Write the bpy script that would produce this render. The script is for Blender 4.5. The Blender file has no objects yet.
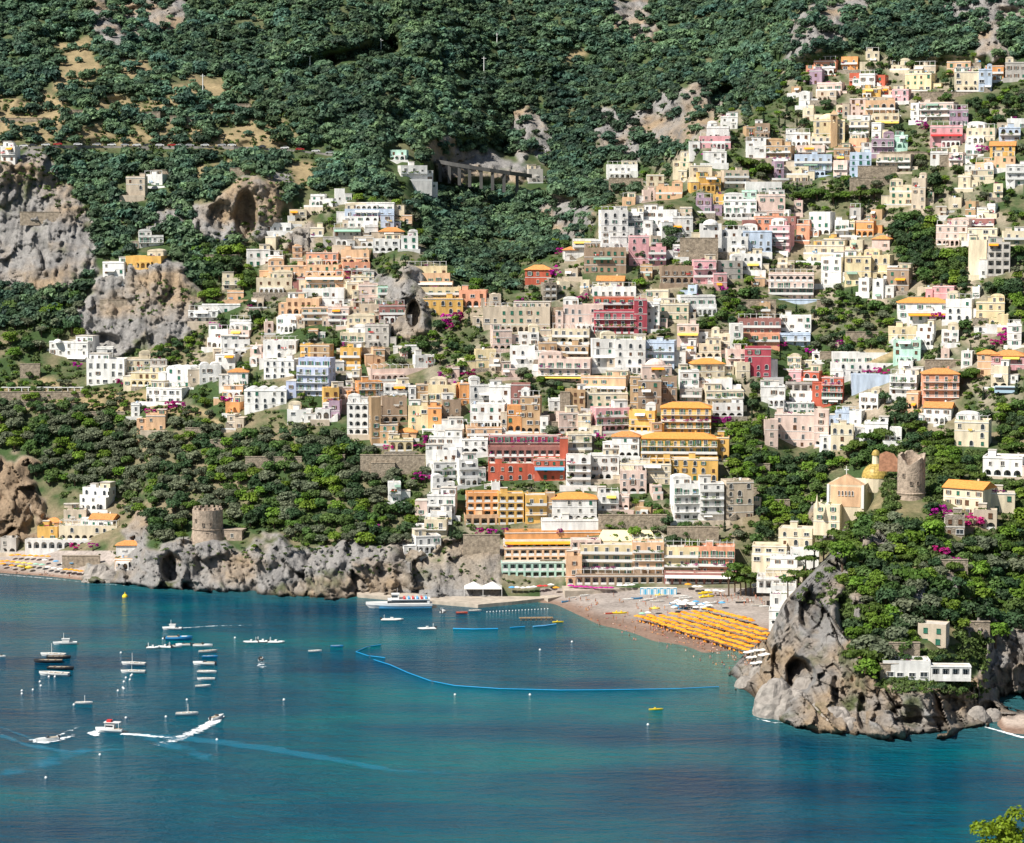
import bpy, math, random
import numpy as np
from mathutils import Vector, Matrix
random.seed(7)
rng = np.random.default_rng(7)
R = math.radians
scene = bpy.context.scene
col = scene.collection

# ------------------------------------------------------------------ camera
F, CX, CY, CH = 2430.0, 512.0, 421.5, 150.0
PITCH = math.atan((421.5 - 195) / F)
cs, sn = math.cos(PITCH), math.sin(PITCH)
cam_d = bpy.data.cameras.new('camera'); cam = bpy.data.objects.new('camera', cam_d); col.objects.link(cam)
cam.location = (0, 0, CH); cam.rotation_euler = (math.pi/2 - PITCH, 0, 0)
cam_d.sensor_width = 36; cam_d.lens = F / 1024 * 36; cam_d.clip_start = 1; cam_d.clip_end = 6000
scene.camera = cam

def at(px, py, D):
    """world point at distance D (along y) seen in direction px, py"""
    u = (px - CX) / F; v = (CY - py) / F
    k = D / (cs + v * sn)
    return (u * k, D, CH + (v * cs - sn) * k)
def Dz(py, z):
    v = (CY - py) / F
    return (z - CH) * (cs + v * sn) / (v * cs - sn)
def sea(px, py): return Vector(at(px, py, Dz(py, 0.0)))
def proj(p):
    x, y, z = p
    z -= CH
    f = y * cs - z * sn; up = y * sn + z * cs
    return CX + F * x / f, CY - F * up / f

# ------------------------------------------------------------------ noise
def _h(ix, iy, iz, s):
    n = (ix * 374761393 + iy * 668265263 + iz * 2147483647 + s * 1274126177) & 0xffffffff
    n = ((n ^ (n >> 13)) * 1274126177) & 0xffffffff
    n = ((n ^ (n >> 15)) * 2246822519) & 0xffffffff
    return ((n ^ (n >> 16)) & 0xffff) / 65535.0
def vnoise(x, y, z=0.0, s=0):
    x, y, z = np.broadcast_arrays(np.asarray(x, float), np.asarray(y, float), np.asarray(z, float))
    ix, iy, iz = np.floor(x).astype(np.int64), np.floor(y).astype(np.int64), np.floor(z).astype(np.int64)
    fx, fy, fz = x - ix, y - iy, z - iz
    fx, fy, fz = [t * t * (3 - 2 * t) for t in (fx, fy, fz)]
    r = 0
    for a in (0, 1):
        for b in (0, 1):
            for c in (0, 1):
                r = r + _h(ix + a, iy + b, iz + c, s) * (fx if a else 1 - fx) * (fy if b else 1 - fy) * (fz if c else 1 - fz)
    return r * 2 - 1
def fbm(x, y, z=0.0, o=4, s=0):
    r = 0; a = 1; t = 0
    for i in range(o):
        r = r + a * vnoise(x, y, z, s + i); t += a
        a *= .5; x = x * 2.03; y = y * 2.03; z = z * 2.03
    return r / t
def ridged(x, y, z=0.0, o=4, s=0):
    r = 0; a = 1; t = 0
    for i in range(o):
        r = r + a * (1 - 2 * np.abs(vnoise(x, y, z, s + i))); t += a
        a *= .5; x = x * 2.1; y = y * 2.1; z = z * 2.1
    return r / t
def inpoly(px, py, poly):
    px = np.asarray(px, float); py = np.asarray(py, float)
    c = np.zeros(np.broadcast(px, py).shape, bool)
    n = len(poly)
    for i in range(n):
        x0, y0 = poly[i]; x1, y1 = poly[i - 1]
        if y0 == y1: continue
        c ^= ((y0 > py) != (y1 > py)) & (px < (x1 - x0) * (py - y0) / (y1 - y0) + x0)
    return c

# ------------------------------------------------------------------ materials
MATS = {}
def nodes_of(m):
    m.use_nodes = True
    nt = m.node_tree; return nt, nt.nodes, nt.links, nt.nodes['Principled BSDF']
def mat(name, c, rough=.8, var=.12, scale=.6, bump=0.0, spec=.3, metal=0, bscale=None, streak=False, objrand=0.0):
    if name in MATS: return MATS[name]
    m = bpy.data.materials.new(name); nt, N, L, b = nodes_of(m)
    b.inputs['Roughness'].default_value = rough; b.inputs['Specular IOR Level'].default_value = spec
    b.inputs['Metallic'].default_value = metal
    b.inputs['Base Color'].default_value = (*c, 1)
    if var or bump:
        g = N.new('ShaderNodeNewGeometry'); mp = N.new('ShaderNodeMapping'); L.new(g.outputs['Position'], mp.inputs['Vector'])
        if streak: mp.inputs['Scale'].default_value = (1, 1, .25)
        n = N.new('ShaderNodeTexNoise'); n.inputs['Scale'].default_value = scale; n.inputs['Detail'].default_value = 5
        L.new(mp.outputs[0], n.inputs['Vector'])
        mr = N.new('ShaderNodeMapRange'); mr.inputs['From Min'].default_value = .3; mr.inputs['From Max'].default_value = .7
        mr.inputs['To Min'].default_value = 1 - var; mr.inputs['To Max'].default_value = 1 + var * .5
        L.new(n.outputs['Fac'], mr.inputs['Value'])
        mx = N.new('ShaderNodeMix'); mx.data_type = 'RGBA'; mx.blend_type = 'MULTIPLY'; mx.inputs['Factor'].default_value = 1
        mx.inputs['A'].default_value = (*c, 1)
        L.new(mr.outputs[0], mx.inputs['B'])
        out = mx.outputs['Result']
        if objrand:
            oi = N.new('ShaderNodeObjectInfo'); hs = N.new('ShaderNodeHueSaturation')
            m1 = N.new('ShaderNodeMapRange'); m1.inputs['To Min'].default_value = 1 - objrand; m1.inputs['To Max'].default_value = 1 + objrand
            L.new(oi.outputs['Random'], m1.inputs['Value']); L.new(m1.outputs[0], hs.inputs['Value'])
            L.new(out, hs.inputs['Color']); out = hs.outputs['Color']
        L.new(out, b.inputs['Base Color'])
        if bump:
            n2 = N.new('ShaderNodeTexNoise'); n2.inputs['Scale'].default_value = bscale or scale * 3; n2.inputs['Detail'].default_value = 6
            L.new(g.outputs['Position'], n2.inputs['Vector'])
            bp = N.new('ShaderNodeBump'); bp.inputs['Strength'].default_value = bump; bp.inputs['Distance'].default_value = .3
            L.new(n2.outputs['Fac'], bp.inputs['Height']); L.new(bp.outputs[0], b.inputs['Normal'])
    MATS[name] = m; return m

WALLC = {
 'W': (.86, .85, .82), 'C': (.78, .68, .50), 'P': (.80, .52, .32), 'Y': (.82, .50, .15), 'y': (.82, .68, .42),
 'O': (.80, .38, .15), 'R': (.62, .15, .09), 'K': (.74, .40, .42), 'k': (.80, .62, .54), 'M': (.48, .09, .12),
 'T': (.56, .38, .22), 'B': (.64, .54, .42), 'G': (.52, .49, .45), 'U': (.56, .66, .80), 'N': (.38, .28, .20),
 'E': (.50, .74, .62), 'V': (.42, .30, .38), 'D': (.36, .17, .15), 'S': (.80, .38, .24), 'L': (.50, .56, .74)}
CNAME = {'W': 'white', 'C': 'cream', 'P': 'peach', 'Y': 'yellow', 'y': 'pale yellow', 'O': 'orange', 'R': 'red', 'K': 'pink',
 'k': 'pale pink', 'M': 'crimson', 'T': 'tan', 'B': 'beige', 'G': 'grey', 'U': 'pale blue', 'N': 'brown stone', 'E': 'mint',
 'V': 'mauve', 'D': 'dark rose', 'S': 'salmon', 'L': 'lavender blue'}
CWORD = {'W': 'white', 'C': 'cream', 'P': 'peach', 'Y': 'yellow', 'y': 'pale_yellow', 'O': 'orange', 'R': 'red', 'K': 'pink',
 'k': 'pale_pink', 'M': 'crimson', 'T': 'tan', 'B': 'beige', 'G': 'grey', 'U': 'pale_blue', 'N': 'brown_stone', 'E': 'mint',
 'V': 'mauve', 'D': 'rose', 'S': 'salmon', 'L': 'lavender'}
def wall(c):
    return mat('plaster_' + CWORD[c], WALLC[c], .9, .28, .55, .15, streak=True, bscale=1.5, objrand=.09)
STONE = mat('rubble_stone', (.36, .31, .25), .95, .45, 1.2, .8, bscale=2.5)
CONC = mat('roof_screed', (.62, .57, .50), .95, .3, .35)
TILE = mat('terracotta_tiles', (.70, .30, .10), .9, .35, 1.4, .3, objrand=.1)
TILEO = mat('orange_tiles', (.80, .33, .08), .9, .25, 1.4, .2)
GLASS = mat('window_glass', (.05, .06, .07), .12, .5, .25, spec=.6)
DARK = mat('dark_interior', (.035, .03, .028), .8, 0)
FRAME = mat('white_paint', (.8, .8, .78), .6, .05)
SHG = mat('green_shutter', (.04, .18, .12), .6, .1)
SHB = mat('brown_shutter', (.16, .08, .045), .6, .1)
SHL = mat('blue_shutter', (.10, .25, .5), .6, .1)
IRON = mat('dark_iron', (.06, .06, .06), .5, 0)
WOOD = mat('weathered_wood', (.32, .22, .13), .85, .3, 2)
AWW = mat('white_canvas', (.85, .83, .78), .9, .05)
AWY = mat('yellow_canvas', (.85, .62, .12), .9, .08)
AWO = mat('orange_canvas', (.88, .36, .03), .9, .08)
AWP = mat('purple_canvas', (.45, .03, .25), .9, .08)
AWR = mat('red_canvas', (.62, .05, .05), .9, .08)
AWL = mat('blue_canvas', (.12, .40, .70), .9, .08)
AWG = mat('green_canvas', (.35, .6, .45), .9, .08)
BARK = mat('tree_bark', (.13, .09, .06), .95, .3, 2)

# ------------------------------------------------------------------ mesh builder
class MB:
    def __init__(s): s.v = []; s.f = []; s.m = []; s.mats = []
    def mi(s, m):
        if m not in s.mats: s.mats.append(m)
        return s.mats.index(m)
    def face(s, pts, m):
        i = len(s.v); s.v += [tuple(p) for p in pts]; s.f.append(tuple(range(i, i + len(pts)))); s.m.append(s.mi(m))
    def faces(s, vs, fs, m):
        i = len(s.v); s.v += [tuple(p) for p in vs]; k = s.mi(m)
        for f in fs: s.f.append(tuple(j + i for j in f)); s.m.append(k)
    def box(s, x0, x1, y0, y1, z0, z1, m):
        v = [(x0,y0,z0),(x1,y0,z0),(x1,y1,z0),(x0,y1,z0),(x0,y0,z1),(x1,y0,z1),(x1,y1,z1),(x0,y1,z1)]
        s.faces(v, [(0,3,2,1),(4,5,6,7),(0,1,5,4),(1,2,6,5),(2,3,7,6),(3,0,4,7)], m)
    def hip(s, x0, x1, y0, y1, z, h, m, ov=.5, gable=False):
        x0 -= ov; x1 += ov; y0 -= ov; y1 += ov; z0 = z - .05
        w, d = x1 - x0, y1 - y0
        if w >= d: k = 0 if gable else d / 2; a = (x0 + k, (y0+y1)/2, z+h); b = (x1 - k, (y0+y1)/2, z+h)
        else: k = 0 if gable else w / 2; a = ((x0+x1)/2, y0 + k, z+h); b = ((x0+x1)/2, y1 - k, z+h)
        v = [(x0,y0,z0),(x1,y0,z0),(x1,y1,z0),(x0,y1,z0),(x0,y0,z+.15),(x1,y0,z+.15),(x1,y1,z+.15),(x0,y1,z+.15),a,b]
        f = [(0,3,2,1),(0,1,5,4),(1,2,6,5),(2,3,7,6),(3,0,4,7)]
        f += [(4,5,9,8),(5,6,9),(6,7,8,9),(7,4,8)] if w >= d else [(4,5,8),(5,6,9,8),(6,7,9),(7,4,8,9)]
        s.faces(v, f, m)
    def cyl(s, x, y, z0, z1, r0, r1, m, n=12, cap=True):
        v = []
        for r, z in ((r0, z0), (r1, z1)):
            v += [(x + r*math.cos(2*math.pi*i/n), y + r*math.sin(2*math.pi*i/n), z) for i in range(n)]
        f = [(i, (i+1) % n, n + (i+1) % n, n + i) for i in range(n)]
        if cap: f += [tuple(range(n, 2*n)), tuple(range(n-1, -1, -1))]
        s.faces(v, f, m)
    def tube(s, pts, r, m, n=5):
        pts = [Vector(p) for p in pts]; v = []; f = []
        rs = r if isinstance(r, (list, tuple)) else [r] * len(pts)
        for i, p in enumerate(pts):
            t = (pts[min(i+1, len(pts)-1)] - pts[max(i-1, 0)]).normalized()
            a = t.orthogonal().normalized(); b = t.cross(a)
            v += [p + (a*math.cos(2*math.pi*k/n) + b*math.sin(2*math.pi*k/n)) * rs[i] for k in range(n)]
        for i in range(len(pts)-1):
            for k in range(n): f.append((i*n+k, i*n+(k+1)%n, (i+1)*n+(k+1)%n, (i+1)*n+k))
        f += [tuple(range(n-1, -1, -1)), tuple(range((len(pts)-1)*n, len(pts)*n))]
        s.faces(v, f, m)
    def dome(s, x, y, z, rx, ry, rz, m, n=14, k=5, frac=1.0):
        v = []; f = []
        for j in range(k):
            a = math.pi/2 * frac * j / k
            v += [(x + rx*math.cos(a)*math.cos(2*math.pi*i/n), y + ry*math.cos(a)*math.sin(2*math.pi*i/n), z + rz*math.sin(a)) for i in range(n)]
        v.append((x, y, z + rz))
        for j in range(k-1):
            for i in range(n): f.append((j*n+i, j*n+(i+1)%n, (j+1)*n+(i+1)%n, (j+1)*n+i))
        for i in range(n): f.append(((k-1)*n+i, (k-1)*n+(i+1)%n, k*n))
        s.faces(v, f, m)
    def vault(s, x0, x1, y0, y1, z, h, m, n=8):
        v = []; f = []
        for i in range(n+1):
            a = math.pi * i / n; x = (x0+x1)/2 - (x1-x0)/2*math.cos(a); zz = z + h*math.sin(a)
            v += [(x, y0, zz), (x, y1, zz)]
        for i in range(n): f.append((2*i, 2*i+2, 2*i+3, 2*i+1))
        f.append(tuple(range(0, 2*n+2, 2))); f.append(tuple(range(2*n+1, 0, -2)))
        s.faces(v, f, m)
    def arches(s, x0, x1, y, z0, z1, n, t, m, pier=.35, flat=False):
        """a wall strip facing -y with n open arches, thickness t"""
        w = (x1 - x0) / n; top = z1 - .35
        for i in range(n):
            a = x0 + i*w; b = a + w; l = a + pier*w/2; r = b - pier*w/2
            s.box(a, l, y, y+t, z0, z1, m); s.box(r, b, y, y+t, z0, z1, m)
            rad = min((r - l)/2, (top - z0)*.55); cz = top - rad
            if flat: s.box(l, r, y, y+t, top, z1, m); continue
            K = 8; P = []
            for j in range(K+1):
                q = math.pi - math.pi*j/K; P.append(((l+r)/2 + (r-l)/2*math.cos(q), cz + rad*math.sin(q)))
            for j in range(K):
                (xa, za), (xb, zb) = P[j], P[j+1]
                s.face([(xa, y, za), (xb, y, zb), (xb, y, z1), (xa, y, z1)], m)
                s.face([(xa, y, za), (xa, y+t, za), (xb, y+t, zb), (xb, y, zb)], m)
                s.face([(xa, y+t, za), (xa, y+t, z1), (xb, y+t, z1), (xb, y+t, zb)], m)
            s.face([(l, y, z1), (r, y, z1), (r, y+t, z1), (l, y+t, z1)], m)
    def mesh(s, name):
        me = bpy.data.meshes.new(name); me.from_pydata(s.v, [], s.f)
        for m in s.mats: me.materials.append(m)
        if len(s.mats) > 1: me.polygons.foreach_set('material_index', s.m)
        me.update(); return me
    def build(s, name, parent=None, loc=(0,0,0), rz=0):
        return link(name, s.mesh(name), parent, loc, rz)
def link(name, me, parent=None, loc=(0,0,0), rz=0, scale=None):
    o = bpy.data.objects.new(name, me); col.objects.link(o)
    if parent: o.parent = parent
    o.location = loc; o.rotation_euler = (0, 0, rz)
    if scale: o.scale = scale
    return o
THINGS = []   # (obj, px, py, colour/kind phrase, look phrase) get their label at the end
def tag(o, label, cat, group=None, kind=None):
    if label: o['label'] = label
    if cat: o['category'] = cat
    if group: o['group'] = group
    if kind: o['kind'] = kind
    return o
def later(o, px, py, noun, look, cat, group=None):
    """category now, label when every neighbour is known"""
    o['category'] = cat
    if group: o['group'] = group
    THINGS.append((o, px, py, noun, look)); return o
def raw_mesh(name, v, f, mats, smooth=False):
    """v (n,3) array, f (m,3 or 4) array"""
    me = bpy.data.meshes.new(name); v = np.ascontiguousarray(v, np.float32); f = np.ascontiguousarray(f, np.int32)
    k = f.shape[1]
    me.vertices.add(len(v)); me.vertices.foreach_set('co', v.ravel())
    me.loops.add(f.size); me.loops.foreach_set('vertex_index', f.ravel())
    me.polygons.add(len(f)); me.polygons.foreach_set('loop_start', np.arange(0, f.size, k, dtype=np.int32))
    try: me.polygons.foreach_set('loop_total', np.full(len(f), k, np.int32))
    except Exception: pass
    for m in mats: me.materials.append(m)
    if smooth: me.polygons.foreach_set('use_smooth', np.ones(len(f), bool))
    me.update(calc_edges=True); return me
def grid_faces(nr, nc):
    i = np.arange(nr - 1)[:, None] * nc + np.arange(nc - 1)[None, :]
    return np.stack([i, i + 1, i + nc + 1, i + nc], -1).reshape(-1, 4)
def set_attr(me, name, arr, domain='POINT'):
    if arr.ndim == 1:
        a = me.attributes.new(name, 'FLOAT', domain); a.data.foreach_set('value', arr.astype(np.float32))
    else:
        a = me.attributes.new(name, 'FLOAT_COLOR', domain)
        c = np.ones((len(arr), 4), np.float32); c[:, :3] = arr; a.data.foreach_set('color', c.ravel())
# ------------------------------------------------------------------ terrain
Zk = lambda py, z: (py, Dz(py, z))
COLS = {  # image column -> (row, distance) down the slope
 -90: [(600, 960), Zk(572, 0), Zk(553, 4), (530, 1000), (500, 1010), (470, 1022), (400, 1060), (380, 1075), (330, 1105), (300, 1125), (280, 1140), (165, 1175), (147, 1200), (140, 1206), (50, 1300), (0, 1370), (-120, 1560)],
 0: [(600, 960), Zk(573, 0), Zk(553, 4), (530, 1000), (500, 1010), (470, 1022), (400, 1060), (380, 1075), (330, 1105), (300, 1125), (280, 1140), (165, 1175), (147, 1200), (140, 1206), (50, 1300), (0, 1370), (-120, 1560)],
 80: [(600, 942), Zk(580, 0), (572, 948), (553, 965), (540, 975), (520, 985), (500, 1000), (440, 1030), (400, 1055), (385, 1070), (355, 1090), (345, 1095), (340, 1100), (270, 1118), (250, 1130), (200, 1160), (147, 1200), (140, 1208), (0, 1370), (-120, 1560)],
 135: [(600, 935), Zk(583, 0), (570, 945), (555, 952), (540, 958), (520, 975), (500, 995), (440, 1028), (400, 1050), (355, 1085), (345, 1092), (270, 1110), (250, 1128), (200, 1158), (147, 1203), (140, 1210), (0, 1372), (-120, 1560)],
 150: [(600, 930), Zk(586, 0), (548, 938), (520, 960), (450, 1010), (400, 1043), (350, 1080), (345, 1085), (265, 1108), (250, 1128), (200, 1158), (147, 1204), (140, 1210), (0, 1374), (-120, 1565)],
 205: [(600, 927), Zk(588, 0), (545, 935), (520, 955), (450, 1000), (400, 1035), (350, 1070), (300, 1100), (270, 1115), (245, 1130), (190, 1152), (180, 1165), (147, 1205), (140, 1211), (0, 1380), (-120, 1570)],
 260: [(610, 915), Zk(592, 0), (545, 928), (525, 945), (450, 990), (400, 1024), (350, 1060), (300, 1092), (240, 1128), (185, 1146), (150, 1202), (143, 1208), (100, 1260), (0, 1395), (-120, 1580)],
 300: [(610, 911), Zk(595, 0), (545, 925), (500, 955), (450, 985), (400, 1015), (350, 1050), (300, 1085), (250, 1120), (200, 1152), (152, 1202), (100, 1255), (0, 1400), (-120, 1590)],
 380: [(615, 900), Zk(597, 0), (552, 918), (500, 950), (450, 980), (400, 1010), (350, 1045), (300, 1080), (250, 1110), (205, 1140), (190, 1165), (150, 1205), (100, 1270), (0, 1415), (-120, 1600)],
 408: [(615, 898), Zk(598, 0), (555, 914), (500, 948), (450, 978), (400, 1008), (350, 1042), (335, 1050), (270, 1068), (250, 1105), (205, 1150), (180, 1180), (150, 1240), (100, 1300), (0, 1425), (-120, 1600)],
 440: [(615, 896), Zk(599, 0), (570, 905), (545, 918), (500, 946), (450, 975), (400, 1005), (350, 1038), (320, 1055), (300, 1066), (270, 1090), (250, 1120), (205, 1200), (185, 1240), (130, 1262), (100, 1320), (0, 1440), (-120, 1610)],
 500: [(615, 893), Zk(601, 0), (585, 902), (560, 912), (530, 930), (500, 945), (450, 972), (400, 1000), (350, 1030), (310, 1055), (292, 1075), (280, 1110), (250, 1160), (215, 1220), (190, 1262), (165, 1272), (160, 1290), (100, 1350), (0, 1480), (-120, 1640)],
 555: [(640, 822), Zk(604, 0), Zk(590, 2.5), (575, 908), (530, 926), (500, 943), (450, 970), (400, 1000), (350, 1030), (300, 1062), (270, 1085), (255, 1110), (235, 1190), (195, 1212), (178, 1290), (100, 1365), (0, 1485), (-120, 1650)],
 600: [(700, 723), Zk(626, -.05), Zk(590, 3), (575, 908), (530, 925), (500, 942), (450, 970), (400, 1000), (350, 1030), (300, 1062), (250, 1095), (212, 1116), (200, 1190), (178, 1280), (130, 1310), (100, 1370), (0, 1490), (-120, 1650)],
 650: [(700, 723), Zk(642, -.05), Zk(592, 3.2), (576, 907), (545, 915), (500, 940), (450, 968), (400, 998), (350, 1030), (300, 1062), (250, 1095), (205, 1128), (190, 1190), (178, 1270), (150, 1290), (100, 1350), (0, 1480), (-120, 1650)],
 700: [(720, 695), Zk(660, -.05), Zk(592, 3.4), (576, 905), (545, 915), (500, 940), (450, 968), (400, 998), (350, 1030), (300, 1062), (250, 1095), (200, 1130), (150, 1170), (130, 1195), (122, 1260), (85, 1290), (50, 1400), (0, 1480), (-120, 1640)],
 760: [(720, 695), Zk(682, -.05), Zk(594, 3.4), (576, 903), (545, 915), (500, 940), (450, 970), (400, 1000), (350, 1032), (300, 1065), (250, 1098), (200, 1133), (150, 1168), (120, 1195), (100, 1235), (50, 1330), (0, 1420), (-120, 1600)],
 800: [(720, 700), Zk(690, 0), Zk(600, 2.5), (590, 895), (550, 912), (500, 945), (450, 980), (400, 1008), (350, 1038), (300, 1070), (250, 1103), (200, 1138), (150, 1173), (100, 1212), (55, 1255), (45, 1270), (10, 1290), (0, 1330), (-120, 1550)],
 850: [(720, 760), (600, 870), (550, 905), (500, 935), (450, 968), (400, 998), (350, 1028), (300, 1060), (250, 1094), (200, 1129), (150, 1163), (100, 1202), (55, 1245), (10, 1300), (0, 1330), (-120, 1520)],
 900: [(720, 780), (600, 860), (500, 915), (450, 955), (400, 985), (350, 1015), (300, 1050), (250, 1085), (200, 1120), (150, 1155), (100, 1195), (60, 1235), (0, 1310), (-120, 1500)],
 1024: [(720, 780), (600, 850), (500, 900), (450, 930), (400, 955), (350, 985), (300, 1020), (250, 1055), (200, 1095), (150, 1130), (100, 1170), (60, 1210), (0, 1280), (-120, 1460)],
 1120: [(720, 780), (600, 840), (500, 890), (450, 920), (400, 945), (350, 975), (300, 1010), (250, 1045), (200, 1085), (150, 1120), (100, 1160), (60, 1200), (0, 1270), (-120, 1450)],
}
ROCKS = [  # outlines of bare cliff on the main slope
 [(-200,165),(0,162),(38,150),(66,180),(92,230),(100,272),(60,290),(-200,288)],
 [(76,312),(100,285),(125,262),(160,262),(185,275),(203,300),(195,330),(170,346),(140,352),(112,352),(80,338)],
 [(192,220),(215,198),(250,184),(292,168),(287,200),(265,238),(240,246),(205,246)],
 [(80,10),(110,-5),(185,2),(190,36),(150,44),(98,40)],
 [(424,150),(432,134),(450,138),(480,152),(528,166),(530,178),(500,180),(444,176)],
 [(505,112),(530,100),(552,135),(545,160),(515,160)], [(528,205),(560,192),(588,200),(585,232),(545,236)],
 [(585,125),(605,108),(635,120),(640,155),(600,160)], [(630,128),(665,92),(700,86),(722,105),(716,128),(660,148)],
 [(785,64),(798,22),(822,-5),(885,-5),(862,22),(832,42),(802,62)], [(605,-5),(640,-5),(652,38),(630,40)],
 [(392,290),(404,268),(422,262),(432,320),(428,334),(398,330)],
 [(78,586),(86,566),(118,560),(144,545),(160,543),(230,548),(262,540),(320,546),(352,538),(420,545),(440,560),(470,572),(500,580),(505,600),(380,606),(240,602),(140,592)],
 [(-20,452),(30,462),(38,500),(36,540),(-20,540)], [(120,545),(132,505),(146,520),(148,548)],
 [(930,-5),(1024,-5),(1024,20),(960,30)], [(950,10),(1000,30),(1010,60),(985,50)],
 [(262,268),(300,225),(322,228),(312,250),(285,248)],[(140,225),(172,206),(175,226),(150,236)],
 [(800,505),(835,500),(842,540),(812,530)], [(620,-5),(606,20),(640,45),(652,20)],
 [(352,262),(372,262),(398,285),(396,310),(378,290)], [(500,588),(440,560),(440,540),(500,548),(505,570)],
]
CLEAR = [  # dry open grass and terraces
 [(-20,103),(70,100),(75,122),(40,136),(-20,138)], [(60,45),(85,42),(105,60),(90,90),(60,92)], [(112,65),(150,62),(155,80),(120,80)],
 [(34,120),(100,128),(200,128),(200,142),(34,142)], [(200,130),(262,122),(292,128),(290,146),(200,146)], [(262,115),(285,125),(292,145),(262,142)],
 [(172,85),(190,80),(230,84),(232,96),(176,98)], [(85,98),(140,98),(190,105),(250,108),(250,118),(90,112)],
 [(298,162),(318,168),(314,186),(296,180)], [(186,162),(235,160),(240,172),(190,176)], [(560,58),(585,52),(588,64),(566,66)],
 [(640,128),(690,126),(690,140),(640,146)], [(860,340),(900,352),(900,362),(800,362)], [(0,385),(130,390),(200,405),(240,425),(120,412),(0,402)],
]
XS = np.arange(-200, 1261, 1.5); YS = np.arange(700, -122, -1.25)
kx = sorted(COLS)
tab = np.array([np.interp(YS[::-1], [k[0] for k in COLS[c]][::-1], [k[1] for k in COLS[c]][::-1])[::-1] for c in kx])  # (ncol,nrow)
DG = np.array([np.interp(XS, kx, tab[:, j]) for j in range(len(YS))])  # rows x cols
def smooth(a, k, axis):
    ker = np.hanning(2*k+3)[1:-1]; ker /= ker.sum()
    pad = [(0, 0), (0, 0)]; pad[axis] = (k, k)
    p = np.pad(a, pad, mode='edge')
    return sum(w * np.take(p, np.arange(a.shape[axis]) + i, axis) for i, w in enumerate(ker))
DG = smooth(DG, 7, 1)
PX, PY = np.meshgrid(XS, YS)
def soft(polys, blur=4, jit=15):
    jx = fbm(PX/14, PY/14, 0, 3, 50) * jit; jy = fbm(PX/14, PY/14, 9, 3, 60) * jit
    m = np.zeros(PX.shape)
    for p in polys: m = np.maximum(m, inpoly(PX + jx, PY + jy, p).astype(float))
    return smooth(smooth(m, blur, 0), blur, 1)
ROCK = soft(ROCKS, 2)
ROCK = np.where(PY < 360, ROCK * np.clip(1.2 - 1.0*np.clip(fbm(PX/13, PY/9, 3, 4, 71), 0, 1), 0, 1), ROCK)
CLR = soft(CLEAR, 3)
x3, y3, z3 = at(PX, PY, DG)
# relief: broad folds on the mountain, blocky relief on cliffs
high = np.clip((260 - PY) / 160, 0, 1) * np.clip(1 - ((PX > 700) & (PY > 60)) * 1.0, 0, 1)
high = smooth(smooth(high, 12, 1), 12, 0)
relief = high * 34 * ridged(x3/95 + 3, z3/95, DG/120, 4, 5)
def facets(x, z, cell, tilt, s, dip=.35):
    """broken rock: irregular cells, each a plane with its own tilt"""
    u = (x*math.cos(dip) + z*math.sin(dip))/cell; w = (-x*math.sin(dip) + z*math.cos(dip))/(cell*1.35)
    u = u + .35*vnoise(u*1.7, w*1.7, 0, s+9); w = w + .35*vnoise(u*1.7, w*1.7, 5, s+9)
    iu, iw = np.floor(u).astype(np.int64), np.floor(w).astype(np.int64); best = np.full(u.shape, 1e9); out = np.zeros(u.shape); Z0 = np.zeros_like(iu)
    for a in (-1, 0, 1):
        for b in (-1, 0, 1):
            ca, cb = iu + a, iw + b; fx = ca + _h(ca, cb, Z0, s); fw = cb + _h(ca, cb, Z0, s+1); d = (u-fx)**2 + (w-fw)**2
            gx = (_h(ca, cb, Z0, s+2)*2 - 1)*tilt; gz = (_h(ca, cb, Z0, s+3)*2 - 1)*tilt*.9; h = _h(ca, cb, Z0, s+4)
            v = ((u-fx)*gx + (w-fw)*gz)*cell + h*cell*.25; m = d < best; best = np.where(m, d, best); out = np.where(m, v, out)
    return out
def crag(x, y, z, s=0):
    a = ridged(x/17 + .5*z/16, z/36, y/30, 3, 11 + s)
    b = ridged(x/7.0, z/13.0 + x/14, y/10, 3, 31 + s)
    return 4.6*a + 2.0*b + facets(x, z, 9.0, .95, 100+s) + facets(x, z, 3.6, .95, 200+s, .6) + facets(x, z, 1.6, .7, 300+s, -.2)
relief = relief + ROCK * (crag(x3, DG, z3) + 1.0) * np.where(PY < 360, .62, 1.0) + ROCK * np.where(PY < 360, 2.2*ridged(x3/5, z3/40, 0, 3, 88), 0)
rough = fbm(x3/9, z3/9, DG/9, 3, 77) * 1.1
beachy = ((PY > 585) & (PX > 540)) | ((PY > 545) & (PX < 80) & (z3 < 5))
rough = np.where(beachy, 0.0, rough * (1 - .5*ROCK)); relief = np.where(beachy, 0, relief) * np.where((PX > 425) & (PX < 520) & (PY > 540), np.clip(1 - (PX-425)/40, .3, 1), 1)
def hol(cx, cy, rx, ry, deep): return deep * np.clip(1.9*(1.15 - ((PX-cx)/rx)**2 - ((PY-cy)/ry)**2), 0, 1)
def seg(ax, ay, bx, by, wd, deep):
    t = np.clip(((PX-ax)*(bx-ax) + (PY-ay)*(by-ay))/((bx-ax)**2+(by-ay)**2), 0, 1); d = np.hypot(PX-ax-t*(bx-ax), PY-ay-t*(by-ay)); return deep*np.exp(-(d/wd)**2)
caves = hol(478, 157, 46, 18, 10) + hol(726, 100, 17, 15, 22) + hol(556, 214, 34, 18, 12) + hol(246, 216, 12, 26, 12) + hol(414, 314, 7, 14, 16) + hol(172, 568, 12, 15, 9) + hol(190, 586, 9, 5, 6) + hol(104, 342, 18, 9, 8) + hol(135, 22, 16, 16, 8) + hol(505, 128, 12, 20, 12) + hol(222, 216, 14, 16, 6)
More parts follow.
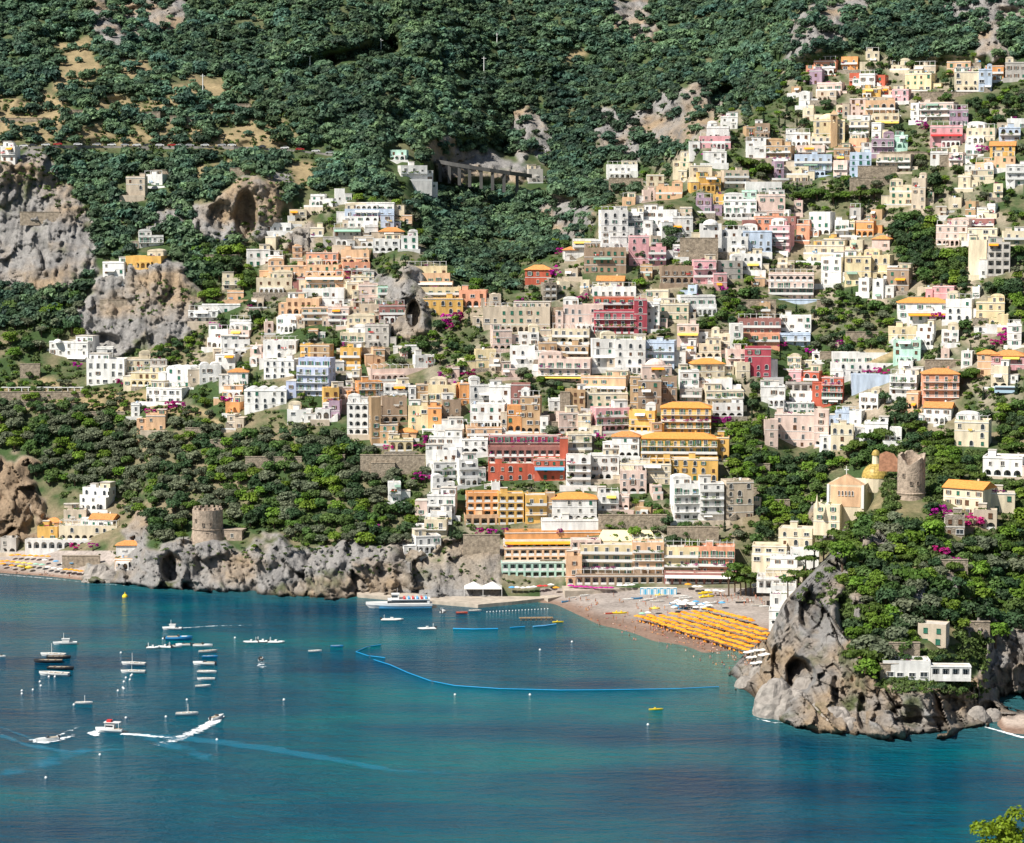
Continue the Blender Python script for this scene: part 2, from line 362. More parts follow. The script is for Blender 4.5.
caves = caves + seg(250, 84, 330, 62, 7, 20) + seg(330, 62, 392, 46, 7, 22) + seg(392, 46, 372, 0, 11, 20) + seg(392, 46, 445, 70, 6, 8) + seg(560, 75, 620, 60, 7, 7) + seg(690, 60, 740, 90, 8, 8)
shade_bulge = 16*np.clip(1.2 - ((PX-418)/20)**2 - ((PY-152)/34)**2, 0, 1)  # swelling of the slope added to throw shade on the viaduct
DG = DG - relief + rough + caves - shade_bulge
def Dmain(px, py):
    i = np.clip((700 - np.asarray(py, float)) / 1.25, 0, len(YS) - 1.001); j = np.clip((np.asarray(px, float) + 200) / 1.5, 0, len(XS) - 1.001)
    i0 = i.astype(int); j0 = j.astype(int); a = i - i0; b = j - j0
    return (DG[i0, j0]*(1-a)*(1-b) + DG[i0+1, j0]*a*(1-b) + DG[i0, j0+1]*(1-a)*b + DG[i0+1, j0+1]*a*b)
def look(arr, px, py):
    i = int(min(max((700 - py) / 1.25, 0), len(YS) - 1)); j = int(min(max((px + 200) / 1.5, 0), len(XS) - 1)); return arr[i, j]
X, Y, Z = at(PX, PY, DG)
below = Z < -6
Z = np.where(below, -6, Z)

def ground_colour(px, py, x, y, z, rock, clr):
    """albedo: soil, scrub, dry grass, sand"""
    sh = px.shape
    n1 = fbm(x/22, y/22, z/22, 4, 90); n2 = fbm(x/5, y/5, z/5, 3, 91)
    soil = np.array([.23, .19, .12]); grn = np.array([.05, .085, .03]); dry = np.array([.34, .265, .15]); och = np.array([.42, .26, .13])
    t = (np.clip(.30 + 1.4*n1 + .9*n2, 0, 1) * np.where(py < 200, .45, 1))[..., None]
    c = soil*t + grn*(1-t)
    k = np.clip(clr*1.0 + n2*.5*clr, 0, 1)[..., None]; c = c*(1-k) + (dry*(.9 + .25*n2[..., None]))*k
    rk = np.clip(rock*1.6, 0, 1)[..., None]
    g = np.array([.37, .355, .34]); o2 = np.array([.44, .33, .22]); dk = np.array([.15, .148, .15])
    f = np.clip(.16 + 1.9*fbm(x/26 + 4, y/20, z/11, 4, 95), 0, 1)[..., None]
    d = np.clip(-.05 + 2.0*fbm(x/4, y/9, z/26, 4, 96), 0, 1)[..., None]
    rc = (g*(1-f) + o2*f)*(1-.65*d) + dk*.65*d
    moss = np.clip(fbm(x/11, y/11, z/9, 4, 97)*3 - .9, 0, 1)[..., None]; rc = rc*(1-moss) + np.array([.13, .15, .07])*moss
    c = c*(1-rk) + rc*rk
    wet = (np.clip((1.6 - z)/1.2, 0, 1) * (rock > .2))[..., None]; c = c*(1 - .72*wet)
    return c
GC = ground_colour(PX, PY, X, Y, Z, ROCK, CLR)
och = np.clip(((PX < 45) & (PY > 440)) * (ROCK*1.5), 0, 1)[..., None]; GC = GC*(1-och) + np.array([.42, .31, .21])*(.8 + .4*fbm(X/6, Z/5, 0, 3, 3)[..., None])*och
sand = (((PY > 588) & (PX > 540)) | ((PY > 551) & (PX < 132)))[..., None] * np.clip(1 - ROCK*2, 0, 1)[..., None]
dryness = np.clip((Z - .35)/1.0, 0, 1)[..., None]
sc = (np.array([.25, .17, .13])*(1-dryness) + np.array([.385, .335, .30])*dryness) * (.92 + .25*fbm(X/8, Y/8, 0, 3, 8)[..., None])
GC = GC*(1 - .12*np.clip(ROCK*2, 0, 1)[..., None]); GC = GC*(1-sand) + sc*sand
town = inpoly(PX, PY, [(190,300),(340,195),(410,200),(470,285),(600,205),(700,100),(800,55),(1024,55),(1024,440),(820,430),(760,420),(740,540),(740,590),(400,590),(430,440),(330,410),(180,410)]) 
tt = (town * np.clip(.1 + 1.2*fbm(X/7, Z/7, 2, 3, 44), 0, 1))[..., None] * (1-sand); GC = GC*(1-tt) + np.array([.38, .32, .25])*tt

def ground_material(name):
    m = bpy.data.materials.new(name); nt, N, L, b = nodes_of(m)
    a = N.new('ShaderNodeAttribute'); a.attribute_name = 'cover'
    r = N.new('ShaderNodeAttribute'); r.attribute_name = 'rock'
    g = N.new('ShaderNodeNewGeometry')
    n = N.new('ShaderNodeTexNoise'); n.inputs['Scale'].default_value = .8; n.inputs['Detail'].default_value = 8; n.inputs['Roughness'].default_value = .7
    L.new(g.outputs['Position'], n.inputs['Vector'])
    mr = N.new('ShaderNodeMapRange'); mr.inputs['From Min'].default_value = .3; mr.inputs['From Max'].default_value = .7; mr.inputs['To Min'].default_value = .65; mr.inputs['To Max'].default_value = 1.3
    L.new(n.outputs['Fac'], mr.inputs['Value'])
    mx = N.new('ShaderNodeMix'); mx.data_type = 'RGBA'; mx.blend_type = 'MULTIPLY'; mx.inputs['Factor'].default_value = 1
    L.new(a.outputs['Color'], mx.inputs['A']); L.new(mr.outputs[0], mx.inputs['B']); L.new(mx.outputs['Result'], b.inputs['Base Color'])
    mp = N.new('ShaderNodeMapping'); mp.inputs['Scale'].default_value = (1, 1, .55); mp.inputs['Rotation'].default_value = (0, .5, 0)
    L.new(g.outputs['Position'], mp.inputs['Vector'])
    v = N.new('ShaderNodeTexNoise'); v.inputs['Scale'].default_value = .6; v.inputs['Detail'].default_value = 9; v.inputs['Roughness'].default_value = .72
    L.new(mp.outputs[0], v.inputs['Vector'])
    bp = N.new('ShaderNodeBump'); bp.inputs['Distance'].default_value = 1.5
    s = N.new('ShaderNodeMath'); s.operation = 'MULTIPLY_ADD'; s.inputs[1].default_value = .9; s.inputs[2].default_value = .08
    L.new(r.outputs['Fac'], s.inputs[0]); L.new(s.outputs[0], bp.inputs['Strength'])
    L.new(v.outputs['Fac'], bp.inputs['Height']); L.new(bp.outputs[0], b.inputs['Normal'])
    b.inputs['Roughness'].default_value = .95; b.inputs['Specular IOR Level'].default_value = .15
    return m
GM = ground_material('hillside_ground')
V = np.stack([X, Y, Z], -1).reshape(-1, 3)
me = raw_mesh('hillside', V, grid_faces(*PX.shape)[:, ::-1], [GM], smooth=False)
set_attr(me, 'cover', np.clip(GC, .01, 1).reshape(-1, 3)); set_attr(me, 'rock', ROCK.reshape(-1))
tag(link('hillside', me), None, None, None, 'structure')

# headland on the right, nearer than the town; seven keys up its face, crest last, then down behind
HK = {
 728: [(705, 742), Zk(690, 0), (686, 745), (682, 748), (679, 750), (677, 752), (675, 754), (674, 756)],
 745: [(715, 736), Zk(689, 0), (682, 738), (674, 744), (668, 748), (662, 752), (657, 755), (653, 758)],
 770: [(730, 698), Zk(712, 0), (702, 706), (690, 716), (672, 726), (656, 732), (644, 736), (634, 740)],
 785: [(740, 690), Zk(720, 0), (706, 696), (690, 707), (665, 722), (640, 730), (615, 738), (600, 745)],
 800: [(745, 690), Zk(723, 0), (705, 693), (680, 704), (650, 718), (620, 730), (600, 740), (585, 748)],
 830: [(750, 680), Zk(730, 0), (705, 686), (680, 694), (650, 705), (600, 727), (570, 742), (553, 756)],
 850: [(750, 676), Zk(733, 0), (705, 684), (680, 692), (640, 706), (600, 722), (550, 750), (527, 776)],
 870: [(755, 674), Zk(734, 0), (710, 679), (686, 687), (640, 702), (590, 724), (540, 758), (508, 790)],
 890: [(755, 673), Zk(735, 0), (710, 677), (686, 684), (640, 702), (580, 730), (515, 770), (470, 822)],
 930: [(755, 675), Zk(733, 0), (710, 679), (686, 685), (640, 704), (570, 736), (500, 784), (446, 865)],
 970: [(750, 686), Zk(727, 0), (710, 689), (686, 694), (640, 714), (570, 745), (500, 789), (436, 875)],
 990: [(740, 700), Zk(721, 0), (713, 704), (692, 712), (642, 722), (570, 750), (500, 790), (433, 878)],
 1005: [Zk(745, -1), Zk(732, 0), Zk(715, 2.2), (704, 716), (640, 727), (570, 752), (500, 790), (430, 880)],
 1130: [Zk(760, -1), Zk(742, 0), Zk(716, 3), (704, 716), (640, 727), (570, 752), (500, 790), (425, 885)],
}
hx = sorted(HK); HX = np.arange(728, 1262, 1.1)
Kp = np.array([np.interp(HX, hx, [HK[c][k][0] for c in hx]) for k in range(8)]); Kd = np.array([np.interp(HX, hx, [HK[c][k][1] for c in hx]) for k in range(8)])
Kp = smooth(Kp, 4, 1); Kd = smooth(Kd, 4, 1)
seg = [12, 34, 36, 46, 46, 46, 46]; P_, D_, S_ = [], [], []
for k, n in enumerate(seg):
    for i in range(n + (k == 6)):
        t = i / n; P_.append(Kp[k]*(1-t) + Kp[k+1]*t); D_.append(Kd[k]*(1-t) + Kd[k+1]*t)
HP = np.array(P_); HD = np.array(D_); HXX = np.broadcast_to(HX, HP.shape)
HD = smooth(HD, 4, 0)
HROCKS = [[(720,720),(728,690),(760,650),(780,590),(800,575),(818,552),(842,548),(846,575),(838,610),(850,640),(862,668),(880,684),(905,690),(960,688),(985,672),(988,635),(1010,625),(1060,640),(1270,650),(1270,716),(1002,716),(990,722),(985,770),(720,770)],
          [(850,598),(860,590),(866,610),(856,620)], [(905,600),(918,578),(930,575),(928,592),(914,612)], [(935,575),(955,568),(965,585),(945,590)], [(960,630),(985,612),(1000,620),(985,642)], [(860,538),(880,530),(890,545),(868,552)]]
HR = np.zeros(HP.shape)
jx = fbm(HXX/10, HP/10, 0, 3, 150) * 7; jy = fbm(HXX/10, HP/10, 9, 3, 160) * 7
for p in HROCKS: HR = np.maximum(HR, inpoly(HXX + jx, HP + jy, p).astype(float))
HR = np.where(HXX < 765, 1.0, HR); HR = smooth(smooth(HR, 3, 0), 3, 1)
x3, y3, z3 = at(HXX, HP, HD)
crestfade = np.clip((np.arange(len(HP))[::-1] / 12.0), 0, 1)[:, None]
HREL = HR * (1.1*crag(x3*1.05, HD, z3*1.05, 7) + 1.2*vnoise(x3/20, z3/20, 0, 9)) + 1.0*fbm(x3/8, z3/8, HD/8, 3, 61)*(1-HR)
# sea cave and overhang
def hollow(cx, cy, rx, ry, deep): 
    jj = 1 + .35*fbm(HXX/9, HP/9, cx, 3, 19); return deep * np.clip(2.0*(1.1*jj - ((HXX-cx)/rx)**2 - ((HP-cy)/ry)**2), 0, 1)
hole = hollow(800, 674, 15, 18, 16) + hollow(776, 668, 5, 22, 5) + hollow(862, 712, 5, 18, 5) + hollow(905, 714, 20, 10, 5) + hollow(835, 690, 4, 14, 3) + hollow(950, 704, 14, 8, 3) + hollow(790, 606, 5, 18, 4) + hollow(925, 722, 34, 6, 3) + hollow(988, 712, 12, 12, 6) + hollow(1030, 700, 26, 10, 10) + hollow(815, 612, 15, 26, 8)
flat_b = (HXX > 992) & (HP > 714)
HREL = np.where(flat_b, 0, HREL*crestfade)
HD2 = HD - HREL + hole
hX, hY, hZ = at(HXX, HP, HD2)
hZ = np.maximum(hZ, -6)
rows = [np.stack([hX, hY, hZ], -1)]
for dy, dz in ((6, -2), (20, -9), (45, -22), (70, -50)):
    r = rows[0][-1].copy(); r[:, 1] += dy; r[:, 2] += dz; rows.append(r[None])
VH = np.concatenate(rows, 0)
GH = ground_colour(HXX, HP, hX, hY, hZ, HR, np.clip(fbm(hX/14, hZ/14, 0, 3, 201), 0, 1))
sb = flat_b[..., None]; dr = np.clip((hZ-.4)/.8, 0, 1)[..., None]
GH = GH*(1-sb) + (np.array([.24,.16,.12])*(1-dr) + np.array([.46,.38,.32])*dr)*sb
GH = GH*(1 - .16*np.clip(HR*2, 0, 1)[..., None])
GH = np.concatenate([GH] + [GH[-1:]]*4, 0); HRR = np.concatenate([HR] + [HR[-1:]]*4, 0)
me = raw_mesh('headland', VH.reshape(-1, 3), grid_faces(*VH.shape[:2])[:, ::-1], [GM])
set_attr(me, 'cover', np.clip(GH, .01, 1).reshape(-1, 3)); set_attr(me, 'rock', HRR.reshape(-1))
tag(link('headland', me), None, None, None, 'structure')
def Dhead(px, py):
    j = int(round(min(max((px - 728) / 1.1, 0), len(HX) - 1)))
    return float(np.interp(py, HP[::-1, j], HD2[::-1, j]))
def head_top(px):
    if px < 730: return 900
    j = int(round(min(max((px - 728) / 1.1, 0), len(HX) - 1))); return HP[-1, j]
def ground(px, py):
    """(distance, on headland?) of the visible ground at a pixel direction"""
    if px > 732 and py > head_top(px) + 1: return Dhead(px, py), True
    return float(Dmain(px, py)), False
def gpt(px, py): return Vector(at(px, py, ground(px, py)[0]))
def rockiness(px, py):
    if px > 732 and py > head_top(px) + 1:
        j = int(round(min(max((px - 728) / 1.1, 0), len(HX) - 1))); i = int(np.argmin(abs(HP[:, j] - py))); return HR[i, j]
    return look(ROCK, px, py)

# ------------------------------------------------------------------ water
gx = np.linspace(-900, 900, 240); gy = np.concatenate([np.linspace(-300, 500, 20), np.linspace(505, 1010, 250)])
WX, WY = np.meshgrid(gx, gy)
# shallowness from the real shoreline
wpx = CX + F*WX/np.maximum(WY, 50); 
def shore(px):
    ks = [(-90,572),(0,573),(80,580),(135,583),(205,588),(300,595),(408,598),(500,601),(555,604),(600,626),(650,642),(700,660),(760,682),(785,720),(830,730),(890,735),(970,727),(1005,732),(1130,742)]
    return np.interp(px, [k[0] for k in ks], [Dz(k[1], 0) for k in ks])
dist = shore(wpx) - WY
bay = np.clip(1 - np.abs(wpx - 670)/130, 0, 1)
shal = np.clip(1 - dist/(25 + 75*bay), 0, 1) * (.35 + .65*np.clip(bay*2, 0, 1))
WXr = WX
me = raw_mesh('sea_water', np.stack([WX, WY, 0*WX], -1).reshape(-1, 3), grid_faces(*WX.shape), [], smooth=True)
set_attr(me, 'shallow', shal.reshape(-1))
m = bpy.data.materials.new('sea_water'); nt, N, L, b = nodes_of(m)
g = N.new('ShaderNodeNewGeometry')
def noise(scale, sx, sy, detail=4, rough=.55, rot=0):
    mp = N.new('ShaderNodeMapping'); mp.inputs['Scale'].default_value = (sx, sy, 1); mp.inputs['Rotation'].default_value = (0, 0, rot)
    n = N.new('ShaderNodeTexNoise'); n.inputs['Scale'].default_value = scale; n.inputs['Detail'].default_value = detail; n.inputs['Roughness'].default_value = rough
    L.new(g.outputs['Position'], mp.inputs['Vector']); L.new(mp.outputs[0], n.inputs['Vector']); return n.outputs['Fac']
def ramp(src, stops):
    r = N.new('ShaderNodeValToRGB'); e = r.color_ramp.elements
    e[0].position, e[0].color = stops[0][0], (*stops[0][1], 1); e[1].position, e[1].color = stops[-1][0], (*stops[-1][1], 1)
    for p, c in stops[1:-1]: k = e.new(p); k.color = (*c, 1)
    L.new(src, r.inputs['Fac']); return r.outputs['Color']
deep = ramp(noise(.012, .6, 1.6, 5, .6, .1), [(.36, (.0001, .044, .092)), (.5, (.0001, .080, .128)), (.64, (.0002, .125, .148))])
at_ = N.new('ShaderNodeAttribute'); at_.attribute_name = 'shallow'
mx = N.new('ShaderNodeMix'); mx.data_type = 'RGBA'; L.new(at_.outputs['Fac'], mx.inputs['Factor']); L.new(deep, mx.inputs['A']); mx.inputs['B'].default_value = (.085, .20, .17, 1)
L.new(mx.outputs['Result'], b.inputs['Base Color'])
b.inputs['Roughness'].default_value = .12; b.inputs['IOR'].default_value = 1.33; b.inputs['Specular IOR Level'].default_value = .11
ad = N.new('ShaderNodeMath'); ad.operation = 'MULTIPLY_ADD'; ad.inputs[1].default_value = 3.0
L.new(noise(.32, .45, 1.3, 4, .6, .12), ad.inputs[0]); L.new(noise(1.5, .6, 1.2, 3), ad.inputs[2]); ad2 = N.new('ShaderNodeMath'); ad2.operation = 'MULTIPLY_ADD'; ad2.inputs[1].default_value = 3.2; L.new(noise(.11, .4, 1.6, 3, .6, .08), ad2.inputs[0]); L.new(ad.outputs[0], ad2.inputs[2]); ad = ad2
bp = N.new('ShaderNodeBump'); bp.inputs['Strength'].default_value = 1.0; bp.inputs['Distance'].default_value = .8
L.new(ad.outputs[0], bp.inputs['Height']); L.new(bp.outputs[0], b.inputs['Normal'])
me.materials.append(m)
tag(link('sea_water', me), None, None, None, 'structure')

# ------------------------------------------------------------------ sun and sky
SUN = Vector((-.72, -.50, 1.0)).normalized()
el = math.asin(SUN.z); az = math.atan2(SUN.x, SUN.y)
w = bpy.data.worlds.new('World'); scene.world = w; w.use_nodes = True
nt = w.node_tree; sky = nt.nodes.new('ShaderNodeTexSky'); sky.sky_type = 'NISHITA'; sky.sun_disc = False
sky.sun_elevation = el; sky.sun_rotation = az
nt.links.new(sky.outputs[0], nt.nodes['Background'].inputs['Color']); nt.nodes['Background'].inputs['Strength'].default_value = .052
sd = bpy.data.lights.new('sun', 'SUN'); sd.energy = 4.9; sd.angle = R(.5); sd.color = (1, .95, .87)
so = bpy.data.objects.new('sun', sd); col.objects.link(so); so.rotation_euler = SUN.to_track_quat('Z', 'Y').to_euler(); so.location = (-200, 0, 400)
scene.view_settings.view_transform = 'Standard'; scene.view_settings.look = 'None'; scene.view_settings.exposure = .42; scene.view_settings.gamma = 1
# ------------------------------------------------------------------ foliage
def leaf_material(name, c, rnd=.25, hue=.03, trans=.35):
    m = bpy.data.materials.new(name); nt, N, L, b = nodes_of(m)
    a = N.new('ShaderNodeAttribute'); a.attribute_name = 'tint'
    oi = N.new('ShaderNodeObjectInfo')
    h = N.new('ShaderNodeHueSaturation'); h.inputs['Color'].default_value = (*c, 1)
    v = N.new('ShaderNodeMath'); v.operation = 'MULTIPLY_ADD'; v.inputs[1].default_value = rnd*2; v.inputs[2].default_value = 1 - rnd
    L.new(oi.outputs['Random'], v.inputs[0])
    v2 = N.new('ShaderNodeMath'); v2.operation = 'MULTIPLY'; L.new(v.outputs[0], v2.inputs[0]); L.new(a.outputs['Fac'], v2.inputs[1])
    L.new(v2.outputs[0], h.inputs['Value'])
    hm = N.new('ShaderNodeMath'); hm.operation = 'MULTIPLY_ADD'; hm.inputs[1].default_value = -hue; hm.inputs[2].default_value = .5 + hue/2
    fr = N.new('ShaderNodeMath'); fr.operation = 'FRACT'; ml = N.new('ShaderNodeMath'); ml.operation = 'MULTIPLY'; ml.inputs[1].default_value = 7.3
    L.new(oi.outputs['Random'], ml.inputs[0]); L.new(ml.outputs[0], fr.inputs[0]); L.new(fr.outputs[0], hm.inputs[0]); L.new(hm.outputs[0], h.inputs['Hue'])
    L.new(h.outputs['Color'], b.inputs['Base Color']); b.inputs['Roughness'].default_value = .6; b.inputs['Specular IOR Level'].default_value = .25
    t = N.new('ShaderNodeBsdfTranslucent'); L.new(h.outputs['Color'], t.inputs['Color'])
    ms = N.new('ShaderNodeMixShader'); ms.inputs[0].default_value = trans
    L.new(b.outputs[0], ms.inputs[1]); L.new(t.outputs[0], ms.inputs[2]); L.new(ms.outputs[0], N['Material Output'].inputs['Surface'])
    return m
LEAF = {
 'olive': leaf_material('olive_leaves', (.17, .20, .12)), 'dark': leaf_material('evergreen_leaves', (.062, .115, .048)),
 'bright': leaf_material('fresh_leaves', (.17, .28, .035)), 'pine': leaf_material('pine_needles', (.10, .17, .028)),
 'broad': leaf_material('broad_leaves', (.11, .19, .05)), 'cypress': leaf_material('cypress_needles', (.025, .055, .022), .15), 'bougain': leaf_material('magenta_bracts', (.50, .02, .28), .3, .06),
 'palm': leaf_material('palm_fronds', (.06, .12, .03)), 'front': leaf_material('yellow_green_leaves', (.20, .27, .015), .1)}  # front: the foreground tree's own yellow-green leaf colour
def leaves(centres, radii, n, size, flat=1.0, seed=0, up=.35, quad=True, jit=.42):
    """n leaf clumps spread through the shells of the given lobes (numpy): verts, faces, tint"""
    r = np.random.default_rng(seed)
    C = np.asarray(centres, float); A = np.asarray(radii, float)
    wgt = A.prod(1)**.66; k = r.choice(len(C), n, p=wgt/wgt.sum())
    d = r.normal(size=(n, 3)); d /= np.linalg.norm(d, axis=1)[:, None]; d[:, 2] = np.where(d[:, 2] < -.35, -d[:, 2]*.6, d[:, 2])
    rad = r.uniform(.72, 1.06, n)[:, None]
    p = C[k] + d*A[k]*rad
    nrm = d + r.normal(size=(n, 3))*jit + np.array([0, 0, up]); nrm /= np.linalg.norm(nrm, axis=1)[:, None]
    t = np.cross(nrm, r.normal(size=(n, 3))); t /= np.linalg.norm(t, axis=1)[:, None]; b = np.cross(nrm, t)
    s = (size*r.uniform(.6, 1.35, n))[:, None]
    if quad: V = np.stack([p - t*s - b*s*.5, p + t*s*.3 - b*s*.8, p + t*s + b*s*.45, p - t*s*.4 + b*s*.75], 1)
    else: V = np.stack([p - t*s - b*s*.7, p + t*s - b*s*.5, p + b*s], 1)
    kk = V.shape[1]
    tint = np.repeat(r.uniform(.65, 1.35, n) , kk)
    return V.reshape(-1, 3), np.arange(n*kk).reshape(n, kk), tint
def lobes(kind, r, rs):
    """crown lobes for a crown of radius ~1, centre height 0"""
    if kind == 'pine':   # flat umbrella
        c = [(rs.uniform(-.65, .65), rs.uniform(-.65, .65), rs.uniform(-.08, .16)) for _ in range(9)]; a = [(.42, .42, .20)]*9
    elif kind == 'cypress':
        c = [(0, 0, z) for z in (-1.6, -.9, -.2, .5, 1.15)]; a = [(.34, .34, .6), (.40, .40, .6), (.38, .38, .6), (.3, .3, .55), (.17, .17, .6)]
    elif kind == 'bush':
        c = [(rs.uniform(-.6, .6), rs.uniform(-.5, .5), rs.uniform(-.15, .2)) for _ in range(5)]; a = [(rs.uniform(.3, .55),)*2 + (.4,) for _ in range(5)]
    elif kind == 'creeper':
        c = [(rs.uniform(-.9, .9), rs.uniform(-.15, .15), rs.uniform(-.45, .4)) for _ in range(7)]; a = [(rs.uniform(.2, .42), .2, rs.uniform(.16, .34)) for _ in range(7)]
    else:
        c = [(0, 0, 0)]; a = [(.66, .66, .6)]
        for _ in range(8):
            q = rs.uniform(0, 6.28); e = rs.uniform(-.35, .9); c.append((.58*math.cos(q)*math.cos(e), .58*math.sin(q)*math.cos(e), .5*math.sin(e))); a.append((rs.uniform(.24, .42),)*2 + (rs.uniform(.22, .36),))
    return c, a
def crown_mesh(name, kind, leaf, n, size, seed, core=True):
    rs = random.Random(seed); c, a = lobes(kind, 1, rs)
    v, f, t = leaves(c, a, n, size, seed=seed)
    me = raw_mesh(name, v, f, [leaf]); set_attr(me, 'tint', t); return me
def trunk_mesh(name, h, r, lean=0, limbs=3, spread=.5, seed=0):
    rs = random.Random(seed); b = MB()
    top = Vector((lean, 0, h))
    b.tube([(0, 0, -1.0), (lean*.2, 0, h*.35), (lean*.6, 0, h*.7), top], [r*1.25, r, r*.8, r*.5], BARK, 6)
    for i in range(limbs):
        q = rs.uniform(0, 6.28); s = Vector((lean*.6, 0, h*rs.uniform(.55, .8)))
        b.tube([s, s + Vector((math.cos(q)*spread*.5, math.sin(q)*spread*.5, h*.16)), s + Vector((math.cos(q)*spread, math.sin(q)*spread, h*.28))], [r*.5, r*.35, r*.15], BARK, 4)
    return b.mesh(name)
KINDS = {  # noun, leaf, leaves, leaf size, crown radius factor xy,z , trunk height factor, category, variants
 'olive_tree':   ('std', 'olive', 620, .105, 1.0, .85, .75, 'tree'),
 'evergreen_tree': ('std', 'dark', 620, .105, 1.0, 1.0, .85, 'tree'),
 'broadleaf_tree': ('std', 'broad', 620, .11, 1.0, .95, .85, 'tree'),
 'leafy_tree':  ('std', 'bright', 600, .10, 1.0, .9, .75, 'tree'),
 'umbrella_pine': ('pine', 'pine', 700, .095, 1.0, 1.15, 1.55, 'tree'),
 'cypress':  ('cypress', 'cypress', 600, .10, 1.0, 1.0, 1.9, 'tree'),
 'garden_bush':  ('bush', 'bright', 300, .12, 1.0, .8, .25, 'bush'),
 'dark_bush':  ('bush', 'dark', 300, .12, 1.0, .8, .25, 'bush'),
 'bougainvillea': ('creeper', 'bougain', 300, .10, 1.0, 1.0, .4, 'flowering plant')}
PROTO = {}
for kn, (shape, lf, n, sz, fx, fz, th, cat) in KINDS.items():
    PROTO[kn] = [(crown_mesh(kn + '_crown', shape, LEAF[lf], n, sz, 100*len(PROTO) + i), trunk_mesh(kn + '_trunk', th - (.2 if shape == 'pine' else 0), .07 if 'bush' not in shape else .05, random.Random(i).uniform(-.2, .2), 4, .4, i)) for i in range(4)]
LOOK = {'broadleaf_tree': 'mid-green', 'olive_tree': 'grey-green', 'evergreen_tree': 'dark green', 'leafy_tree': 'fresh green', 'umbrella_pine': 'flat-topped', 'cypress': 'slim dark', 'garden_bush': 'rounded', 'dark_bush': 'rounded', 'bougainvillea': 'magenta'}
NOUN = {'broadleaf_tree': 'broadleaf tree', 'garden_bush': 'green bush', 'dark_bush': 'dark bush', 'cypress': 'cypress', 'bougainvillea': 'bougainvillea', 'umbrella_pine': 'umbrella pine', 'olive_tree': 'olive tree', 'evergreen_tree': 'evergreen tree', 'leafy_tree': 'leafy tree'}
TREECOUNT = {}
def tree(kind, px, py, rad, look=None, D=None, zs=1.0):
    """a tree whose crown of radius RAD metres is centred at image point px, py"""
    d = D if D else ground(px, min(py + 4, 700))[0] - .3*rad
    TREECOUNT[kind] = TREECOUNT.get(kind, 0) + 1
    shape, _, _, _, fx, fz, th, cat = KINDS[kind]
    c = Vector(at(px, py, d)); q = random.uniform(0, 6.28); s = rad*random.uniform(.92, 1.08)
    cm, tm = PROTO[kind][random.randrange(4)]
    off = {'pine': 1.15, 'cypress': 2.1, 'bush': .25, 'creeper': .4, 'std': .75}[shape]
    root = link(kind, None, None, c - Vector((0, 0, off*s*zs)), q if shape != 'creeper' else random.uniform(-.3, .3))
    t = link('trunk', tm, root, (0, 0, 0), 0, (s, s, s))
    cr = link('crown', cm, root, (0, 0, off*s*zs), 0, (s*fx, s*fx, s*fz*zs))
    mpp = d / F; sizew = 'small ' if rad < 2.0 else ('tall ' if rad > 4.2 else '')
    later(root, px, py, NOUN[kind], look or (sizew + LOOK[kind]), cat, {'olive_tree': 'olive trees on the slope', 'cypress': 'cypresses among the houses', 'umbrella_pine': 'umbrella pines', 'bougainvillea': 'bougainvilleas on walls and terraces'}.get(kind, 'trees and shrubs on the hillside'))
    return root

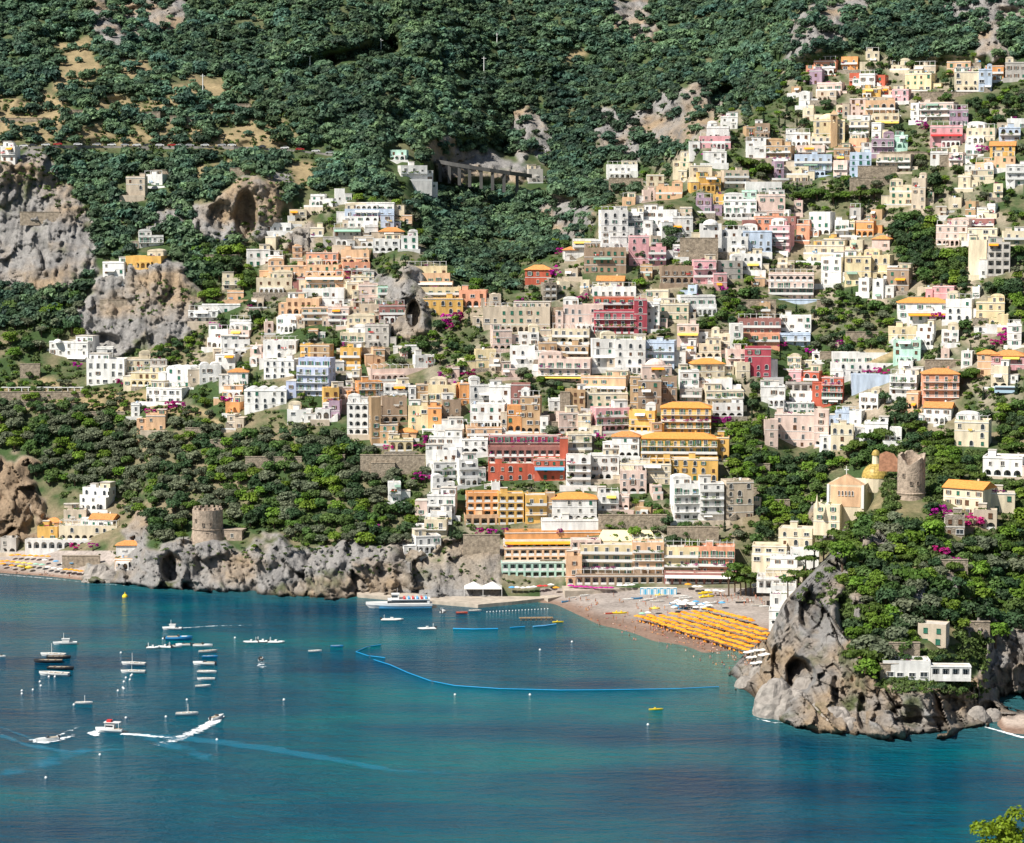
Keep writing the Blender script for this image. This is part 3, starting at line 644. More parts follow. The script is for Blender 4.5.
# the far-off wood: one mass over the mountain
def wood():
    hv = []
    for s in range(7):
        rs = random.Random(s); c, a = lobes('std', 1, rs)
        v, f, t = leaves(c, a, 190, .19, seed=900+s, quad=False, jit=.3)
        hv.append((v, f, t))
    r = np.random.default_rng(3)
    n = 38000
    gx = r.uniform(-198, 1256, n); gy = -118 + 448*r.uniform(0, 1, n); k_ = gx > 1046; gy = np.where(k_, -118 + 750*r.uniform(0, 1, n), gy)
    key = (gx > -200)
    keep = []
    townp = [(95,440),(60,350),(100,345),(180,340),(190,300),(240,250),(300,190),(345,198),(405,200),(425,262),(462,280),(520,300),(520,270),(560,255),(598,240),(598,208),(650,198),(655,186),(690,160),(700,125),(745,120),(775,100),(800,100),(808,60),(845,52),(880,62),(1024,58),(1046,60),(1046,440)]
    occ = {}
    for i in range(n):
        px, py = gx[i], gy[i]
        if inpoly(px, py, townp): continue
        if look(ROCK, px, py) > (.35 if not ((405 < px < 740 and py < 240) or py < 62) else .3 + r.random()*.9): continue
        if look(CLR, px, py) > .4 and r.random() < .86: continue
        if py > 290 and 90 < px < 1046: continue
        if px > 1046 and rockiness(px, py) > .35: continue
        if -3 < py - road_y(px) < 9 and px < 340: continue
        if BIT[max(0, int((py-11)//4)):int((py+1)//4)+1, max(0, int((px-5)//4)):int((px+5)//4)+1].any(): continue
        d = float(Dmain(px, py)) if px < 1046 else ground(px, py)[0]; p = at(px, py, d)
        rad = r.uniform(2.1, 4.4) if r.random() > .12 else r.uniform(4.2, 6)
        cell = (int(p[0] // 2.2), int(p[1] // 2.2), int(p[2] // 2.2))
        if cell in occ: continue
        occ[cell] = 1
        keep.append((p, rad))
    VV, FF, TT, HH = [], [], [], []; off = 0
    patch = lambda p: 1 + .35*float(vnoise(p[0]/40, p[1]/40, p[2]/40, 8))
    for p, rad in keep:
        v, f, t = hv[r.integers(7)]
        q = r.uniform(0, 6.28); cq, sq = math.cos(q), math.sin(q)
        w_ = np.stack([v[:, 0]*cq - v[:, 1]*sq, v[:, 0]*sq + v[:, 1]*cq, v[:, 2]], 1)*np.array([rad, rad, rad*r.uniform(.8, 1.15)]) + np.array(p) + np.array([0, 0, rad*.45])
        VV.append(w_); FF.append(f + off); TT.append(t*r.uniform(.5, 1.6)*patch(p)); HH.append(np.full(len(v), r.uniform(0, 1)*.6 + .4*(.5 + .5*float(vnoise(p[0]/30, p[1]/30, p[2]/30, 18))))); off += len(v)
    me = raw_mesh('forest', np.concatenate(VV), np.concatenate(FF), [leaf_material('haze_tinted_forest_leaves', (.075, .125, .062), .0, 0, .3)])
    set_attr(me, 'tint', np.concatenate(TT)); set_attr(me, 'hue', np.concatenate(HH))
    m = me.materials[0]; N = m.node_tree.nodes; L = m.node_tree.links; h = [n for n in N if n.type == 'HUE_SAT'][0]
    a = N.new('ShaderNodeAttribute'); a.attribute_name = 'hue'; mx = N.new('ShaderNodeMix'); mx.data_type = 'RGBA'; L.new(a.outputs['Fac'], mx.inputs['Factor']); mx.inputs['A'].default_value = (.050, .118, .098, 1); mx.inputs['B'].default_value = (.15, .225, .10, 1); L.new(mx.outputs['Result'], h.inputs['Color'])  # bluish leaf tint paints in the distance haze over the mountain
    tag(link('forest', me), 'dense green wood covering the mountain above the town', 'forest', None, 'stuff')
    print('forest crowns', len(keep))
def scrub(name, pts, leaf, label, seed):
    """low ground cover: many small clumps as one mass; pts = (world point, radius)"""
    hv = []
    for s in range(5):
        rs = random.Random(s+50); c, a = lobes('bush', 1, rs); hv.append(leaves(c, a, 46, .26, seed=700+s, quad=False))
    r = np.random.default_rng(seed); VV, FF, TT = [], [], []; off = 0
    for p, rad in pts:
        v, f, t = hv[r.integers(5)]; q = r.uniform(0, 6.28); cq, sq = math.cos(q), math.sin(q)
        VV.append(np.stack([v[:, 0]*cq - v[:, 1]*sq, v[:, 0]*sq + v[:, 1]*cq, v[:, 2]], 1)*rad + np.array(p) + np.array([0, 0, rad*.15])); FF.append(f + off); TT.append(t*r.uniform(.55, 1.5)); off += len(v)
    me = raw_mesh(name, np.concatenate(VV), np.concatenate(FF), [leaf]); set_attr(me, 'tint', np.concatenate(TT))
    tag(link(name, me), label, 'undergrowth', None, 'stuff')
def road_y(px): return float(np.interp(px, [-90, 0, 60, 140, 235, 290, 345], [150, 149, 146, 147, 147, 150, 156]))
NOAW = [False]
# ------------------------------------------------------------------ houses
def win_mesh(name, w, h, frame, shut=None, arch=False, pane=GLASS, door=False):
    b = MB(); t = .12; m_ = .14
    if arch:
        K = 8; P = [(-w/2, 0), (w/2, 0), (w/2, h - w/2)] + [(w/2*math.cos(math.pi*i/K), h - w/2 + w/2*math.sin(math.pi*i/K)) for i in range(1, K)] + [(-w/2, h - w/2)]
        b.face([(x, -.05, z) for x, z in P], pane)
        Q = P[1:]
        for (x0, z0), (x1, z1) in zip(Q, Q[1:]):
            n = Vector((z1 - z0, 0, -(x1 - x0))).normalized()*m_
            b.face([(x0, -.15, z0), (x1, -.15, z1), (x1+n.x, -.15, z1+n.z), (x0+n.x, -.15, z0+n.z)], frame)
            b.face([(x0, -.15, z0), (x0, .0, z0), (x1, .0, z1), (x1, -.15, z1)], frame)
    else:
        b.face([(-w/2, -.04, 0), (w/2, -.04, 0), (w/2, -.04, h), (-w/2, -.04, h)], pane)
        b.box(-w/2-m_, -w/2, -.15, 0, 0, h, frame); b.box(w/2, w/2+m_, -.15, 0, 0, h, frame)
        b.box(-w/2-m_-.03, w/2+m_+.03, -.17, 0, h, h+m_, frame)
        b.box(-.04, .04, -.08, -.05, 0, h, frame)
    if not door: b.box(-w/2-.2, w/2+.2, -.24, 0, -.12, 0, frame)
    if shut:
        for sx in (-1, 1): b.box(sx*(w/2+m_+.02 + (0 if sx > 0 else w*.45)) , sx*(w/2+m_+.02 + (0 if sx > 0 else w*.45)) + w*.45, -.22, -.02, 0, h if not arch else h - w*.4, shut)
    return b.mesh(name)
SURR = mat('pale_surround', (.72, .68, .60), .8, .05)
WIN = {'r': win_mesh('window', 1.0, 1.35, SURR), 's': win_mesh('window', 1.0, 1.45, FRAME, SHG), 'b': win_mesh('window', 1.0, 1.45, SURR, SHB),
 'a': win_mesh('window', 1.35, 2.0, FRAME, None, True), 'd': win_mesh('door', 1.1, 2.15, FRAME, None, False, GLASS, True), 'D': win_mesh('door', 1.1, 2.15, SURR, SHG, False, GLASS, True),
 'w': win_mesh('window', 2.0, 1.3, FRAME), 'A': win_mesh('door', 1.9, 2.5, FRAME, None, True, DARK, True), 'l': win_mesh('window', 1.0, 1.45, FRAME, SHL),
 'x': win_mesh('window', .95, 1.3, SHG, None, False, SHG), 'y': win_mesh('window', .95, 1.3, SHB, None, False, SHB), 'q': win_mesh('window', 1.2, 1.7, FRAME, None, True, SHG)}
BOX = {k: [crown_mesh('flower_box', 'creeper', LEAF[lf], 90, .16, 40+i) for i in range(2)] for k, lf in (('m', 'bougain'), ('g', 'bright'))}
HOUSES = []      # (x0,y0,x1,y1) rectangles in view
BIT = np.zeros((220, 280), bool)  # what the houses cover, 4 px cells
def cover(x0, y0, x1, y1): BIT[max(0, int(y0//4)):int(y1//4)+1, max(0, int(x0//4)):int(x1//4)+1] = True
def balcony(parent, x0, x1, z, dep, style, plant=None):
    b = MB(); b.box(x0, x1, -dep, -.02, z-.16, z, FRAME if style != 'iron' else CONC)
    if style == 'solid': b.box(x0, x1, -dep-.02, -dep+.13, z, z+.9, FRAME)
    else:
        m = IRON if style == 'iron' else FRAME
        b.box(x0, x1, -dep, -dep+.06, z+.9, z+1.0, m)
        k = max(2, int((x1-x0)/.45))
        for i in range(k+1): xx = x0 + (x1-x0-.07)*i/k; b.box(xx, xx+.07, -dep, -dep+.06, z, z+.9, m)
    o = b.build('balcony', parent); q = random.random()
    if q < .5 and x1 - x0 > 2.5:   # plants trailing over the rail
        k = max(1, int((x1-x0)/2.6))
        for i in range(k):
            if random.random() < .6: link('flower_box', BOX['m' if q < .17 else 'g'][i % 2], o, (x0 + (x1-x0)*(i+.5)/k, -dep-.1, z+.75), random.uniform(-.2, .2), ((x1-x0)/k*.42, .8, .8))
    return o
AW = {'w': AWW, 'y': AWY, 'o': AWO, 'p': AWP, 'r': AWR, 'l': AWL, 'g': AWG}
def awning(parent, x0, x1, z, dep, m):
    b = MB(); b.faces([(x0, 0, z), (x1, 0, z), (x1, -dep, z-.7), (x0, -dep, z-.7), (x0, 0, z-.08), (x1, 0, z-.08), (x1, -dep, z-.95), (x0, -dep, z-.95)], [(0,3,2,1),(4,5,6,7),(3,7,6,2),(0,4,7,3),(1,2,6,5)], m)
    return b.build('awning', parent)
def block(root, w, h, d, c, fl, rs, base=6.0, z0=0.0):
    """one volume with storeys, openings and a roof under ROOT, front wall on y=0, x from -w/2"""
    full = fl; fl = fl.split('/')[0]
    WM = STONE if 'S' in fl else wall(c); TRIM = FRAME if c not in 'WUG' else WM
    n = max(1, round(h / 3.15)); sh = h / n
    tiled = ('t' in fl or 'g' in fl)
    rise = min(2.2, .28*min(w, d)) if tiled else 0
    if tiled: n = max(1, round((h - rise*.5)/3.15)); sh = (h - rise*.6)/n; h = n*sh
    b = MB(); loggias = set()
    if 'L' in fl: loggias = set(range(n))
    elif 'l' in fl: loggias = {0} if n > 1 or 'n' in fl else {0}
    if 'T' in fl: loggias.add(n-1)
    if base: b.box(-w/2, w/2, 0, d, -base, 0.0, STONE if base > 3 and rs.random() < .35 and 'p' not in fl else WM)
    set_top = ('s' in fl and n >= 2)
    for i in range(n):
        za, zb = i*sh, (i+1)*sh
        y = 0.0
        if set_top and i == n-1: y = min(2.6, d*.35)
        if i in loggias:
            dep = min(2.0, d*.3); k = max(1, round(w/3.0))
            b.box(-w/2, w/2, y+dep, d, za, zb, WM); b.box(-w/2, w/2, y, y+dep, za-.01, za+.12, TRIM if i else WM); b.box(-w/2, w/2, y, y+dep, zb-.2, zb-.003, WM)
            b.arches(-w/2, w/2, y, za+.12, zb-.2, k, .3, WM, .28, flat=('f' in fl))
            b.box(-w/2+.01, w/2-.01, y+.05, y+.17, za+.1, za+.95, TRIM)
        else: b.box(-w/2, w/2, y, d, za, zb, WM)
        if i and not set_top and rs.random() < .45 and 'n' not in fl: b.box(-w/2-.04, w/2+.04, -.09, .0, za-.1, za+.1, TRIM)
    if not tiled:   # parapet and flat roof
        yb = min(2.6, d*.35) if set_top else 0
        ph = rs.choice((.35, .6, .9)); zt = h
        for a in ((-w/2, w/2, yb, yb+.22), (-w/2, w/2, d-.22, d), (-w/2, -w/2+.22, yb+.22, d-.22), (w/2-.22, w/2, yb+.22, d-.22)): b.box(*a, zt, zt+ph, WM)
        if rs.random() < .5: b.box(-w/2-.14, w/2+.14, yb-.16, yb-.003, zt-.12, zt+.14, TRIM)
        if set_top:
            zt2 = (n-1)*sh; b.box(-w/2, w/2, .0, .16, zt2, zt2+.85, TRIM)
    o = b.build('wing' if root.get('wings') else 'walls', root)
    par = o if root.get('wings') else root
    P = (lambda q, *a: q)  # parts of a wing hang under the wing
    r = MB()
    yb = min(2.6, d*.35) if set_top else 0
    if tiled: r.hip(-w/2, w/2, 0, d, h, rise, TILEO if 'o' in fl else TILE, .45, 'g' in fl)
    elif 'v' in fl:
        k = max(1, round(w/4.0)); ww = (w-.6)/k
        for i in range(k):
            xa = -w/2+.3+i*ww
            r.vault(xa+.1, xa+ww-.1, yb+.2, d-.2, h+.02, min(1.5, ww*.33), WM)
    elif 'h' in fl: r.dome(0, d/2, h+.02, w*.36, min(d*.42, w*.36), w*.26, WM); r.box(-w/2+.23, w/2-.23, yb+.23, d-.23, h, h+.12, CONC)
    else: r.box(-w/2+.23, w/2-.23, yb+.23, d-.23, h, h+.12, CONC)
    r.build('roof', par)
    if 'n' not in fl and '/' not in full and rs.random() < .22 and w > 4.5 and not NOAW[0]:
        lv = rs.randrange(n); xa = rs.uniform(-w/2, 0); awning(par, xa, xa + w*rs.uniform(.35, .5), lv*sh + sh*.92, 1.5, rs.choice((AWW, AWW, AWW, AWW, AWW, AWO, AWY, mat('dull_green_canvas', (.25, .38, .3), .9))))
    if not tiled and 'v' not in fl and 'h' not in fl:
        if 'P' not in fl and w > 5 and rs.random() < .2: fl += 'P'
        if rs.random() < .3:
            for _i in range(rs.randrange(1, 4)): link('roof_planter', BOX['g' if rs.random() < .8 else 'm'][0], par, (rs.uniform(-w/2+.8, w/2-.8), yb+.5, h+.7), 0, (rs.uniform(.8, 1.8), .8, .8))
        q = rs.random()
        if q < .35 and w > 5:
            b = MB(); x = rs.uniform(-w/2+1.6, w/2-1.6); b.box(x-1.3, x+1.3, d*.45, d*.45+2.6, h+.12, h+2.2, WM); b.box(x-1.45, x+1.45, d*.45-.15, d*.45+2.75, h+2.2, h+2.35, CONC); b.build('stair_hut', par)
        if rs.random() < .55:
            b = MB(); x = rs.uniform(-w/2+.6, w/2-.6); b.box(x-.3, x+.3, d*.6, d*.6+.6, h+.1, h+1.3, WM); b.box(x-.4, x+.4, d*.6-.1, d*.6+.7, h+1.3, h+1.42, CONC); b.build('chimney', par)
        if 'P' in fl:
            b = MB(); k = max(2, int(w/2.6))
            for i in range(k+1): x = -w/2+.4 + (w-.8)*i/k; b.box(x-.09, x+.09, yb+.4, yb+.58, h+.1, h+2.3, FRAME); b.box(x-.06, x+.06, yb+.3, d-.4, h+2.3, h+2.42, FRAME)
            b.box(-w/2+.2, w/2-.2, yb+.4, yb+.52, h+2.42, h+2.54, FRAME); b.build('pergola', par)
    elif tiled and rs.random() < .6:
        b = MB(); b.box(w*.2, w*.2+.6, d*.5, d*.5+.6, h+rise*.3, h+rise+.6, WM); b.build('chimney', par)
    if 'n' in fl: return o
    # openings
    base_kind = rs.choice('rrrsbbxyd') if 'G' not in fl else rs.choice('sxq')
    if 'a' in fl: base_kind = 'a'
    if 'W' in fl: base_kind = 'w'
    pitch = rs.uniform(2.7, 3.7) if base_kind != 'w' else 3.2
    k = max(1, int(w/pitch))
    if h < 2.4 or sh < 2.0: return o
    sc = min(1.0, sh/2.9)
    for i in range(n):
        y = (min(2.6, d*.35) if set_top and i == n-1 else 0)
        bal = ('b' in fl and i >= (1 if n > 1 else 0))
        if i in loggias:
            for j in range(max(1, round(w/3.0))):
                x = -w/2 + w*(j+.5)/max(1, round(w/3.0)); link('door', WIN['d'], par, (x, y+min(2.0, d*.3)-.002, i*sh+.12), 0, (sc,)*3)
            continue
        kind = base_kind
        if bal: kind = rs.choice('dD') if base_kind in 'rsxybw' else 'A'
        if base_kind == 'd' and i == 0: kind = 'r'
        big = kind in 'dDA'
        for j in range(k):
            if rs.random() < .2 and not bal: continue
            x = -w/2 + w*(j+.5)/k + rs.uniform(-.28, .28)
            kk = kind if rs.random() > .3 else rs.choice('rrwxybs' if not bal else 'dDd')
            sv = sc*rs.uniform(.78, 1.08)
            z = i*sh + (.18 if kk in 'dDA' else (.95 if kk not in 'aq' else .6))*sc
            link('door' if kk in 'dDA' else 'window', WIN[kk], par, (x, y-.002, z), 0, (sv,)*3)
        if bal and not (set_top and i == n-1): balcony(par, -w/2+.1, w/2-.1, i*sh, rs.choice((.9, 1.2)), 'iron' if 'i' in fl else ('solid' if rs.random() < .6 else 'rail'))
    # a few openings on the returns
    for sx in (-1, 1):
        kq = max(1, int(d/4.0))
        for i in range(n):
            for j in range(kq):
                if rs.random() < .45: link('window', WIN['r'], par, (sx*(w/2+.002), d*(j+.5)/kq, i*sh+.95*sc), sx*math.pi/2, (sc,)*3)
    for q in full.split('/')[1:]:
        if q[0] == 'w':
            lvl = int(q[2]) if len(q) > 2 else 0; awning(par, -w/2+.3, w/2-.3, min(h-.1, lvl*sh+sh*.92), 1.9, AW[q[1]])
    return o
def yaw_for(px, py):
    if px > 780: return R(random.uniform(-26, -6))
    if px > 560: return R(random.uniform(-12, 12))
    if px > 330: return R(random.uniform(-8, 16))
    return R(random.uniform(-20, 12))
HN = 0
def house(x0, y0, x1, y1, c, fl='', name=None, label=None, noun=None, yaw=None, root=None, D=None, dep=None, base=6.0, cat='house'):
    global HN; HN += 1
    rs = random.Random(HN*7 + 1)
    cx = (x0 + x1)/2; d0 = D or ground(cx, y1)[0]; mpp = d0/F/ (cs)
    p0 = Vector(at(cx, y1, d0)); zt = at(cx, y0, d0)[2]; W = (x1-x0)*d0/F; h = max(zt - p0.z, 1.6)
    d = dep or min(max(W*.62, 6.0), 11.0)
    th = yaw_for(cx, y1) if yaw is None else yaw
    w = (W - d*abs(math.sin(th)))/math.cos(th)
    if w < .62*W:
        th *= .4; w = (W - d*abs(math.sin(th)))/math.cos(th)
        if w < .62*W: d = max(4, W*.35/max(.15, abs(math.sin(th)))) if abs(th) > .05 else d; d = min(d, 9); w = max(.6*W, (W - d*abs(math.sin(th)))/math.cos(th))
    # front wall centre, so that the block's outline fills x0..x1
    cosq, sinq = math.cos(th), math.sin(th)
    if th >= 0: off = -d*sinq/2*-1
    else: off = -d*abs(sinq)/2*-1 * -1
    loc = Vector((p0.x + (d*sinq/2 if th > 0 else -d*abs(sinq)/2), p0.y + w/2*abs(sinq), p0.z))
    own = root is None; NOAW[0] = bool(root or name)
    if base > 3 and rockiness(cx, y1 + 3) > .4: base = 2.2
    if own:
        root = link(name or 'house', None, None, loc, th)
    else:
        pass
    if own:
        block(root, w, h, d, c, fl, rs, base)
        if name is None: extras(root, w, h, d, c, fl, rs, base)
    else:
        # a wing of a bigger building: its own mesh under the root
        o = block(root, w, h, d, c, fl, rs, base); o.location = Vector(loc) - root.location; o.rotation_euler.z = th
    cover(x0, y0, x1, y1); HOUSES.append((x0, y0, x1, y1))
    if own:
        n = max(1, round(h/3.15)); nw = {1: 'one', 2: 'two', 3: 'three', 4: 'four', 5: 'five', 6: 'six'}.get(n, 'tall')
        size = ('narrow ' if W < 7.5 else ('long ' if W > 20 else ''))
        look = f"{size}{nw}-storey" + (' tile-roofed' if 't' in fl or 'g' in fl else (' vaulted' if 'v' in fl else ''))
        if label: tag(root, label, cat, 'buildings of the hillside town')
        else: later(root, cx, (y0+y1)/2, (noun or (CNAME[c] + ' house')), look, cat, 'buildings of the hillside town')
    return root
def extras(root, w, h, d, c, fl, rs, base):
    WM = wall(c)
    tiled = 't' in fl or 'g' in fl or 'v' in fl or 'h' in fl
    if not tiled and w > 6 and rs.random() < .5:   # room on the roof
        ww = w*rs.uniform(.35, .65); sx = rs.choice((-1, 1)); xa = sx*(w/2 - ww/2) - ww/2; ya = d*rs.uniform(.3, .5); hh = rs.uniform(2.3, 3.0); m = rs.choice((WM, wall('W'), wall('C'))); b = MB()
        b.box(xa+.02, xa+ww-.02, ya, d-.3, h-.1, h+hh, m)
        if rs.random() < .35: b.vault(xa, xa+ww, ya-.1, d-.2, h+hh, min(1.1, ww*.25), m)
        else: b.box(xa-.15, xa+ww+.15, ya-.25, d-.15, h+hh, h+hh+.18, CONC)
        o = b.build('roof_room', root)
        for i in range(max(1, int(ww/2.8))): link('door' if i == 0 else 'window', WIN[rs.choice('dDd') if i == 0 else rs.choice('rsb')], o, (xa + ww*(i+.5)/max(1, int(ww/2.8)), ya-.002, h + (.1 if i == 0 else .8)), 0, (.85,)*3)
    if not tiled and rs.random() < .35:
        b = MB(); x = rs.uniform(-w/2+.5, w/2-.5); b.tube([(x, d*.6, h), (x, d*.6, h+rs.uniform(2.5, 4.5))], .05, IRON, 4); b.box(x-.6, x+.6, d*.6-.03, d*.6+.03, h+2.3, h+2.36, IRON); b.build('aerial', root)
    if not tiled and rs.random() < .3:
        b = MB(); x = rs.uniform(-w/2+.8, w/2-.8); b.cyl(x, d*.7, h, h+1.3, .55, .55, rs.choice((FRAME, IRON, wall('U'))), 8); b.build('water_tank', root)
    if rs.random() < .3:
        b = MB(); x = rs.uniform(-w/2, w/2-2); cl = rs.choice((AWW, AWW, AWR, AWL, AWY)); zz = max(1.0, h - 2.2)
        for i in range(4): b.box(x+i*.55, x+i*.55+.42, -.38, -.34, zz-rs.uniform(.5, .9), zz, rs.choice((AWW, cl)))
        b.tube([(x-.1, -.36, zz), (x+2.2, -.36, zz)], .025, IRON, 3); b.build('washing_line', root)
    if rs.random() < .22 and w > 5:   # arcaded porch
        ww = w*rs.uniform(.4, .7); xa = rs.uniform(-w/2, w/2-ww); m = rs.choice((WM, wall('W'))); b = MB(); b.arches(xa, xa+ww, -1.9, 0, 2.7, max(1, round(ww/2.4)), .3, m, .3); b.box(xa, xa+ww, -1.9, -.01, 2.7, 2.9, m); b.box(xa, xa+ww, -1.9, -.01, -base, 0, m); b.build('porch', root)
    if rs.random() < .2 and h > 5:   # outside stair
        m = rs.choice((WM, wall('W'), STONE)); b = MB(); sx = rs.choice((-1, 1)); k = 8
        for i in range(k): x = sx*(w/2 - .2) - sx*i*.45; b.box(min(x, x-sx*.45), max(x, x-sx*.45), -1.2, -.01, -base*.6, .35*(i+1), m)
        b.build('stairs', root)
    if base > 3 and rs.random() < .6:   # walled terrace in front
        m = rs.choice((WM, STONE, WM, wall('W'), wall('B'))); x0 = -w/2 - rs.uniform(0, 3); x1 = w/2 + rs.uniform(0, 3); q = rs.uniform(1.8, 3.6); b = MB()
        b.box(x0, x1, -q, -.01, -7, -.05, m); b.box(x0, x1, -q-.02, -q+.18, -.05, rs.choice((.5, .9)), m if rs.random() < .6 else FRAME); b.build('terrace', root)
    if rs.random() < .6:    # lower annex at one side
        sx = rs.choice((-1, 1)); ww = rs.uniform(2.6, 5.0); hh = max(2.6, h*rs.uniform(.4, .8)); y0 = rs.uniform(-.8, 2.5); x0 = sx*w/2 if sx > 0 else -w/2 - ww
        m = WM if rs.random() < .6 else wall(rs.choice('WCBkW')); b = MB(); b.box(x0, x0+ww, y0, d*.9, -base, hh, m); b.box(x0-.1, x0+ww+.1, y0-.1, d*.9+.1, hh, hh+.2, m if rs.random() < .5 else CONC); o = b.build('annex', root)
        for i in range(max(1, round(hh/3.1))):
            if rs.random() < .8: link('window', WIN[rs.choice('rrsba')], o, (x0+ww/2, y0-.002, i*3.0+.8), 0, (.9,)*3)
def fill_gaps():
    r = random.Random(99); n = 0
    town = [(200,320),(300,200),(345,200),(405,205),(418,262),(480,300),(560,262),(605,232),(700,130),(790,110),(815,60),(1024,66),(1024,440),(930,425),(830,425),(770,405),(728,440),(735,500),(660,540),(480,528),(430,520),(425,440),(330,412),(200,402)]
    green = [[(700,330),(745,330),(745,345),(700,345)],[(855,325),(905,330),(905,352),(855,352)],[(900,395),(1024,380),(1024,425),(900,430)],[(230,320),(262,320),(262,345),(230,340)],[(430,340),(520,300),(520,330),(470,350)],[(820,345),(860,345),(860,420),(846,420)],[(780,300),(900,290),(905,350),(840,358),(800,350)],[(697,282),(770,290),(775,316),(700,318)],[(890,200),(960,225),(968,290),(890,300)],[(405,325),(475,325),(475,372),(405,360)],[(340,262),(410,250),(418,325),(395,322)],[(715,418),(770,418),(760,520),(715,480)],[(955,92),(1024,92),(1024,120),(955,122)],[(790,190),(880,185),(885,215),(790,212)]]
    for _ in range(6000):
        if n >= 56: break
        w = r.uniform(9, 19); h = r.uniform(7, 15); x = r.uniform(195, 1015); y = r.uniform(60, 525)
        if not inpoly(x, y, town) or any(inpoly(x, y, g) for g in green): continue
        a = BIT[int((y-h)//4):int(y//4)+1, int((x-w/2)//4):int((x+w/2)//4)+1]
        if a.size == 0 or a.mean() > .22 or rockiness(x, y) > .5: continue
        c = r.choice('WWWCCCBkkPTCP'); n += 1
        o = house(x-w/2, y-h, x+w/2, y, c, r.choice(('', '', 'a', 'b', 's', 'l', '', 'v')), None, None, CNAME[c] + ' small house'); o.name = 'small_house'
    print('fillers', n)
def building(name, label, cat, blocks):
    """a larger building whose wings are parts (front wing first)"""
    x0, y0, x1, y1 = blocks[0][:4]; c = gpt((x0+x1)/2, y1)
    root = link(name, None, None, c); root['wings'] = 1
    for bl in blocks:
        kw = bl[6] if len(bl) > 6 else {}
        house(*bl[:6], root=root, **kw)
    del root['wings']
    return tag(root, label, cat, 'buildings of the hillside town')
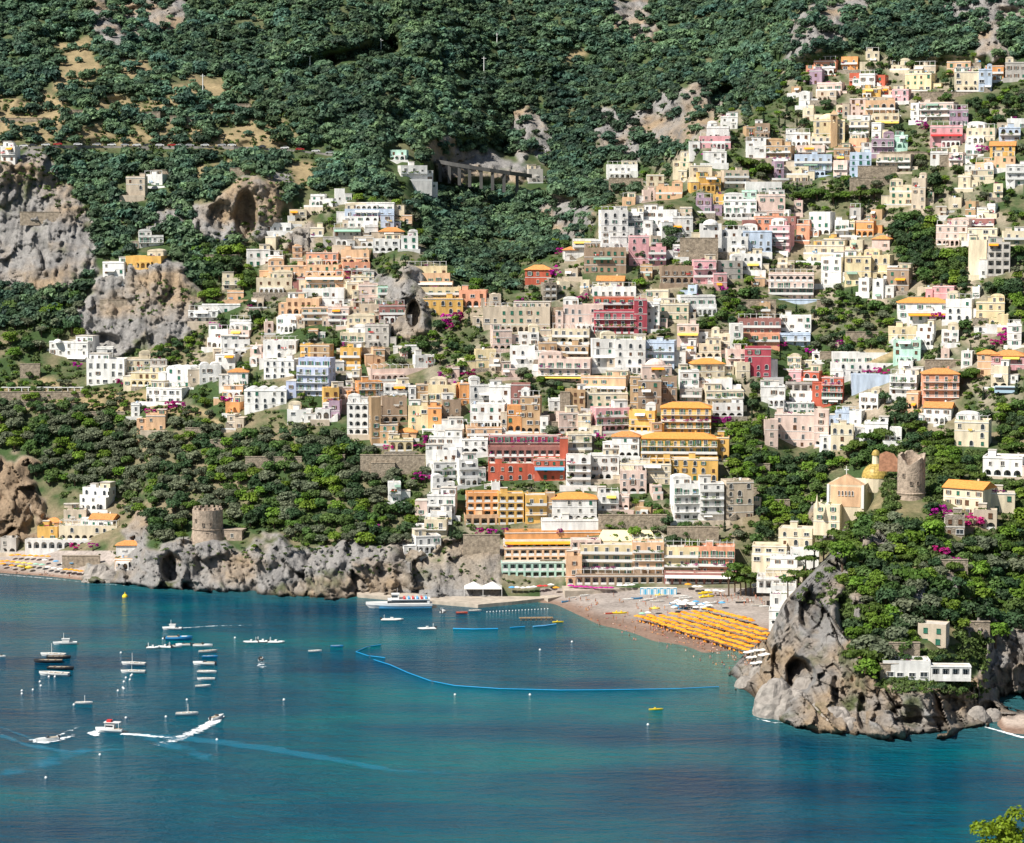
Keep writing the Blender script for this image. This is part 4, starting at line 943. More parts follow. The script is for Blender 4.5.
# x0 y0 x1 y1 colour flags, read off the slope from top to shore
LIST = """
309 196 326 207 W s;265 224 291 232 W s;286 217 295 225 W n;245 250 270 267 W;268 256 284 267 W n;256 279 292 294 C;266 266 306 279 P r
297 279 306 291 D;188 311 218 323 W b;200 305 240 314 W;229 321 251 331 W s;286 299 321 316 P l;322 290 345 306 W;300 308 328 326 P b;276 318 300 332 W v;328 309 350 327 k b
306 253 338 267 S l;306 266 342 278 P l;305 277 345 290 P /ww1;345 203 396 211 W b;344 210 394 218 U b;348 217 379 228 W sb;380 215 394 228 U;363 227 378 237 W v
378 229 404 241 B t;373 240 400 253 W l;400 237 418 250 W;332 229 361 246 G /wg1;352 238 374 248 B;341 251 371 265 P l;341 264 370 276 S b;350 277 374 288 C s
357 286 378 303 k;377 288 388 301 E b;345 284 359 298 C;360 305 383 321 B;378 306 405 323 D lb;346 324 390 336 C s;335 308 350 326 k;350 302 361 322 B
487 296 501 307 B h;483 309 552 332 B G;552 309 564 330 N;563 306 604 331 k;646 291 671 305 C a;646 304 661 331 W;660 305 692 321 C G;660 268 696 285 N l
599 212 628 245 W a;608 237 627 249 W l;627 213 645 235 W b;643 211 680 233 W;670 218 693 239 W;648 238 661 250 B b;584 249 627 273 N;573 241 608 253 W b;563 248 578 261 W t
597 278 626 292 C g;700 225 722 254 W sh;720 231 748 253 W sa;743 232 773 253 U l;735 255 764 271 W sa;724 201 758 219 W sb;742 192 759 203 E;758 196 785 218 k;714 195 728 208 Y
696 199 714 213 V;680 208 693 219 B;755 218 783 232 S;743 222 756 232 D;770 226 796 252 K b;783 217 801 229 D;797 225 814 241 S;810 214 837 236 W lv;835 222 851 239 W b;824 239 843 247 Y
805 246 851 263 C s;822 259 847 285 W;845 257 873 286 y a;693 261 716 285 K b;713 274 727 291 K;716 262 743 280 G;730 254 753 263 C;678 297 717 315 W sb;688 287 699 298 U
890 186 914 205 C s;912 180 929 210 B;850 209 865 222 G P;846 222 858 237 y b;857 222 878 238 O l;873 237 895 249 k t;850 242 866 257 C l;863 257 897 279 y a;888 267 903 277 W s;888 270 915 293 N
873 281 889 300 W a;859 280 874 293 W;934 287 959 300 K;947 300 978 322 W a;977 303 1008 319 y;997 317 1013 327 y n;918 289 936 295 C n
938 226 976 246 k lP;950 220 1002 231 D b;968 229 1004 242 C;969 242 990 276 C n;988 243 1013 276 G Lf;1004 233 1032 246 C b;966 202 981 217 T;978 212 994 220 C n
815 61 843 75 S b;842 57 862 71 O b;810 71 826 85 V;817 83 847 98 k sb;818 91 841 102 B;803 109 817 122 C;707 128 731 139 W;700 137 731 149 K s;703 152 728 165 W
786 134 812 147 W;811 137 832 149 C b;755 125 771 139 N;744 128 756 138 T;746 142 767 159 W s;765 146 797 166 T b;797 147 829 157 k b;795 156 835 177 U b;834 149 852 163 T;834 162 852 177 k b
690 166 712 179 C;697 177 721 191 Y a;722 172 749 189 B b;773 163 784 180 V;780 167 812 183 C s;744 183 782 193 W;656 188 684 200 P s
891 65 916 75 C s;915 66 942 75 B b;948 62 975 75 P;907 74 940 91 y;955 72 982 92 C a;979 70 994 92 U;986 66 1007 81 O b;1006 63 1030 79 G;850 74 865 87 R b;860 75 879 90 W
875 76 890 88 R;878 88 893 96 P;863 89 883 99 Y;893 90 913 102 K a;850 99 868 117 k;866 102 897 117 P b;911 104 924 122 W;922 103 962 123 k b;950 110 970 126 V;873 115 901 127 C /wy0
850 121 873 139 C b;872 123 886 139 W;931 127 966 147 K /wr1;895 136 911 149 E;872 139 896 154 V b;850 140 871 154 P;850 154 873 178 U;931 153 951 167 W;950 153 968 167 k b
878 156 918 174 B b;968 129 1002 143 C;1000 128 1022 142 U b;1008 119 1030 129 W;971 170 996 182 C;976 163 995 171 P n;1007 166 1032 186 W b;995 157 1018 169 P
47 343 96 363 W;96 349 113 360 W;86 361 127 385 W;126 360 150 372 C;150 360 167 371 G;130 373 167 387 y l;165 369 198 388 W v;197 366 221 383 W v;145 389 189 404 W;131 405 141 418 W
207 331 229 348 W s;228 331 252 342 k b;218 342 250 357 W sb;215 355 238 371 W;228 370 248 387 W t;250 346 264 364 k;263 342 297 359 W aP;300 346 313 360 Y;310 346 333 367 T
263 361 300 380 W a;296 360 334 398 L sb;222 386 244 398 P s;225 403 244 414 O n;227 415 238 429 B;321 390 339 414 Y;329 402 341 420 V;287 411 312 423 W;315 411 330 421 W l;332 362 344 373 W
340 334 366 349 C b;365 326 391 348 G;340 349 362 366 Y b;412 356 435 370 W;404 346 419 353 W n;474 351 496 369 y G;489 359 503 373 B b;490 331 512 351 k l
365 371 434 381 k sP;354 383 382 403 O b;335 388 353 401 G;381 386 410 400 W Lf;408 387 416 409 W;415 385 430 406 T;428 387 458 408 y a;457 384 469 406 O;347 404 369 436 W La
368 398 381 446 T;380 399 407 424 N l;380 425 398 445 T G;408 408 430 431 y G;428 408 442 430 O G;441 401 461 421 N;468 386 491 406 W a;489 387 512 406 W G;470 406 507 429 W lf
465 429 502 442 P b;388 441 413 452 y l;398 430 417 439 P t;433 426 464 437 W n;428 438 464 454 W s;462 440 488 454 W l;425 452 457 471 W l;455 461 478 486 W b
518 333 539 346 W;540 330 552 341 B;552 330 592 344 C lb;591 341 616 369 W /ww1;615 342 647 373 W aG;646 343 678 369 U b;538 343 557 361 T;555 346 591 361 T lb;510 347 535 365 W a;534 351 551 361 W
538 361 593 383 k b/wy0;640 367 672 380 k h;581 378 631 394 P /ww0;585 394 628 409 C;630 377 641 411 T;638 381 662 413 N a;661 379 678 404 N;511 385 531 406 D;520 397 542 434 T l;507 407 522 433 O l
565 391 586 412 T;556 414 579 434 k l;578 415 593 435 C;591 409 630 433 K lb;629 413 658 433 Y lf;649 423 662 438 T;612 434 641 458 W lt;566 435 592 457 C b;566 456 592 487 W b
590 456 620 481 W l;620 465 674 485 C;620 472 647 494 k l;598 495 619 511 W b;617 497 631 510 k l;671 486 708 521 W bW;699 484 724 521 W b;722 483 754 520 B a;677 325 700 348 k /wy1
680 346 698 361 W s;711 335 732 349 C;699 345 721 359 C l;726 350 748 367 k b;735 363 750 379 C;690 361 725 379 C to;679 372 699 393 W;680 391 704 403 G b;702 380 734 392 W;705 391 744 406 C b
713 405 744 418 W l;758 361 778 379 W a;789 372 805 385 K;804 372 824 389 R b;822 378 846 406 R b;761 387 786 406 W;786 384 819 395 G lf;790 393 826 407 W s;836 413 861 426 U;831 427 856 451 C a
889 328 919 342 y;917 327 938 347 W s;894 341 925 364 E;899 363 916 375 W;891 376 924 396 W bP;907 394 924 411 P l;956 423 996 448 C ar;865 424 892 435 W;890 430 905 442 W l
860 396 884 412 W lf;850 412 867 425 W;978 352 1001 376 P t;993 353 1032 373 K t;992 367 1013 389 C l;925 405 958 424 W g;1008 326 1023 347 W;985 459 1032 479 W l
387 484 401 503 W b;428 463 461 485 W lb;430 484 456 500 W bs;427 496 457 516 W lb;430 512 452 524 W b;424 521 448 538 C b;411 537 441 553 W lf
0 147 18 162 W b;126 178 146 197 B a;143 176 167 187 W;136 237 163 248 W b;102 263 128 281 W l;125 258 164 268 Y sb;397 166 427 181 W b;408 179 428 189 G n;390 151 408 161 E lf;607 166 638 179 W s;527 170 543 183 G n
78 491 113 511 W sa;62 511 86 529 B;88 517 118 528 W g;44 520 62 528 P t;146 416 166 431 P;116 543 141 554 W t;114 560 137 569 P;0 540 18 554 G l
"""
CCH = {}
def build_list():
    for row in LIST.replace('\n', ';').split(';'):
        t = row.split()
        if not t: continue
        x0, y0, x1, y1 = map(float, t[:4]); fl = t[5] if len(t) > 5 else ''
        head = x1 > 950 and y0 > 415 and y0 < 480
        house(x0, y0, x1, y1, t[4], fl)
# ------------------------------------------------------------------ landmark buildings
LM = []   # (phrase, px, py): what labels may refer to
def lm(phrase, px, py): LM.append((phrase, px, py))
building('crimson_hotel', 'crimson hotel with rows of white balconies and arches under a terrace roof', 'hotel', [
 (594, 312, 636, 334, 'M', 'lb', dict(yaw=0, dep=8)), (634, 300, 647, 335, 'M', 'a', dict(yaw=0, dep=8)), (594, 298, 634, 311, 'R', 'b', dict(yaw=0, dep=8)),
 (592, 288, 636, 297, 'W', 'P', dict(yaw=0, dep=6))]); lm('the crimson hotel', 620, 315)
building('red_hotel', 'red hotel with magenta flowered balconies and a dark blue glazed lower wing', 'hotel', [
 (488, 465, 534, 481, 'R', 'a', dict(yaw=0, dep=9)), (534, 460, 565, 481, 'R', '/wl1', dict(yaw=0, dep=9)), (488, 449, 562, 464, 'D', 'Lf', dict(yaw=0, dep=8)), (489, 436, 562, 449, 'M', 'bi', dict(yaw=0, dep=7)), (560, 438, 568, 470, 'R', 'n', dict(yaw=0))])
lm('the red hotel', 527, 458)
building('stepped_hotel', 'yellow stepped hotel with pale terraces beside the rock grotto', 'hotel', [
 (423, 299, 463, 315, 'Y', 'a', dict(yaw=0, dep=7)), (418, 289, 461, 300, 'y', 'b', dict(yaw=0, dep=7)), (415, 282, 453, 290, 'P', '/ww0', dict(yaw=0, dep=7)), (411, 275, 450, 283, 'P', 'b', dict(yaw=0, dep=7)), (408, 267, 447, 276, 'y', 'f', dict(yaw=0, dep=7)),
 (459, 291, 488, 308, 'S', 'l', dict(yaw=R(-6)))]); lm('the stepped yellow hotel', 435, 290)
building('yellow_hotel', 'big yellow hotel in tiers with orange tile roofs and a planted loggia', 'hotel', [
 (671, 460, 720, 482, 'Y', 'a', dict(yaw=R(-5), dep=9)), (641, 436, 720, 461, 'Y', 'tob', dict(yaw=R(-5), dep=11)), (716, 438, 731, 461, 'Y', 'l', dict(yaw=R(-8))), (661, 405, 713, 435, 'Y', 'tob', dict(yaw=R(-5), dep=9)), (650, 460, 672, 481, 'Y', 'Lf', dict(yaw=R(-5), dep=6))])
lm('the big yellow hotel', 688, 440)
building('balcony_hotel', 'long pale orange hotel with three rows of square balconies above the jetty', 'hotel', [
 (463, 517, 512, 526, 'P', 'Lf', dict(yaw=R(4), dep=8)), (465, 495, 500, 517, 'O', 'Lf', dict(yaw=R(4), dep=8)), (497, 495, 524, 525, 'Y', 'Lf', dict(yaw=R(4), dep=8)), (524, 496, 547, 524, 'Y', 'b', dict(yaw=R(4), dep=8)), (545, 494, 555, 520, 'T', '', dict(yaw=0))])
lm('the long balcony hotel', 505, 510)
building('restaurant', 'seafront restaurant with a long orange roof and a white glazed lower floor', 'restaurant', [
 (500, 563, 571, 579, 'E', 'LfW', dict(yaw=R(3), dep=8)), (503, 549, 574, 563, 'P', 'Lfb', dict(yaw=R(3), dep=8)), (571, 541, 601, 567, 'k', 'Lf', dict(yaw=0, dep=8)), (503, 541, 572, 550, 'W', 'Lf/wo0', dict(yaw=R(3), dep=6)), (504, 533, 602, 541, 'O', 'n', dict(yaw=R(3), dep=5))])
lm('the orange-roofed restaurant', 545, 557)
building('seafront_row', 'yellow seafront apartments over dark shop fronts below a yellow awning', 'apartments', [
 (580, 546, 634, 577, 'y', 'b', dict(yaw=R(-3), dep=8)), (566, 558, 582, 586, 'P', 'l', dict(yaw=0)), (632, 544, 664, 577, 'P', 'b', dict(yaw=0, dep=8)), (575, 576, 664, 585, 'N', 'Lf', dict(yaw=0, dep=6))])
lm('the yellow seafront apartments', 610, 562)
building('coral_row', 'coral red seafront building with pale surrounds over a covered terrace', 'apartments', [
 (664, 548, 700, 576, 'y', 'b', dict(yaw=R(-4), dep=8)), (684, 549, 737, 575, 'S', 'b', dict(yaw=R(-6), dep=8)), (664, 575, 738, 585, 'D', 'Lf/ww0', dict(yaw=R(-4), dep=6))]); lm('the coral seafront building', 705, 562)
house(551, 496, 597, 522, 'W', 'tol', 'tile_roofed_villa', 'white arcaded villa with an orange tile roof above a white terrace', cat='villa', yaw=R(2)); lm('the white arcaded villa', 574, 508)
house(541, 521, 602, 533, 'W', 'n', 'terrace_platform', 'white terrace platform between the arcaded villa and the orange-roofed restaurant', cat='terrace', yaw=R(2), dep=6)
house(525, 267, 553, 285, 'R', 't', 'red_villa', 'orange-red villa with a hipped terracotta roof on stone arches beside the wood', cat='villa', yaw=R(-6)); lm('the orange-red villa', 539, 275)
building('pink_house', 'tall pink house with a lower balconied wing beside a dark pine', 'house', [(629, 237, 649, 266, 'K', 'a', dict(yaw=0)), (648, 248, 666, 266, 'K', 'b', dict(yaw=0))]); lm('the tall pink house', 645, 252)
house(541, 284, 557, 303, 'N', 'LS', 'stone_arcade', 'stone arcade holding up the garden of the orange-red villa', cat='arcade')
building('pale_palazzo', 'large pale pink palazzo with a white roof terrace above the green valley', 'palazzo', [(775, 415, 817, 448, 'k', '', dict(yaw=R(-8), dep=8)), (765, 421, 778, 447, 'k', '', dict(yaw=0)), (814, 412, 831, 447, 'k', 'l', dict(yaw=R(-10))), (777, 403, 814, 415, 'W', '', dict(yaw=0, dep=6))])
lm('the pale pink palazzo', 797, 430)
house(769, 275, 817, 301, 'k', 'Tb', 'grand_villa', 'grand beige villa with a loggia and white pediment above terraced gardens', cat='villa', yaw=R(-8)); lm('the grand beige villa', 793, 288)
house(769, 300, 822, 306, 'U', 'n', 'garden_terrace', 'pale blue terrace wall under the grand beige villa', cat='terrace', yaw=R(-8), dep=3)
building('balustrade_hotel', 'pink hotel with white balustrades and an orange roof terrace', 'hotel', [(741, 335, 781, 348, 'S', 'b', dict(yaw=R(-4), dep=8)), (738, 320, 782, 335, 'D', 'b', dict(yaw=R(-4), dep=7)), (780, 317, 813, 336, 'W', 'l', dict(yaw=R(-6), dep=8)), (780, 335, 812, 347, 'U', 'b', dict(yaw=R(-6), dep=7)), (730, 325, 743, 352, 'W', '', dict(yaw=0))])
lm('the balustraded pink hotel', 770, 332)
house(745, 349, 772, 378, 'M', 'a', 'crimson_house', 'crimson house with white arched windows under the balustraded pink hotel', yaw=R(-4)); lm('the arched crimson house', 758, 364)
building('flowered_hotel', 'white hotel with magenta flowers along its balcony over blue-grey arches', 'hotel', [(832, 364, 897, 376, 'W', 'a', dict(yaw=R(-3), dep=8)), (833, 354, 896, 364, 'W', 'b', dict(yaw=R(-3), dep=7)), (852, 376, 891, 389, 'U', 'n', dict(yaw=R(-3), dep=6))])
lm('the magenta-flowered hotel', 864, 366)
building('long_white_house', 'long white house with an orange tile roof, awnings and a purple-edged terrace', 'house', [(899, 300, 951, 319, 'W', 'to', dict(yaw=R(-5), dep=9)), (908, 313, 951, 322, 'W', 'f/wo0', dict(yaw=R(-5), dep=3))]); lm('the long orange-roofed house', 925, 308)
house(923, 371, 961, 405, 'S', 'tb', 'salmon_house', 'salmon house with a terracotta roof and deep balconies beside an umbrella pine', yaw=R(-5)); lm('the salmon tile-roofed house', 941, 388)
house(991, 143, 1019, 158, 'Y', 'ga', 'yellow_cottage', 'yellow gabled house with a terracotta roof high on the slope', yaw=R(-14)); lm('the yellow gabled house', 1004, 150)
house(244, 391, 288, 410, 'W', 'va', 'vaulted_house', 'long white house with a row of vaults and arched red-shuttered windows', yaw=R(-3)); lm('the long vaulted house', 266, 400)
house(263, 342, 298, 358, 'W', 'a', 'white_villa', 'white villa with many arched windows under a planted roof terrace', cat='villa', yaw=R(-3)); lm('the many-windowed villa', 280, 350)
building('round_dome_church', 'cream church with a large white dome above the upper town', 'church', [(814, 121, 848, 146, 'y', 'h', dict(yaw=R(-8), dep=12))]); lm('the white-domed church', 832, 125)
def hr(name, px, py): return gpt(px, py)
# bell tower
p = Vector(at(834, 146, ground(831, 146)[0] - 1.5)); t = link('bell_tower', None, None, p)
b = MB(); b.box(-1.5, 1.5, 0, 3, -3, 11, wall('T')); b.build('shaft', t)
b = MB(); b.arches(-1.5, 1.5, 0, 11, 14.6, 1, .5, wall('T'), .5); b.box(-1.5, 1.5, 2.5, 3, 11, 14.6, wall('T')); b.box(-1.75, 1.75, -.25, 3.25, 14.6, 15, wall('B')); b.build('belfry', t)
b = MB(); b.hip(-1.5, 1.5, 0, 3, 15, 2.4, wall('T'), .1); b.build('roof', t); tag(t, 'slender tan bell tower in front of the white-domed church', 'bell tower')
# parish church with the yellow tiled dome
p = Vector(at(846, 508, 880)); t = link('domed_church', None, None, p, R(-18))
DOMEM = mat('majolica_tiles', (.50, .36, .10), .45, .5, 1.2)
b = MB(); b.box(-7, 6.5, 0, 22, -8, 8.6, wall('C')); b.faces([(-7,-.02,8.5),(6.5,-.02,8.5),(-.25,-.02,12.2),(-7,4,8.5),(6.5,4,8.5),(-.25,4,12.2)], [(0,1,2),(5,4,3),(0,2,5,3),(1,4,5,2)], wall('P')); b.box(-5.6, 5.2, -.12, -.003, .5, 7.8, wall('P')); b.build('nave', t)
for x in (-6.6, 6.1): b = MB(); b.box(x-.45, x+.45, -.35, -.003, 0, 8.6, FRAME); b.build('pilaster', t)
for i in range(5): link('window', win_mesh('window', .5, 1.7, FRAME, None, True, DARK), t, (-2.6+i*1.25, -.125, 4.6))
b = MB(); b.cyl(8.5, 13, 5, 10.2, 5.0, 5.0, wall('C'), 16); b.build('drum', t)
b = MB(); b.dome(8.5, 13, 10.2, 5.1, 5.1, 5.2, DOMEM, 20, 7); b.build('dome', t)
b = MB(); b.cyl(8.5, 13, 15, 18.4, 1.4, 1.3, wall('C'), 10); b.dome(8.5, 13, 18.4, 1.6, 1.6, 2.0, DOMEM, 10, 5); b.build('lantern', t)
b = MB(); b.box(-.37, -.13, 1.5, 1.7, 12, 15.2, FRAME); b.box(-1.1, .6, 1.5, 1.7, 13.8, 14.1, FRAME); b.build('cross', t)
tag(t, 'peach-fronted church with a yellow tiled dome and a white cross', 'church'); lm('the yellow-domed church', 855, 488); cover(828, 470, 882, 510)
building('church_hall', 'cream church buildings with a small pinnacle below the yellow-domed church', 'church hall', [(814, 506, 845, 530, 'C', '', dict(yaw=R(-16), D=876)), (779, 530, 818, 556, 'C', 'a', dict(yaw=R(-14), D=885, base=2)), (752, 548, 790, 572, 'C', 'sW', dict(yaw=R(-10), D=880, base=1.5)), (770, 560, 800, 582, 'W', 'sP', dict(yaw=R(-10), D=872, base=1)), (790, 552, 822, 572, 'W', 's', dict(yaw=R(-10), D=876, base=1))]); lm('the cream church buildings', 785, 555)
p = Vector(at(817, 507, 875)); b = MB(); b.cyl(0, 0, -.3, 1.5, .9, .6, wall('C'), 8); b.cyl(0, 0, 1.5, 4.6, .5, .05, wall('C'), 8); tag(b.build('pinnacle', None, p), 'small pointed cream pinnacle on the corner of the church buildings', 'pinnacle')
building('beach_club', 'white beach terraces with awnings at the foot of the cliff behind the beach', 'beach club', [(770, 597, 798, 612, 'W', 'f', dict(yaw=R(-8), D=770, base=.5)), (769, 611, 790, 627, 'W', 'l', dict(yaw=R(-8), D=764, base=1.5)), (771, 587, 797, 597, 'W', 'P', dict(yaw=R(-6), D=790, base=.5))]); lm('the white beach club', 783, 605)
building('terrace_bar', 'low white terraces with pergolas behind the pines on the beach', 'bar', [(757, 580, 800, 591, 'W', 'LfP', dict(yaw=R(-8), D=862, base=1)), (766, 570, 806, 581, 'C', 's', dict(yaw=R(-8), D=868, base=1))])
# ruined round tower and its broken neighbour
SM = mat('tower_stone', (.44, .35, .27), .95, .4, .9, .8, bscale=2)
def round_tower(name, label, px, pyb, pyt, wpx, cat='tower', batter=1.12, broken=0, D=None, seed=1):
    d = D or ground(px, pyb)[0]; p = Vector(at(px, pyb, d)); h = at(px, pyt, d)[2] - p.z; r = wpx/2*d/F
    t = link(name, None, None, p + Vector((0, r, 0))); rs = random.Random(seed)
    n = 28; b = MB(); v = []; f = []
    lv = [-7, 0, h*.33, h*.36, h*.37, h]; rr = [batter*1.12, batter, 1.0, 1.06, 1.0, 1.0]
    for j, (z, q) in enumerate(zip(lv, rr)):
        for i in range(n):
            a = 2*math.pi*i/n; top = (rs.uniform(-1.5, .3)*broken if j == 5 else 0) - (broken*max(0, math.cos(a - 4.4))*3.0 if j == 5 else 0)
            v.append((r*q*math.cos(a), r*q*math.sin(a), z + top))
    for j in range(5):
        for i in range(n): f.append((j*n+i, j*n+(i+1)%n, (j+1)*n+(i+1)%n, (j+1)*n+i))
    k = len(v); 
    for i in range(n): a = 2*math.pi*i/n; z = v[5*n+i][2]; v.append((r*.82*math.cos(a), r*.82*math.sin(a), z))
    for i in range(n): a = 2*math.pi*i/n; v.append((r*.82*math.cos(a), r*.82*math.sin(a), h*.8 - 1))
    for i in range(n): f.append((5*n+i, 5*n+(i+1)%n, k+(i+1)%n, k+i)); f.append((k+i, k+(i+1)%n, k+n+(i+1)%n, k+n+i))
    f.append(tuple(range(k+n, k+2*n)))
    b.faces(v, f, SM); b.build('wall', t)
    for a, z in ((-1.75, .5), (-1.25, .5), (-2.3, .62), (-1.5, .18)):
        link('window', win_mesh('window', .7, 1.1, SM, None, False, DARK), t, (r*1.02*math.cos(a), r*1.02*math.sin(a), h*z), a + math.pi/2)
    if not broken:
        for i in range(14):
            a = 2*math.pi*i/14; b = MB(); b.box(-.55, .55, 0, .7, 0, .9, SM); b.build('merlon', t, (r*math.cos(a)*.93, r*math.sin(a)*.93, h), a + math.pi/2)
    cover(px-wpx/2, pyt, px+wpx/2, pyb); return tag(t, label, cat)
round_tower('watchtower', 'round grey stone watchtower on the sea cliff with shuttered slits', 206, 541, 511, 31); lm('the round watchtower', 206, 526)
b = MB(); b.box(-4, 4, 0, 5, -3, 4.2, SM); b.box(-4.3, 4.3, -.2, 5.2, 4.2, 4.5, SM); t = link('tower_annex', None, None, gpt(232, 541), R(-12)); o = b.build('wall', t); link('window', WIN['r'], t, (0, -.005, 1.5)); tag(t, 'low stone annex attached beside the round watchtower', 'annex')
round_tower('ruined_tower', 'ruined round stone tower with a broken top among the headland trees', 913, 517, 453, 28, batter=1.18, broken=1, D=786, seed=4); lm('the ruined round tower', 914, 485)
t = link('ruined_gable', None, None, Vector(at(889, 467, 812)), R(-10)); b = MB(); b.faces([(-3.5,0,-1.5),(3.2,0,-1.5),(3.4,0,2.0),(1.6,0,4.4),(-1,0,5.2),(-3.2,0,4.2)] + [(x, .9, z) for x, z in ((-3.5,-1.5),(3.2,-1.5),(3.4,2),(1.6,4.4),(-1,5.2),(-3.2,4.2))], [(0,1,2,3,4,5),(11,10,9,8,7,6)] + [(i, (i+6), (i+1)%6+6, (i+1)%6) for i in range(6)], mat('rust_brick', (.5, .25, .15), .9, .4, 1)); b.build('wall', t); tag(t, 'fragment of reddish ruined wall standing behind the ruined round tower', 'ruin')
# villa with the orange gable on the headland
building('gabled_villa', 'cream and peach villa with an orange gabled roof above magenta bougainvillea', 'villa', [(947, 486, 1000, 518, 'C', 'go', dict(yaw=R(-34), dep=10)), (992, 494, 1018, 514, 'C', '', dict(yaw=R(-10))), (974, 512, 1000, 530, 'B', 'l', dict(yaw=R(-12), dep=5))]); lm('the orange-gabled villa', 972, 500)
house(945, 517, 968, 537, 'B', 'S', 'garden_ruin', 'small stone outbuilding below the orange-gabled villa', cat='outbuilding', yaw=R(-10))
building('cliff_house', 'low white house on the headland cliff edge with a slatted sea pergola', 'house', [(883, 664, 932, 680, 'W', 'W', dict(yaw=R(-3), dep=7, base=1.2)), (931, 667, 972, 678, 'W', 'Lf', dict(yaw=R(-3), dep=4, base=1.0, D=686))]); lm('the white cliff house', 920, 670)
house(919, 626, 953, 648, 'B', 'G', 'stone_lodge', 'beige lodge with a green shutter above the white cliff house', cat='lodge', yaw=R(-20)); lm('the beige lodge', 935, 637)
# left cove beach club
building('cove_restaurant', 'long cream arcaded restaurant above the small cove beach', 'restaurant', [(58, 527, 119, 541, 'C', 'la', dict(yaw=R(-4), dep=8)), (37, 528, 59, 541, 'Y', '', dict(yaw=R(-4), dep=8)), (24, 541, 95, 551, 'W', 'L', dict(yaw=R(-3), dep=5))]); lm('the arcaded cove restaurant', 70, 540)
# road viaduct under the mountain cliff
VM = mat('shade_darkened_concrete', (.13, .128, .125), .95, .35, .3, streak=True)  # concrete colour darkened to stand in for the cliff's shade
t = link('viaduct', None, None, (0, 0, 0)); pts = [Vector(at(px, py, d)) for px, py, d in ((436, 161, 1228), (452, 164, 1224), (470, 167, 1222), (490, 170, 1222), (510, 173, 1226), (532, 176, 1240))]
t.location = pts[0]; b = MB()
for p, q in zip(pts, pts[1:]):
    p = p - pts[0]; q = q - pts[0]; v = [p, q, q + Vector((0, 7, 0)), p + Vector((0, 7, 0))]
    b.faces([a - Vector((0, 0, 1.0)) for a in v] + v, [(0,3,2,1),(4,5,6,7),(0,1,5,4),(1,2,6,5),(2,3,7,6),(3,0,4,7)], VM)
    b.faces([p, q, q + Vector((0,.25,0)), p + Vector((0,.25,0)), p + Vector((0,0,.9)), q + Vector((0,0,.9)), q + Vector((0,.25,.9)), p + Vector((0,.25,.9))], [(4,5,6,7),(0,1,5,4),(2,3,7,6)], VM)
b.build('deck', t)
for i, px in enumerate((441, 452, 463, 474, 485, 496, 507, 519)):
    k = (px - 436)/96*5; a = pts[min(int(k), 4)].lerp(pts[min(int(k)+1, 5)], k - int(k)) - pts[0]
    b = MB(); b.box(a.x-.8, a.x+.8, a.y+.3, a.y+6.5, a.z-10, a.z-1, VM); b.build('pier', t)
tag(t, 'concrete road viaduct on tall piers under the mountain cliff', 'viaduct'); lm('the road viaduct', 485, 175); cover(436, 158, 533, 178)
build_list()
b = MB(); b.dome(0, 2, 0, 2.0, 2.0, 1.7, wall('W')); t = link('roof_dome', None, None, Vector(at(57, 343, ground(70, 362)[0]+1))); b.build('dome', t); tag(t, 'small white dome on the end of the long white cliff villa', 'dome')
fill_gaps()
# ------------------------------------------------------------------ roads, walls, shore
ASPH = mat('asphalt', (.12, .115, .11), .95, .2, .5)
def ribbon(name, pts, width, m, up=.35, kind='structure'):
    P = [Vector(at(px, py, ground(px, py)[0] - 1.5)) for px, py in pts]; b = MB()
    for p, q in zip(P, P[1:]):
        d = (q - p); n = Vector((-d.y, d.x, 0)).normalized()*width
        if n.y < 0: n = -n
        v = [p, q, q + n, p + n]; v = [Vector((a.x, a.y, a.z)) + Vector((0, 0, up)) for a in v]
        b.faces([a - Vector((0, 0, 4)) for a in v] + v, [(4,5,6,7),(0,1,5,4),(2,3,7,6)], m)
    o = b.build(name); tag(o, None, None, None, kind); return P
ribbon('coast_road', [(x, road_y(x)) for x in range(-30, 350, 12)], 6.5, mat('pale_roadway', (.30, .28, .26), .95, .2, .4))
ribbon('coast_road', [(532, 177), (550, 179), (570, 179), (590, 179), (612, 180), (640, 182), (660, 186)], 6, mat('pale_roadway', (.3, .28, .26)))
STW = mat('garden_wall_stone', (.40, .33, .25), .95, .45, .9, .8, bscale=2)
def stone_wall(x0, x1, y0, y1, look='stone retaining', m=STW, D=None, yaw=0):
    cx = (x0+x1)/2; d = D or ground(cx, y1)[0] - .6; p = Vector(at(cx, y1, d)); h = at(cx, y0, d)[2] - p.z; w = (x1-x0)*d/F
    b = MB(); b.box(-w/2, w/2, 0, 1.2, -2.5, h, m); b.box(-w/2-.1, w/2+.1, -.12, 1.3, h, h+.18, m)
    t = link('retaining_wall', None, None, p, yaw); b.build('wall', t)
    later(t, cx, (y0+y1)/2, 'retaining wall', look, 'wall', 'retaining walls of the terraces')
